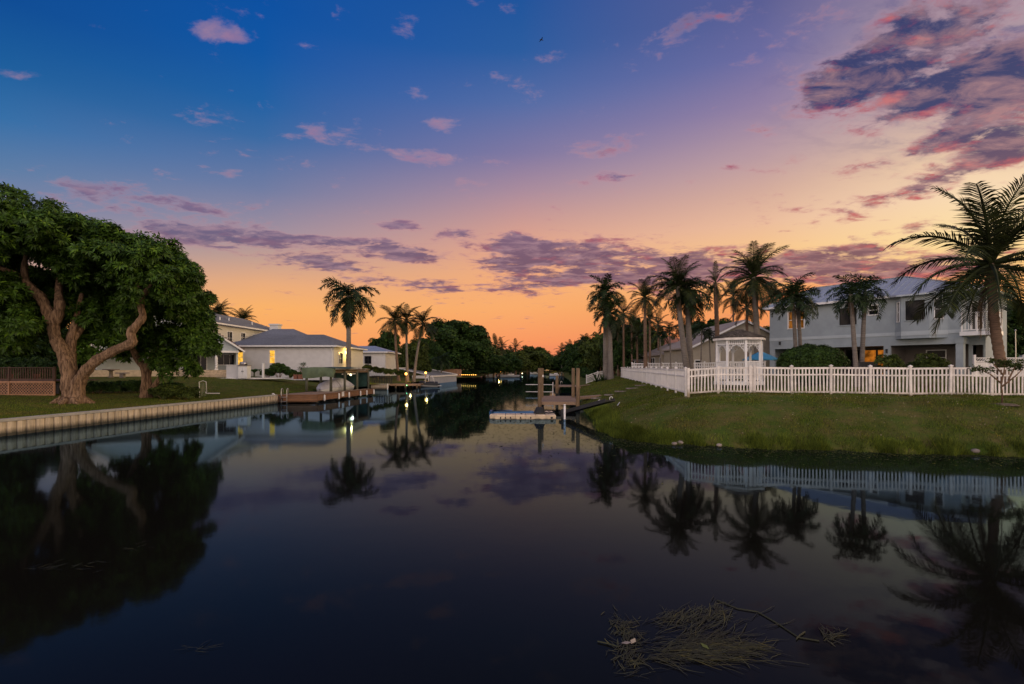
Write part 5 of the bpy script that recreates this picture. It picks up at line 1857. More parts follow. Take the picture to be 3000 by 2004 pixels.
MB().span(xl + .5, xe - .5, .16, 6.4, zbm + .05, zbm + .10).build('ceiling', M['white_trim'], t)
window(t, (pl(664, 2.6)[0], 2.6, zfl_ + .5), 1.5, .95, M['glass'], M['white_trim'], nx=3, nz=1, deep=-.02)
window(t, (pl(588, 2.6)[0], 2.6, zfl_), .9, 1.45, M['glass'], M['white_trim'], nx=2, nz=1, deep=-.02, name='glass_door')
MB().span(xl + .2, xe - .3, -.15, 2.6, -.5, zfl_).build('terrace_floor', M['travertine'], t)
rr = random.Random(2)
hs = (zfl_ + .12) / 4
for s in range(4):
    z0 = zfl_ - hs * (s + 1)
    x0_, x1_ = pl(540)[0], pl(672)[0] + .30 * s
    n = 11
    w = (x1_ - x0_) / n
    for k in range(n):
        for hh in range(2):
            piece('brick', t, (x0_ + w * (k + .5 + .25 * hh), -.32 - .34 * s, z0 + hs * (.25 + .5 * hh)), (w * .96, .34 + .03 * rr.random(), hs * .47), M['travertine'])
piece('terrace_edge', t, (1.2, -2.3, -.12), (9.0, 1.6, .12), M['white_trim'])


# barbecue counter, grill, post, pots
x, Y = rp(682, 44.2), 44.2
t = thing('planter_wall', 'pale grey rendered low wall beside the stone steps', 'low wall', (x, Y, gz))
MB().span(-.5, .5, -.1, .12, -.2, 1.02).build('wall', M['stucco_white'], t)
piece('cap', t, (0, 0, 1.045), (1.08, .3, .05), M['white_trim'])
x, Y = rp(711, 43.9), 43.9
t = thing('outdoor_cabinet', 'white two-door outdoor kitchen cabinet at the end of the low wall', 'cabinet', (x, Y, gz))
MB().span(-.40, .40, 0, .6, -.1, .98).build('body', M['white_trim'], t)
piece('counter', t, (0, .28, 1.0), (.9, .72, .05), M['stone'])
for s in (-1, 1):
    dd = piece('door', t, (s * .19, -.015, .46), (.36, .03, .82), M['white_trim'])
    link('handle', MB().span(-.05, .05, -1.3, -.4, -.08, .08).mesh('handle', M['black_metal']), dd, (-s * .38, 0, .05))
x2 = x - .1
t = thing('grill', 'small covered grill on the white outdoor cabinet', 'grill', (x2, Y + .3, gz + 1.03))
MB().span(-.24, .24, -.2, .2, 0, .12).build('base', M['recess'], t)
mb = MB()
mb.tube([(-.24, 0, .12), (.24, 0, .12)], .19, 10)
mb.build('lid', M['metal'], t, True)
MB().tube([(-.16, -.2, .16), (-.16, -.25, .18), (.16, -.25, .18), (.16, -.2, .16)], .012, 5).build('handle', M['black_metal'], t)
x, Y = rp(771, 43.6), 43.6
t = thing('garden_post', 'plain white square post standing in front of the banana plant', 'post', (x, Y, gz))
MB().span(-.07, .07, -.07, .07, -.1, 1.18).build('post', M['white_trim'], t)
MB().span(-.085, .085, -.085, .085, 1.18, 1.21).build('cap', M['white_trim'], t)
x, Y = rp(576, 43.6), 43.6
t = thing('potted_plant', 'potted plant at the foot of the stone steps', 'potted plant', (x, Y, gz - .12))
MB().lathe([(.12, 0), (.19, .30), (.21, .34), (.16, .34)]).build('pot', M['stone'], t, True)
rng = np.random.default_rng(2)
V, Fc = leaves(rng, rng.normal(0, .1, (26, 3)) + [0, 0, .5], rng.normal(0, .4, (26, 3)) + [0, 0, 1], 7, .24, .04, .3)
link('foliage', mesh_np('foliage', V, Fc, M['leaf_mid']), t)
x, Y = rp(566, 46.0), 45.7
t = thing('garden_chair', 'small white plastic chair on the pavilion terrace', 'chair', (x, Y, gz + .6))
MB().span(-.2, .2, -.2, .2, .3, .34).build('seat', M['white'], t)
MB().span(-.2, .2, .17, .2, .34, .68).build('backrest', M['white'], t)
for sx_ in (-.17, .17):
    for sy_ in (-.17, .17):
        piece('leg', t, (sx_, sy_, .15), (.04, .04, .3), M['white'])

# ------------------------------------------------------------------ the long house with the upper storey
t = thing('house', 'large cream house with grey shingle roofs, upper storey and long single-storey wing', 'house', (-22.5, 50.5, 1.6))
def H(x, y):
    return x + 22.5, y - 50.5
zew = 2.92
w0, w1 = H(-28.5, 50.5), H(-17.6, 60.5)
mb = MB()
wall_mb(mb, w0[0], w1[0], -.4, zew, w0[1], w0[1] + .2, [(H(rp(790, 50.5), 0)[0], H(rp(805, 50.5), 0)[0], 1.28, 2.52)])
mb.span(w0[0], w0[0] + .2, .2, w1[1], -.4, zew)
mb.span(w0[0] + .2, w1[0] - .2, w1[1] - .2, w1[1], -.4, zew)
mb.build('wing_wall', M['stucco_white'], t)
mb = MB()
rz90 = R(90)
wl = w1[1] - .2
wall_mb(mb, 0, wl, -.4, zew, 0, .2, [(1.3, 2.45, 1.25, 2.35)])
mb.build('end_wall', M['stucco_cream'], t, loc=(w1[0], .2, 0), rz=rz90)
mb = MB()
hip_roof(mb, w0[0], w1[0], w0[1], w1[1], zew + .1, zew + 1.5, (3.0, 3.2), 'x', .4)
rf = mb.build('wing_roof', M['shingle'], t)
fascia(t, w0[0], w1[0], w0[1], w1[1], zew + .09, M['white_trim'], .4)
for k in range(12):
    s = (k + .3) / 12
    z = zew + .1 + 1.4 * s + .012
    y = -.4 + 5.4 * s
    bar('shingle_course', rf, (w0[0] - .4 + 3.0 * s, y, z), (w1[0] + .4 - 3.2 * s, y, z), .05, .022, M['shingle'])
window(t, ((H(rp(797.5, 50.5), 0)[0]), 0, 1.28), rp(805, 50.5) - rp(790, 50.5), 1.24, M['glow_window'], M['white_trim'], nz=2, label='lit amber window', deep=.08)
window(t, (w1[0], .2 + 1.875, 1.25), 1.15, 1.1, M['pane_dim'], M['white_trim'], rz=rz90, nx=2, nz=2, deep=.08)
mb = MB()
mb.tube([(w1[0] - .25, -.06, zew - .05), (w1[0] - .18, -.06, zew - .35), (w1[0] - .12, -.06, zew - .5), (w1[0] - .12, -.06, -.3)], .045, 6)
mb.build('downspout', M['white_trim'], t)
lx, ly, lz = w1[0] + .14, 3.75, 2.35
MB().span(lx - .11, lx + .06, ly - .08, ly + .08, lz, lz + .25).build('wall_lamp', M['glow_white'], t)
lamp_light('wall_lamp_light', (-22.5 + lx + .45, 50.5 + ly - .1, 1.6 + lz + .05), 190, (1, .62, .14), .1)
# rear connecting roof
a, c_ = H(-33.0, 59.0), H(-23.5, 71)
mb = MB()
mb.span(a[0], c_[0], a[1], c_[1], -.4, zew + .2)
mb.build('rear_wall', M['stucco_cream'], t)
mb = MB()
hip_roof(mb, a[0], c_[0], a[1], c_[1], zew + .3, 5.75, (3.0, 4.6), 'x', .4)
mb.build('rear_roof', M['shingle'], t)
# upper storey block
a, c_ = H(-41, 55), H(-32.2, 72)
zeu = 5.62
mb = MB()
mb.span(a[0], c_[0] - .2, a[1], a[1] + .2, -.4, zeu)
mb.span(a[0], a[0] + .2, a[1] + .2, c_[1], -.4, zeu)
mb.span(a[0], c_[0], c_[1] - .2, c_[1], -.4, zeu)
mb.build('upper_wall', M['stucco_cream'], t)
mb = MB()
LU = c_[1] - a[1]
wins = [(3.4, .95, 3.55, 1.35), (6.3, .95, 4.0, .95), (9.0, .75, 4.0, .95), (11.8, 1.7, 4.0, .85)]
wall_mb(mb, 0, LU - .2, -.4, zeu, 0, .2, [(x - w / 2, x + w / 2, z, z + h) for x, w, z, h in wins])
sw = mb.build('side_wall', M['stucco_cream'], t, loc=(c_[0], a[1], 0), rz=rz90)
for k in range(26):
    piece('siding_board', t, (c_[0] + .008, a[1] + LU / 2 - .1, 2.9 + k * .105) if not any(z - .1 < 2.9 + k * .105 < z + h + .12 for x, w, z, h in wins) else (c_[0] + .004, a[1] + .9, 2.9 + k * .105), (.03, LU - .3, .012) if not any(z - .1 < 2.9 + k * .105 < z + h + .12 for x, w, z, h in wins) else (.03, 1.6, .012), M['stucco_cream'])
for x, w, z, h in wins:
    window(t, (c_[0], a[1] + x, z), w, h, M['pane_dim'], M['white_trim'], rz=rz90, nx=2, nz=2, fw=.10, deep=.08)
mb = MB()
hip_roof(mb, a[0], c_[0], a[1], c_[1], zeu + .1, 7.5, (4.9, 2.5), 'y', .45)
rf = mb.build('upper_roof', M['shingle'], t)
fascia(t, a[0], c_[0], a[1], c_[1], zeu + .09, M['white_trim'], .45, .16)
for k in range(9):
    s = (k + .3) / 9
    xe_ = c_[0] + .45 - (c_[0] - a[0] + .9) / 2 * s
    bar('shingle_course', rf, (xe_, a[1] - .45 + 4.9 * s, zeu + .1 + (7.5 - zeu - .1) * s + .012), (xe_, c_[1] + .45 - 2.5 * s, zeu + .1 + (7.5 - zeu - .1) * s + .012), .022, .05, M['shingle'])
for x, y in ((c_[0] - 1.0, a[1] + 3.2), (c_[0] - 1.4, a[1] + 5.8), (c_[0] - 1.3, a[1] + 11)):
    zz = zeu + .1 + (7.5 - zeu - .1) * ((c_[0] + .45 - x) / ((c_[0] - a[0] + .9) / 2))
    MB().tube([(x, y, zz - .1), (x, y, zz + .35)], .06, 7).build('vent_pipe', M['white_trim'], t)
x, y = H(-31.4, 68)
mb = MB()
mb.span(x - .55, x + .55, y - .5, y + .5, 2, 6.45)
mb.span(x - .65, x + .65, y - .6, y + .6, 6.45, 6.62)
mb.build('chimney', M['stucco_white'], t)
# amber lit gap beside the pavilion
window(t, (w0[0] + .75 + .9, 0, 1.15), .62, 1.3, M['glow_window'], M['white_trim'], nz=2, label='lit amber window half behind the pavilion eave', deep=-.02)

# ------------------------------------------------------------------ bungalow
BY = 66.0
x0_, x1_ = rp(1012, BY), rp(1129, BY)
t = thing('bungalow', 'small white bungalow with pale metal roof beyond the tall royal palm', 'house', (x0_, BY, 1.75))
zeb = 2.4 + (HY - 1032) / F * BY - 1.75
mb = MB()
wx = rp(1078, BY) - x0_
wall_mb(mb, 0, x1_ - x0_, -.4, zeb, 0, .2, [(wx - .37, wx + .37, 1.25, 2.12)])
mb.span(x1_ - x0_ - .2, x1_ - x0_, .2, 7, -.4, zeb)
mb.span(0, .2, .2, 7, -.4, zeb)
mb.span(.2, x1_ - x0_ - .2, 6.8, 7, -.4, zeb)
mb.build('wall', M['stucco_white'], t)
mb = MB()
hip_roof(mb, 0, x1_ - x0_, 0, 7, zeb + .08, zeb + .95, (1.2, 2.6), 'x', .4)
rf = mb.build('roof', M['metal_roof'], t)
fascia(t, 0, x1_ - x0_, 0, 7, zeb + .07, M['white_trim'], .4)
for k in range(11):
    xx = -.1 + k * .46
    f_ = min(1, (xx + .4) / 1.2, (x1_ - x0_ + .4 - xx) / 2.6)
    if f_ > .05:
        bar('roof_seam', rf, (xx, -.4, zeb + .09), (xx, -.4 + 3.9 * f_, zeb + .09 + .87 * f_), .03, .03, M['metal_roof'])
window(t, (wx, 0, 1.25), .74, .87, M['glass'], M['black_metal'], nx=2, nz=2, deep=.08)
MB().tube([(.9, -.05, zeb), (.9, -.05, -.3)], .04, 6).build('downspout', M['white_trim'], t)
# sloping white garden wall, hedge and dark metal fence
t = thing('garden_wall', 'low pale wall sloping down across the yard in front of the bungalow', 'wall', (-15.2, 60.0, 1.5))
mb = MB()
pts = [P(1030, 1060, 60), P(1070, 1066, 60.6), P(1110, 1074, 61.3), P(1145, 1083, 62)]
for p, q_ in zip(pts[:-1], pts[1:]):
    a = [(p[0] + 15.2, p[1] - 60.0), (q_[0] + 15.2, q_[1] - 60.0)]
    mb.face([(*a[0], p[2] - 1.8), (*a[1], q_[2] - 1.8), (*a[1], q_[2] - 1.5), (*a[0], p[2] - 1.5)])
    mb.face([(a[0][0], a[0][1] + .3, p[2] - 1.5), (a[0][0], a[0][1], p[2] - 1.5), (a[1][0], a[1][1], q_[2] - 1.5), (a[1][0], a[1][1] + .3, q_[2] - 1.5)])
    mb.face([(a[0][0], a[0][1] + .3, p[2] - 1.8), (a[0][0], a[0][1] + .3, p[2] - 1.5), (a[1][0], a[1][1] + .3, q_[2] - 1.5), (a[1][0], a[1][1] + .3, q_[2] - 1.8)])
    mb.face([(*a[0], p[2] - 1.8), (a[0][0], a[0][1] + .3, p[2] - 1.8), (a[1][0], a[1][1] + .3, q_[2] - 1.8), (*a[1], q_[2] - 1.8)])
mb.build('wall', M['stucco_white'], t)
hb = [(1075, 1090, 59.0), (1096, 1095, 59.2), (1116, 1098, 59.5), (1136, 1101, 60), (1156, 1102, 61), (1176, 1103, 62.5)]
for i, (px, py, Y) in enumerate(hb):
    x = rp(px, Y)
    bush('hedge_bush', 'olive green clipped hedge plant in the row above the dark metal fence', 'hedge', x, Y, 2.4 - (py - HY) / F * Y, 62 / 100, .5, .85, M['leaf_mid'], 90 + i, n=26, ll=.13, lw=.06, nw=22, group='hedge row above the dark metal fence', stems=False)
t = thing('metal_fence', 'thin black metal fence along the far lawn edge behind the lamp dock', 'fence', (-15.6, 57.4, .62))
xa_, xb_ = -15.7, -13.5
for k in range(9):
    s = k / 8
    piece('post', t, (xa_ + 15.6 + (xb_ - xa_) * s, .2 * s, .46), (.05, .05, .95), M['black_metal'])
for z in (.12, .88):
    bar('rail', t, (xa_ + 15.6, 0, z), (xb_ + 15.6, .2, z), .03, .03, M['black_metal'])
for k in range(57):
    if k % 7:
        s = k / 56
        piece('bar', t, (xa_ + 15.6 + (xb_ - xa_) * s, .2 * s, .5), (.014, .014, .78), M['black_metal'])

# plants in front of the long wing
x, Y = rp(745, 46.5), 46.5
t = thing('banana_plant', 'banana plant with broad drooping leaves by the wing wall', 'plant', (x, Y, 1.6))
rr = random.Random(4)
for k in range(9):
    a = k * 2.4
    mb = MB()
    L = .95 + .3 * rr.random()
    rows = []
    for i in range(7):
        s = i / 6
        w = .15 * math.sin(math.pi * min(1, s * .95 + .05)) + .005
        c = (math.cos(a) * L * s * .9, math.sin(a) * L * s * .9, .35 + L * (1.15 * s - 1.05 * s * s))
        rows.append([(c[0] - math.sin(a) * w, c[1] + math.cos(a) * w, c[2] - .03), c, (c[0] + math.sin(a) * w, c[1] - math.cos(a) * w, c[2] - .03)])
    mb.grid(rows)
    mb.build('leaf', M['leaf_hedge'], t)
MB().tube([(0, 0, -.1), (0, 0, .45)], [.09, .06], 7).build('stem', M['crownshaft'], t)
for i, (px, Y, rx, h, m, lab) in enumerate([(785, 47, .75, 1.0, 'leaf_hedge', 'low shrub between the banana plant and the round bush'), (817, 46.5, 1.15, 1.75, 'leaf_hedge', 'rounded dense green bush below the amber window'),
                                              (853, 46.2, .5, .95, 'leaf_dark', 'spiky dark shrub beside the rounded green bush'), (868, 46, .55, .6, 'leaf_mid', 'low shrub next to the terracotta planters'), (1045, 52.2, 1.1, .7, 'leaf_mid', 'low amber-lit shrub at the foot of the royal palm')]):
    x = rp(px, Y)
    bush('shrub', lab, 'shrub', x, Y, 1.55, rx, .7, h * .75, M[m], 110 + i, n=34, ll=.15, lw=.06, nw=26)
x, Y = rp(887, 45.5), 45.5
t = thing('dracaena_plant', 'slender branching dracaena with spiky heads against the wing wall', 'plant', (x, Y, 1.45))
rng = np.random.default_rng(5)
for p in ([(0, 0, -.1), (.02, 0, .6), (.03, 0, 1.25)], [(.01, 0, .4), (-.18, 0, .65), (-.22, 0, .85)], [(.02, 0, .5), (.2, 0, .7), (.24, 0, .85)], [(0, 0, .2), (-.06, 0, .3), (-.1, .0, .5)]):
    MB().tube(p, [.035, .03, .025], 6).build('stem', M['bark'], t)
    V, Fc = leaves(rng, np.tile([p[-1]], (6, 1)), rng.normal(0, .6, (6, 3)) + [0, 0, .6], 9, .34, .035, .2)
    link('leaf_head', mesh_np('leaf_head', V, Fc, M['leaf_dark']), t)
for i, px in enumerate((867, 880)):
    x, Y = rp(px, 44.8), 44.8
    t = thing('planter', ['square terracotta planter beside the low shrub', 'square terracotta planter at the foot of the dracaena'][i], 'planter', (x, Y, 1.42))
    MB().span(-.16, .16, -.16, .16, 0, .34).build('pot', M['terracotta'], t)
    MB().span(-.19, .19, -.19, .19, .34, .40).build('rim', M['terracotta'], t)
    MB().span(-.15, .15, -.15, .15, .40, .41).build('soil', M['soil'], t)

# ------------------------------------------------------------------ brown dock with ladder and fenders
D0, D1, D2 = Vector((-16.05, 34.75, 0)), Vector((-13.3, 35.0, 0)), Vector((-12.15, 45.0, 0))
t = thing('dock', 'brown timber dock with plank sides carrying the green tarp boat shelter', 'dock', tuple(D1))
zd = .58
e1 = (D1 - D0).normalized()
e2 = (D2 - D1).normalized()
Lx, Ly = (D1 - D0).length, (D2 - D1).length
rz1, rz2 = math.atan2(e1.y, e1.x), math.atan2(e2.y, e2.x)
n = 34
for k in range(n):       # main platform
    s = (k + .5) * 4.5 / n
    c = e2 * s
    piece('plank', t, c - Vector((Lx / 2 - .02, 0, 0)) + Vector((0, -.12, zd - .02)) + Vector((-.0, .0, 0)), (Lx - .05, 4.5 / n * .93, .04), M['deck_wood'], (0, 0, rz1))
n = 42
for k in range(n):       # front walkway along the slip
    s = 4.55 + (k + .5) * (Ly - 4.55) / n
    piece('plank', t, e2 * s + Vector((-.36, 0, zd - .02)), (.72, (Ly - 4.55) / n * .93, .04), M['deck_wood'], (0, 0, rz1))
for j in range(3):
    z = zd - .085 - j * .135
    bar('fascia_board', t, Vector((-Lx, -.25, z)) + Vector((0, 0, 0)), Vector((0, -.005, z)), .05, .125, M['dock_brown'])
    for q_ in range(3):
        bar('fascia_board', t, e2 * (Ly * q_ / 3 + .01) + Vector((.03, 0, z)), e2 * (Ly * (q_ + 1) / 3) + Vector((.03, 0, z)), .05, .125, M['dock_brown'])
bar('fascia_cap', t, Vector((-Lx, -.27, zd - .005)), Vector((.05, -.02, zd - .005)), .09, .03, M['dock_brown'])
bar('fascia_cap', t, e2 * 0 + Vector((.05, 0, zd + .005)), e2 * Ly + Vector((.05, 0, zd + .005)), .09, .03, M['dock_brown'])
for s in (0.1, 3.2, 6.4, 9.6):
    for xo in (-.12, -2.3):
        if xo < -1 and s > 4:
            continue
        p = e2 * s + Vector((xo, .1, 0))
        MB().tube([p + Vector((0, 0, -1.2)), p + Vector((0, 0, zd - .06))], .12, 8).build('pile', M['pile'], t, True)
bar('white_stringer', t, Vector((-Lx, -.22, .10)), Vector((0, .02, .10)), .03, .04, M['dock_brown'])
# ladder
lx_ = rp(836, 34.7) - 0
t = thing('swim_ladder', 'curved metal swim ladder on the end of the brown dock', 'ladder', (lx_, 34.62, zd))
for s in (-.19, .19):
    MB().tube([(s, -.12, -1.5), (s, -.12, .30), (s, -.08, .40), (s, .02, .44), (s, .12, .40), (s, .16, .30), (s, .16, .0)], .022, 7).build('rail', M['metal'], t, True)
for z in (-.75, -.45, -.15):
    MB().tube([(-.19, -.12, z), (.19, -.12, z)], .018, 6).build('rung', M['metal'], t)
for i, s in enumerate((.75, 3.0, 4.75, 6.9, 8.2, 9.75)):
    p = D1 + e2 * s
    t = thing('dock_fender', 'white tubular fender hanging on the brown dock side', 'fender', (p.x + .13, p.y, zd - .50), 0, 'white fenders along the brown dock')
    MB().lathe([(.01, 0), (.05, .03), (.065, .08), (.065, .36), (.05, .42), (.02, .46)], n=9).build('body', M['white'], t, True)
    MB().tube([(0, 0, .45), (-.03, 0, .53)], .012, 5).build('rope', M['black'], t)
p = D1 + e2 * 3.75
t = thing('notice_board', 'blank white notice board fixed to the brown dock side', 'sign', (p.x + .09, p.y, zd - .2), rz2)
MB().span(-.17, .17, -.02, .02, -.12, .22).build('panel', M['white'], t)
MB().tube([(rp(803, 34.7) - p.x, 0, 0), (rp(803, 34.7) - p.x, 0, .01)], .001, 3)
t = thing('corner_pipe', 'white pipe standing in the water where the sea wall meets the brown dock', 'pipe', (-16.02, 34.5, 0))
MB().tube([(0, 0, -1), (.02, 0, .62), (-.06, 0, .66), (-.14, 0, .64)], .045, 8).build('pipe', M['white'], t, True)
t = thing('water_hose', 'dark looped hose hanging off the brown dock corner', 'hose', (-15.75, 34.55, .5))
MB().tube([(.3 * (1 - math.cos(s)) * .5, -.04, -.42 * math.sin(s)) for s in np.linspace(0, math.pi, 13)], .022, 6).build('loop', M['black'], t, True)
MB().tube([(.06 + .16 * (1 - math.cos(s)) * .5, -.07, -.30 * math.sin(s)) for s in np.linspace(0, math.pi, 11)], .02, 6).build('loop', M['black'], t, True)

# ------------------------------------------------------------------ boat shelter
SX, SY = -13.75, 39.4
t = thing('boat_shelter', 'ramshackle boat shelter on timber posts draped with green tarps', 'boat shelter', (SX, SY, zd))
zt_ = 1.50
fronts = [(-.25, .2), (.1, 2.4), (.35, 4.9), (.62, 7.4)]
backs = [(-2.05, .0), (-1.85, 2.4), (-1.6, 4.9), (-1.45, 7.4)]
for i, (x, y) in enumerate(fronts + backs):
    MB().tube([(x, y, -.9 if i not in (0, 4) else 0), (x, y, .8), (x, y, zt_ + .05)], [.105, .10, .095], 9, wob=.08, seed=i).build('post', M['post_green'], t, True)
for a, c in ((fronts[0], fronts[3]), (backs[0], backs[3]), (fronts[0], backs[0]), (fronts[3], backs[3]), (fronts[1], backs[1]), (fronts[2], backs[2])):
    bar('beam', t, (*a, zt_), (*c, zt_), .08, .16, M['pile'])
for k in range(16):
    y = -.1 + k * .52
    xo = .084 * y
    bar('rafter', t, (-2.2 + xo, y, zt_ + .15), (.05 + xo, y, zt_ + .15), .05, .10, M['pile'])
rr = random.Random(6)
for k in range(9):
    y = 2.7 + k * .56
    xo = .084 * y
    bar('roof_strip', t, (-2.1 + xo, y, zt_ + .24 + .02 * rr.random()), (.15 + xo, y + .1, zt_ + .22 + .03 * rr.random()), .22, .02, M['white_dirty'] if k % 2 else M['recess'])
rows = []
for j in range(12):          # roof tarp
    v = j / 11
    rows.append([(-2.35 + .084 * 8 * v + 2.55 * u, -.1 + 8 * v * (.55 if u > .6 else .95), zt_ + .28 + .12 * math.sin(math.pi * u) + .015 * math.sin(9 * u + 5 * v)) for u in np.linspace(0, 1, 9)])
MB().grid(rows).build('roof_tarp', M['tarp_dark'], t, True)
rows = []
for j in range(10):          # front hanging tarp, sagging with folds
    v = j / 9
    row = []
    for u in np.linspace(0, 1, 34):
        top = zt_ + .29 + .10 * math.sin(math.pi * u)
        sag = .80 + .06 * math.sin(6 * u) - .12 * abs(u - .5)
        fold = .055 * math.sin(17 * u + 2.5 * v) * v + .03 * math.sin(31 * u) * v - .10 * math.sin(math.pi * u) * math.sin(math.pi * v)
        row.append((-2.35 + 2.42 * u + .05 * v, -.22 + fold, top - sag * v))
    rows.append(row)
MB().grid(rows).build('hanging_tarp', M['tarp'], t, True)
rows = []
for j in range(8):           # right return flap
    v = j / 7
    rows.append([(.08 + .05 * math.sin(12 * u) * v, -.2 + .5 * u, zt_ + .29 - (.55 - .3 * u) * v) for u in np.linspace(0, 1, 8)])
MB().grid(rows).build('tarp_flap', M['tarp'], t, True)
rows = []
for j in range(8):           # dark tarp hung at the far end
    v = j / 7
    rows.append([(-1.75 + 2.45 * u, 7.5 + .05 * math.sin(14 * u) * v - .05 * u, zt_ + .1 - 1.45 * v + .06 * math.sin(7 * u)) for u in np.linspace(0, 1, 20)])
MB().grid(rows).build('end_tarp', M['tarp_dark'], t, True)
rows = []
for j in range(6):
    v = j / 5
    rows.append([(-1.55 - .1 * (1 - u), 4.9 + 2.5 * u, zt_ - .0 - 1.3 * v + .03 * math.sin(9 * u)) for u in np.linspace(0, 1, 12)])
MB().grid(rows).build('side_tarp', M['tarp_dark'], t, True)
for k in range(3):
    bar('light_bar', t, (-.05 + .1 * k, 2.2 + 1.0 * k, zt_ - .18), (.0 + .1 * k, 2.9 + 1.0 * k, zt_ - .18), .06, .10, M['white'])
lp = (.30, 3.3, zt_ - .22)
t2 = thing('shelter_lamp', 'bright white lamp hanging under the boat shelter edge', 'lamp', (SX + lp[0], SY + lp[1], zd + lp[2] - .02))
MB().ball((0, 0, 0), .085, 10).build('bulb', M['glow_white'], t2, True)
MB().tube([(0, 0, .07), (0, 0, .17)], .04, 7).build('socket', M['black_metal'], t2)
lamp_light('shelter_lamp_light', (SX + lp[0] + .18, SY + lp[1] - .1, zd + lp[2] - .1), 16, (1, .8, .5), .1)

# covered boat on the lift
t = thing('covered_boat', 'boat under a grey fitted cover in the shelter slip', 'boat', (-14.75, 42.4, .55))
mb = MB()
prof = [(-2.4, .05, .22, .25), (-2.1, .45, .30, .5), (-1.4, .72, .36, .72), (-.6, .82, .38, .86), (.2, .84, .38, .82), (.7, .84, .38, 1.02), (1.2, .82, .38, .98), (2.0, .78, .38, .72), (2.4, .74, .36, .5)]
rows = []
for y, w, zg_, zt2 in prof:
    rows.append([(w * math.cos(a) * (1 if a < 9 else 1), y, zg_ - .1 + (zt2 - zg_ + .1) * math.sin(a) ** .8 + .012 * math.sin(9 * a + 3 * y)) for a in np.linspace(0, math.pi, 15)])
mb.grid(rows)
mb.face([rows[-1][i] for i in range(15)])
mb.build('cover', M['boat_cover'], t, True, rz=-.11)
mb = MB()
rows = []
for y, w, zg_, zt2 in prof:
    rows.append([(w * .97 * math.cos(a), y, zg_ - .08 - .5 * math.sin(a) ** .7 * min(1, w / .6)) for a in np.linspace(0, math.pi, 9)])
mb.grid(rows)
mb.build('hull', M['hull'], t, True, rz=-.11)
for y in (-1.2, 1.3):
    MB().tube([(-1.0, y, -.25), (1.0, y, -.25)], .06, 6).build('lift_bunk', M['pile'], t)
MB().tube([(.86, -.9, .3), (.8, -.9, .5), (.5, -.85, .82)], .012, 5).build('tie_strap', M['black'], t)

# ------------------------------------------------------------------ royal palm, coconut trio, palms behind the roof
def pall(label, pb, pt, py, Y, fl, nf, kind, seed, zb_=None, **k):
    xb, (xt, _, zt3) = rp(pb, Y), P(pt, py, Y)
    z = zlp(xb, Y) if zb_ is None else zb_
    return palm(label, (xb, Y, z), (xt, Y, zt3), k.pop('r0', .2), k.pop('r1', .12), fl, nf, kind, seed=seed, **k)


pall('tall royal palm with straight grey trunk standing between the long house and the bungalow', 1021, 1022, 866, 52, 3.4, 26, 'royal', 61, r0=.27, r1=.21, shaft=1.3, emin=-62, emax=64, dead=2)
pall('leftmost coconut palm of the slim trio behind the lamp dock'.replace('leftmost coconut', 'slim upright coconut').replace(' of the slim trio', ' nearest the bungalow'), 1168, 1157, 940, 66, 2.7, 22, 'coconut', 62, r0=.2, r1=.13, bow=.15, brown=True)
pall('coconut palm with amber-lit trunk directly above the lamp on the dock post', 1194, 1190, 938, 67, 2.6, 22, 'coconut', 63, r0=.2, r1=.13, bow=.1)
pall('coconut palm leaning away to the boathouse, trunk slanting over its roof', 1212, 1239, 948, 68, 2.8, 22, 'coconut', 64, r0=.2, r1=.13, bow=-.12)
for i, (px, py, fl) in enumerate([(642, 916, 3.0), (712, 938, 2.9), (620, 928, 2.6)]):
    pall(['taller palm crown showing above the upper storey roof', 'lower palm crown showing above the roof slope near the chimney', 'palm crown half hidden at the hip of the upper roof'][i], px, px, py, 92, fl, 30, 'coconut', 70 + i, zb_=1.7, r0=.2, r1=.15)

# ------------------------------------------------------------------ lamp dock
t = thing('dock', 'narrow timber dock with an amber lamp on a tall post', 'dock', (-14.0, 57.6, 0))
for k in range(26):
    piece('plank', t, (.1 + k * .14, 1.05, .57), (.13, 2.0, .04), M['deck_wood'])
for y in (.06, 2.0):
    bar('joist', t, (0, y, .47), (3.7, y, .47), .07, .16, M['deck_wood'])
for x in (.9, 2.0, 3.3):
    for y in (.1, 1.9):
        MB().tube([(x, y, -1), (x, y, .5)], .10, 8).build('pile', M['pile'], t)
t = thing('lamp_post', 'dark lamp post with a glowing amber globe on the narrow dock', 'lamp post', (-11.9, 57.5, 0))
MB().tube([(0, 0, -1), (0, 0, .6), (0, 0, 1.52)], [.07, .06, .05], 8).build('post', M['pile'], t)
MB().lathe([(.06, 1.50), (.14, 1.56), (.14, 1.60)], n=10).build('collar', M['black_metal'], t)
MB().ball((0, 0, 1.74), .14, 12).build('globe', M['glow_lamp'], t, True)
MB().lathe([(.10, 1.87), (.05, 1.93), (.01, 1.97)], n=8).build('cap', M['black_metal'], t)
MB().ball((.10, -.1, .45), .05, 8).build('green_light', M['glow_green'], t, True)
lamp_light('lamp_post_light', (-11.75, 57.2, 1.75), 60, (1, .5, .1), .12)
lamp_light('palm_uplight', (-13.1, 66.0, 1.2), 55, (1, .5, .12), .12)
t = thing('lamp_post', 'amber globe lamp on a low post behind the moored black-covered boat', 'lamp post', (-11.3, 67, 0))
MB().tube([(0, 0, -1), (0, 0, 1.56)], .07, 8).build('post', M['pile'], t)
MB().lathe([(.07, 1.55), (.13, 1.60), (.13, 1.64)], n=10).build('collar', M['black_metal'], t)
MB().ball((0, 0, 1.77), .14, 12).build('globe', M['glow_lamp'], t, True)
lamp_light('lamp_post_light', (-11.1, 66.7, 1.8), 60, (1, .5, .1), .12)

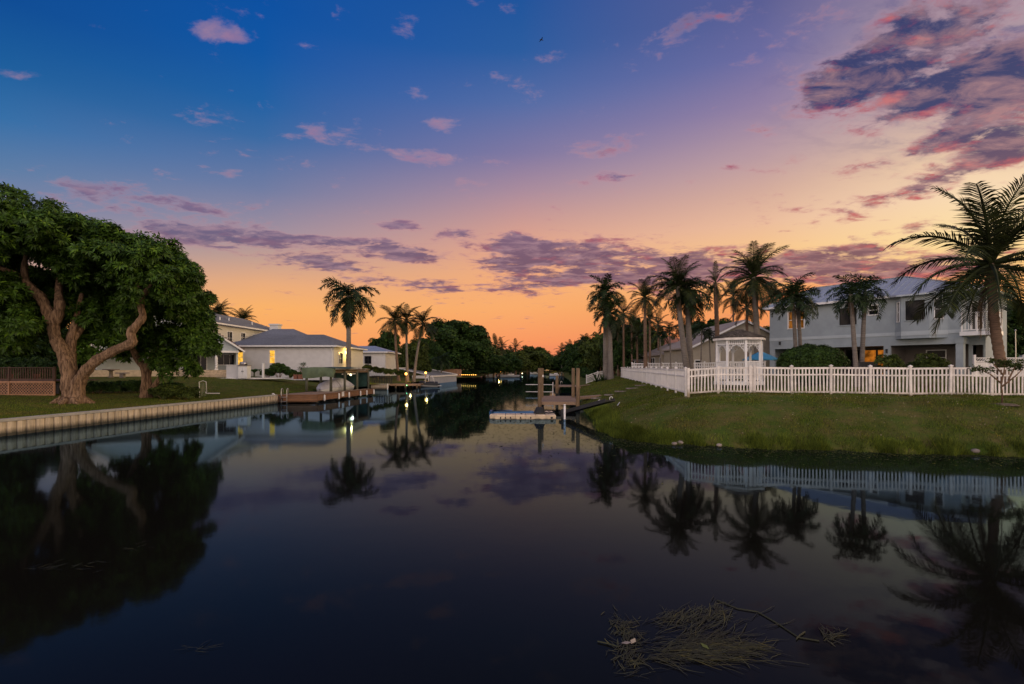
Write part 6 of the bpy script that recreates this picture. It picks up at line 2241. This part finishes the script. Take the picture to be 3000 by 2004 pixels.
# wakeboard boat
t = thing('motor_boat', 'white motor boat under a black cover with a tubular tower by the boathouse', 'boat', (-10.55, 64.5, 0), R(14))
st = [(-1.15, .02, .62, .30), (-.9, .36, .56, .16), (-.4, .58, .50, .02), (.3, .64, .46, -.06), (1.15, .62, .42, -.06)]
rows = []
for x, w, zt3, zk in st:
    rows.append([(x, -w, zt3), (x, -w * 1.02, zt3 - .08), (x, -w * .82, (zt3 + zk) / 2 - .08), (x, 0, zk - .1), (x, w * .82, (zt3 + zk) / 2 - .08), (x, w * 1.02, zt3 - .08), (x, w, zt3)])
mb = MB()
mb.grid(rows)
mb.face(rows[-1])
mb.build('hull', M['hull'], t, True)
rows = []
for x, w, zt3, zk in st:
    rows.append([(x, w * 1.05 * math.cos(a), zt3 - .02 + (.28 if x > -1 else .06) * math.sin(a) ** .6) for a in np.linspace(math.pi, 0, 11)])
mb = MB()
mb.grid(rows)
mb.face(rows[-1])
mb.build('cover', M['black'], t, True)
rows = []
for x, w, zt3, zk in st:
    rows.append([(x, -w * 1.04, zt3 - .02), (x, -w * 1.05, zt3 - .22)])
MB().grid(rows).build('dark_stripe', M['black'], t)
for s in (-1, 1):
    MB().tube([(-.45, .56 * s, .45), (-.30, .54 * s, 1.15), (.1, .48 * s, 1.42)], .032, 6).build('tower_leg', M['white'], t, True)
    MB().tube([(.75, .56 * s, .45), (.62, .54 * s, 1.1), (.3, .48 * s, 1.42)], .032, 6).build('tower_leg', M['white'], t, True)
MB().tube([(.1, -.48, 1.42), (.1, .48, 1.42)], .035, 6).build('tower_bar', M['black_metal'], t)
MB().tube([(.3, -.48, 1.42), (.3, .48, 1.42)], .035, 6).build('tower_bar', M['black_metal'], t)
MB().span(1.15, 1.42, -.25, .25, -.05, .42).build('engine', M['black'], t)
MB().span(1.12, 1.62, -.5, .5, .12, .18).build('swim_platform', M['hull'], t)

# boathouse
t = thing('boathouse', 'low boathouse with vertical corrugated wall, white fascia and shallow grey roof', 'boathouse', (-12.2, 76, 0))
BA, BB = Vector((-12.2, 76, 0)), Vector((-9.95, 92, 0))
dv = (BB - BA)
L = dv.length
dv.normalize()
nv = Vector((-dv.y, dv.x, 0))
rzb = math.atan2(dv.y, dv.x)
nb = 60
for k in range(nb):
    c = dv * ((k + .5) * L / nb) + nv * (.06 if k % 2 else 0)
    piece('wall_rib', t, c + Vector((0, 0, .28)), (L / nb * .55, .10, 1.56), M['corrugated'] if k % 2 == 0 else M['corrugated'], (0, 0, rzb))
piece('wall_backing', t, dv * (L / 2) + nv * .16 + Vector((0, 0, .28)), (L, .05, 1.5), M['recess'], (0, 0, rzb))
bar('fascia', t, Vector((0, 0, 1.14)) - nv * .1 - dv * .15, dv * (L + .1) - nv * .1 + Vector((0, 0, 1.14)), .10, .24, M['white'])
mb = MB()
a, c, e, g = Vector((0, 0, 1.22)) - nv * .1 - dv * .1, dv * (L + .05) - nv * .1 + Vector((0, 0, 1.22)), dv * (L - 2) + nv * 5.5 + Vector((0, 0, 2.35)), nv * 5.5 + Vector((0, 0, 2.35)) + dv * 1.5
mb.face([a, c, e, g])
mb.face([a - Vector((0, 0, .05)), g - Vector((0, 0, .05)), e - Vector((0, 0, .05)), c - Vector((0, 0, .05))])
rf = mb.build('roof', M['shingle'], t)
for p, q_ in ((c, e), (e, g), (g, a)):
    bar('roof_edge', t, p + Vector((0, 0, .04)), q_ + Vector((0, 0, .04)), .16, .14, M['white'])
for k in range(14):
    s = (k + .4) / 14
    bar('shingle_course', rf, a.lerp(g, s) + Vector((0, 0, .02)), c.lerp(e, s) + Vector((0, 0, .02)), .06, .03, M['shingle'])
for s in (.2, 2.6):
    piece('side_post', t, nv * s + Vector((-.0, 0, .55)) - dv * .05, (.14, .14, 1.5), M['white'])
piece('end_panel', t, nv * 1.4 + Vector((0, -.08, 1.05)), (.1, 2.6, .42), M['white'], (0, 0, rzb))

# ------------------------------------------------------------------ far vegetation, both sides of the canal
for i, (px, pt, Y, wpx, m, kd, lab) in enumerate([
        (1350, 950, 105, 190, 'leaf_dark', 0, 'biggest dark rounded tree beyond the boathouse'), (1128, 982, 92, 96, 'leaf_dark', 1, 'dark round tree showing above the bungalow roof'), (1235, 998, 98, 110, 'leaf_dark', 0, 'dark tree behind the leaning coconut palm'),
        (1216, 1006, 84, 92, 'leaf_mid', 1, 'olive tree in the gap of the coconut palm trunks'), (1276, 1012, 96, 60, 'leaf_dark', 1, 'narrow dark tree filling the gap before the biggest tree')]):
    x = rp(px, Y)
    z = zlp(x, Y)
    tree(lab, x, Y, z, (EYE + (HY - pt) / F * Y - z) * 1.08, wpx / F * Y * 1.05, M[m], kd, fine=1.6)
g_ = 'trees of the far canal banks'
rr = random.Random(12)
far = [(1430, 1030, 120, 80), (1478, 1040, 132, 80), (1462, 1024, 150, 70), (1512, 1030, 160, 70), (1545, 1018, 172, 84), (1580, 1022, 190, 66), (1610, 1042, 215, 70), (1640, 1048, 235, 60), (1655, 1040, 205, 60),
       (1680, 1028, 170, 66), (1700, 1008, 140, 80), (1722, 990, 112, 90), (1755, 982, 98, 90), (1800, 985, 88, 80), (1835, 1000, 84, 70), (1870, 1005, 86, 60), (1760, 1010, 80, 60), (1690, 1040, 130, 50), (1620, 1050, 250, 90), (1560, 1046, 250, 90), (1590, 1048, 262, 80),
       (1660, 1046, 262, 90), (1700, 1044, 262, 90), (1500, 1044, 200, 80), (1535, 1046, 215, 60), (1815, 948, 72, 80), (1858, 938, 74, 80), (1900, 962, 76, 70), (1840, 990, 68, 70), (1935, 975, 80, 70), (1905, 1010, 90, 70), (1950, 1010, 92, 70), (1400, 1000, 125, 90)]
for i, (px, pt, Y, wpx) in enumerate(far):
    x = rp(px, Y)
    left_ = px < 1615
    z = zlp(x, Y) if left_ else zrp(x, Y)
    if Y > 246:
        z = .9
    z = max(z, .3)
    om = rr.random() < .3
    tree(('olive' if om else 'dark') + (' leafy tree closing the far end of the canal' if Y > 246 else ' leafy tree on the far canal bank across from the grassy side' if left_ else ' leafy tree lining the canal beyond the grassy bank and docks'), x, Y, z, max(1.5, (EYE + (HY - pt) / F * Y - z) * 1.05), wpx / F * Y * 1.25, M['leaf_mid' if om else 'leaf_dark'], i % 2, g_)
rng = np.random.default_rng(77)
xs_ = np.linspace(-150, 190, 120)
ells_ = [(x, 262 + rng.uniform(-4, 8), 3.4, 4.5, 4.0, 3.2 + 1.2 * rng.random()) for x in xs_]
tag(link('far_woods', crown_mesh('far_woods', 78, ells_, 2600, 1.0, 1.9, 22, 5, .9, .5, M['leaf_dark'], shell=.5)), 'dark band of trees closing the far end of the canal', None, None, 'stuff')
# low shrubs on the banks under those trees
for i in range(34):
    if i % 2:
        Y = 97 + i * 4.3
        x = float(np.interp(Y, LSY, LSX)) - .9 - rr.random()
        z = zlp(x, Y)
    else:
        Y = 74 + i * 5
        x = float(np.interp(Y, [63, 120, 190, 225, 246], [8.1, 13, 17, 17.5, 15])) + 1.6 + rr.random() * 1.5
        z = zrp(x, Y)
    t = thing('shrub', 'dark low shrub at the water line of the far bank beyond the boathouse' if i % 2 else 'dark low shrub above the water line beyond the second dock', 'shrub', (x, Y, z), rr.random() * 6, 'shrubs of the far canal banks')
    if 'shrub_m' not in globals():
        shrub_m = crown_mesh('foliage', 300, [(0, 0, .5, .9, .9, .55)], 40, .2, .35, 26, 6, .2, .09, M['leaf_dark'], shell=.5)
    s = .9 + .8 * rr.random()
    link('foliage', shrub_m, t, scale=(s * 1.3, s, s))
for i, (px, py, Y, fl, base_l) in enumerate([(1452, 1012, 140, 3.4, 1), (1470, 1018, 142, 3.2, 1), (1510, 1020, 165, 3.3, 1), (1498, 1034, 168, 3.0, 1), (1552, 1034, 205, 3.2, 1), (1600, 1046, 240, 3.6, 1), (1646, 1030, 185, 3.6, 0), (1672, 1022, 150, 3.4, 0), (1636, 1046, 225, 3.4, 0), (1716, 1000, 110, 2.6, 0), (1576, 1040, 225, 3.0, 1)]):
    x = rp(px, Y)
    z = max(.5, zlp(x, Y) if base_l else zrp(x, Y))
    palm('distant palm crown rising from the trees beyond the biggest rounded tree' if base_l else 'distant palm crown rising from the trees behind the tall dock piles', (x, Y, z), (x, Y, P(px, py, Y)[2]), .2, .14, fl, 16, 'coconut', seed=200 + i, group='palms of the far canal banks', dead=1)

# fan-leaved small palm and wooden fence near the boathouse
x, Y = rp(1293, 88), 88
palm('low bushy pale green palm behind the boathouse roof', (x, Y, zlp(x, Y)), (x, Y, P(1293, 1058, 88)[2]), .16, .12, 2.1, 22, 'short', seed=88, emin=-40, dead=0)
Y = 99
t = thing('wooden_fence', 'amber-lit wooden board fence behind the boathouse', 'fence', (rp(1318, Y), Y, zlp(rp(1318, Y), Y)))
for k in range(15):
    piece('board', t, (-2.1 + k * .30, .02 * (k % 2), .62), (.27, .05, 1.5), M['lattice'])
bar('rail', t, (-2.2, .07, .4), (2.3, .07, .4), .06, .1, M['lattice'])
bar('rail', t, (-2.2, .07, 1.0), (2.3, .07, 1.0), .06, .1, M['lattice'])
t = thing('string_lights', 'string of small amber lights along the lawn edge beyond the boathouse', 'string lights', (-9.0, 100.5, 1.0))
MB().tube([(-1.6 + .4 * k, -.2 * k, .12 - .02 * (k % 2)) for k in range(10)], .02, 5).build('cable', M['black'], t)
for k in range(10):
    MB().ball((-1.6 + .4 * k, -.2 * k, .08), .075, 6).build('bulb', M['glow_lamp'], t)

# far boats, piles and dock lights
for i, (px, Y, L, lab) in enumerate([(1494, 130, 5.0, 'white open boat tied at the far bank below the lit trees'), (1436, 124, 3.0, 'small pale skiff at the far bank under the dark trees'), (1566, 190, 3.4, 'tiny pale boat far down the canal'), (1627, 150, 3.4, 'white skiff tied on the far grassy bank side')]):
    x = rp(px, Y)
    t = thing('small_boat', lab, 'boat', (x, Y, .05), R(-8 + 20 * (i == 2)))
    rows = []
    for s, w, zt3 in ((-.5, .02, .75), (-.3, .13, .62), (0, .18, .55), (.5, .17, .52)):
        rows.append([(s * L, -w * L * .9, zt3), (s * L, -w * L * .7, .1), (s * L, 0, -.15), (s * L, w * L * .7, .1), (s * L, w * L * .9, zt3)])
    mb = MB()
    mb.grid(rows)
    mb.face(rows[-1])
    mb.build('hull', M['hull'], t, True)
    MB().span(-.1 * L, .2 * L, -.09 * L, .09 * L, .5, .85).build('console', M['white'], t)
    MB().span(.5 * L, .58 * L, -.08 * L, .08 * L, .1, .9).build('engine', M['black'], t)
rr = random.Random(3)
for i, (px, Y, h) in enumerate([(1421, 121, 1.0), (1446, 122, 1.3), (1480, 140, 1.5), (1488, 141, 1.5), (1523, 165, 1.2), (1640, 140, 1.2), (1650, 140, .9)]):
    x = rp(px, Y)
    t = thing('mooring_pile', 'weathered mooring pile standing off the far canal bank', 'pile', (x, Y, 0), 0, 'mooring piles down the canal')
    MB().tube([(0, 0, -1), (0, 0, h)], .22, 8).build('pile', M['pile'], t)
for i, (px, py, Y, w) in enumerate([(1419, 1083, 128, 0), (1436, 1083, 126, 0), (1468, 1090, 138, 1), (1452, 1065, 143, 1), (1530, 1094, 170, 0), (1599, 1077, 230, 0), (1615, 1074, 228, 1), (1705, 1083, 100, 1)]):
    p = P(px, py, Y)
    zg_ = max(.2, zlp(p[0], Y) if px < 1600 else zrp(p[0], Y))
    t = thing('garden_lamp', ['first tiny white lamp on the far bank by the small skiff', 'tiny white lamp beside the first one near the skiff', 'amber garden lamp at the foot of the lit leaning trunks', 'amber lamp high among the lit leaning trunks', 'white lamp beyond the white open boat', 'small white lamp just beside the far lit house', 'amber lamp on the far lit house', 'amber lamp on the grassy bank behind the tall dock pile'][i], 'lamp', (p[0], Y, min(zg_, p[2] - .2)), 0, 'small lit lamps down the canal')
    hh = max(.2, p[2] - min(zg_, p[2] - .2))
    MB().tube([(0, 0, 0), (0, 0, hh)], .05, 6).build('post', M['black_metal'], t)
    MB().ball((0, 0, hh), .17, 8).build('globe', M['glow_lamp'] if w else M['glow_white'], t, True)
lamp_light('garden_uplight', (rp(1462, 140), 137, 1.5), 600, (1, .45, .08), .2)
lamp_light('house_lamp_light', (rp(1614, 228), 225, 2.8), 500, (1, .6, .15), .2)
x, Y = rp(1616, 230), 230
t = thing('far_house', 'small lit house front at the far end of the canal', 'house', (x, Y, 1.6))
MB().span(-3, 3, 0, 5, -.5, 2.2).build('wall', M['stucco_yellow'], t)
mb = MB()
hip_roof(mb, -3, 3, 0, 5, 2.2, 3.4, (2, 2), 'x', .4)
mb.build('roof', M['shingle'], t)
window(t, (-.4, 0, .6), 1.0, 1.0, M['glow_window'], M['white_trim'], deep=-.02)
# white fence stub and agave under the first palms
x, Y = 9.9, 59.0
t = thing('picket_fence', 'stub of white picket fence beyond the canal-side palm trunks', 'fence', (x, Y, zrp(x, Y)))
picket_fence(t, (x, Y, zrp(x, Y)), [(8.95, 61.5), (10.4, 62.2), (12.0, 63.0)], 1.0, .16, zrp, M['white'], 8, pw=.06)
for i, (px, Y, s) in enumerate([(1748, 57.5, 1.25), (1765, 56, .9)]):
    x = rp(px, Y)
    t = thing('agave_plant', ['large spiky agave at the foot of the canal-side palms', 'smaller spiky agave against the palm trunk'][i], 'plant', (x, Y, zrp(x, Y)))
    rng = np.random.default_rng(i)
    for k in range(22):
        a, e = k * 2.4, R(15 + 60 * rng.random())
        d_ = Vector((math.cos(a) * math.cos(e), math.sin(a) * math.cos(e), math.sin(e)))
        sd_ = Vector((-math.sin(a), math.cos(a), 0)) * .06 * s
        mb = MB()
        p1_, p2_ = d_ * .6 * s, d_ * 1.1 * s - Vector((0, 0, .08 * s))
        mb.face([-sd_ * .8, sd_ * .8, p1_ + sd_, p1_ - sd_])
        mb.face([p1_ - sd_, p1_ + sd_, p2_])
        mb.build('leaf', M['leaf_dark'], t)
for i, (x, Y, H_, Wd, m) in enumerate([(40, 44, 6.2, 7.5, 'leaf_dark'), (46, 50, 7.2, 9, 'leaf_dark'), (34.5, 52, 4.5, 5, 'leaf_dark')]):
    tree(['dark leafy tree filling the sky gap beside the largest coconut palm', 'bigger dark tree behind the ribbed shed roof', 'dark tree tucked behind the corner balcony'][i], x, Y, 1.7, H_, Wd, M[m], i % 2, fine=1.6)
for i, (px, Y, H_, Wd) in enumerate([(2110, 62, 6.5, 8), (2250, 64, 6.0, 8), (2030, 90, 6, 9)]):
    x = rp(px, Y)
    tree('dark tree backing the tan gabled house', x, Y, 1.8, H_, Wd, M['leaf_dark'], i % 2, 'dark trees backing the tan house')

# ------------------------------------------------------------------ floating weed and algae
rng = np.random.default_rng(21)
def floaters(name, cx_, cy_, ang0, spread, n, Lm, wm_, m, label, kind='stuff', z=.006, curve=.25):
    C = np.stack([cx_, cy_], -1)
    a = ang0 + rng.normal(0, spread, n)
    L = Lm * rng.uniform(.4, 1.3, n)
    w = wm_ * rng.uniform(.6, 1.4, n)
    cu = rng.normal(0, curve, n)
    V, Fc = [], []
    seg = 4
    for i in range(n):
        base = len(V)
        p = np.array([C[i, 0], C[i, 1]])
        th = a[i]
        for s in range(seg + 1):
            nx_, ny_ = -math.sin(th), math.cos(th)
            ww = w[i] * (1 - .6 * abs(2 * s / seg - 1)) / 2
            zz = z + .012 * rng.random()
            V += [(p[0] - nx_ * ww, p[1] - ny_ * ww, zz), (p[0] + nx_ * ww, p[1] + ny_ * ww, zz)]
            p = p + np.array([math.cos(th), math.sin(th)]) * L[i] / seg
            th += cu[i] / seg
        for s in range(seg):
            q0 = base + 2 * s
            Fc.append((q0, q0 + 2, q0 + 3, q0 + 1))
    return tag(link(name, mesh_np(name, V, Fc, m)), label, None, None, kind)


def wp(px, py):
    Y = 3600 / (py - HY)
    return rp(px, Y), Y
def patch(px, py, sx_, sy_, n):
    q_ = rng.normal(0, 1, (n, 2))
    pts = np.array([wp(px + a * sx_, py + b_ * sy_) for a, b_ in q_])
    return pts[:, 0], pts[:, 1]
for (px, py, sx_, sy_, n, a0, sp, L) in [(2060, 1885, 70, 16, 230, .1, .5, .24), (2020, 1920, 80, 14, 260, .0, .45, .24), (1985, 1815, 55, 12, 90, .3, .6, .18), (2030, 1835, 60, 20, 90, .75, .25, .32), (2130, 1900, 50, 10, 70, -.1, .3, .26),
                                           (1840, 1880, 22, 26, 120, 1.2, .9, .14), (1820, 1840, 20, 18, 60, .8, .9, .12), (2085, 1800, 22, 16, 50, .9, .7, .16), (2430, 1865, 16, 10, 50, .5, .8, .12), (1835, 1950, 30, 22, 45, .9, .7, .16)]:
    x, y = patch(px, py, sx_, sy_, n)
    floaters('floating_grass', x, y, a0, sp, n, L, .008, M['weed'], None)
line = [(2100, 1760), (2160, 1785), (2220, 1795), (2280, 1830), (2340, 1870), (2400, 1880)]
t = thing('reed', 'long thin reed stem floating off the drifting grass clump', 'reed', (*wp(2160, 1785), 0))
o_ = wp(2160, 1785)
MB().tube([(wp(*p)[0] - o_[0], wp(*p)[1] - o_[1], .008) for p in line], .006, 5).build('stem', M['weed'], t)
for i, (px, py, a) in enumerate([(2345, 1865, .7), (1780, 1890, -.5)]):
    o_ = wp(px, py)
    t = thing('floating_stick', ['short pale stick floating across the long reed stem', 'thin dark stick floating beside the grass clump'][i], 'stick', (*o_, 0), a)
    MB().tube([(-.09, 0, .01), (0, .005, .012), (.10, 0, .01)], .006, 5).build('stick', M['weed'], t)
for i, (px, py) in enumerate([(1835, 1890), (1855, 1885), (2065, 1900)]):
    o_ = wp(px, py)
    t = thing('fallen_leaf', ['brown fallen leaf at the near edge of the grass clump', 'pale fallen leaf beside the brown one in the weed', 'yellow fallen leaf resting in the middle of the grass clump'][i], 'leaf', (*o_, .018), i)
    mb = MB()
    mb.face([(-.05, 0, 0), (0, -.025, .004), (.05, 0, .008), (0, .025, .004)])
    mb.build('blade', [M['stone'], M['travertine'], M['leaf_lime']][i], t)
for (px, py, n) in [(110, 1668, 14), (240, 1660, 10), (560, 1905, 10), (500, 1400, 6), (400, 1608, 8), (620, 1505, 4)]:
    x, y = patch(px, py, 28, 6, n)
    floaters('floating_grass', x, y, .5, .5, n, .14, .006, M['weed'], None)
# algae film near the grassy bank and round the dock
n = 15000
s = rng.random(n)
k0 = np.interp(s, np.linspace(0, 1, 10), RSP[1:11, 0]), np.interp(s, np.linspace(0, 1, 10), RSP[1:11, 1])
off = np.abs(rng.normal(0, 1.05, n))
an = rng.uniform(0, 6.28, n)
x, y = k0[0] + np.cos(an) * off, k0[1] + np.sin(an) * off
kk = (dist_r(x, y) < .05) & (x < 26)
floaters('floating_algae', x[kk], y[kk], 0, 2, int(kk.sum()), .10, .022, M['algae'], None, curve=.9, z=.004)
n = 2600
x, y = rng.normal(1.2, 2.4, n), rng.normal(23, 4.0, n)
kk = (dist_r(x, y) < -.1) & (x > -6)
floaters('floating_algae', x[kk], y[kk], 0, 2, int(kk.sum()), .09, .025, M['algae'], None, curve=.9, z=.004)
n = 900
x, y = rng.normal(-.5, 2.2, n), rng.normal(44, 9, n)
kk = (dist_r(x, y) < -.3)
floaters('floating_algae', x[kk], y[kk], 0, 2, int(kk.sum()), .25, .07, M['algae'], None, curve=.9, z=.004)

# a bird high in the sky
bp = P(1586, 117, 60)
t = thing('bird', 'small dark bird gliding high in the blue sky', 'bird', bp, R(20))
MB().tube([(-.22, 0, 0), (-.1, 0, .02), (.1, 0, .02), (.26, 0, 0)], [.01, .05, .05, .01], 6).build('body', M['bird'], t, True)
for s in (-1, 1):
    MB().grid([[(-.06, 0, .03), (.07, 0, .03)], [(-.04, .22 * s, .09), (.07, .22 * s, .09)], [(-.08, .46 * s, .04), (-.02, .46 * s, .04)]]).build('wing', M['bird'], t)

# pale litter on the bank lawn
n = 900
x = rng.uniform(4, 22, n)
y = rng.uniform(14, 24, n)
kk = (dist_r(x, y) > .3)
x, y = x[kk], y[kk]
z = zr(x, y) + .045
s = rng.uniform(.010, .022, len(x))
an = rng.uniform(0, 6.28, len(x))
V = np.stack([np.stack([x + np.cos(an + q_) * s, y + np.sin(an + q_) * s * .7, z + .004 * q_], -1) for q_ in (0, 1.57, 3.14, 4.71)], 1).reshape(-1, 3)
tag(link('leaf_litter', mesh_np('leaf_litter', V, np.arange(len(V)).reshape(-1, 4), M['travertine'])), None, None, None, 'stuff')

# tufts left uncut along the fence foot
n = 5200
s = rng.random(n)
x = FA[0] + (FB[0] + 4 - FA[0]) * s + rng.normal(0, .05, n)
y = FA[1] + (FB[1] - FA[1]) * s * (FB[0] + 4 - FA[0]) / (FB[0] - FA[0]) + rng.normal(-.02, .06, n)
kk = rng.random(n) < np.clip(.5 + .5 * np.sin(x * 2.3) + .3 * np.sin(x * 7.1), .12, 1)
grass('fence_foot_grass', x[kk], y[kk], zr(x[kk], y[kk]), .15, .016, M['grass'], 9, .6)
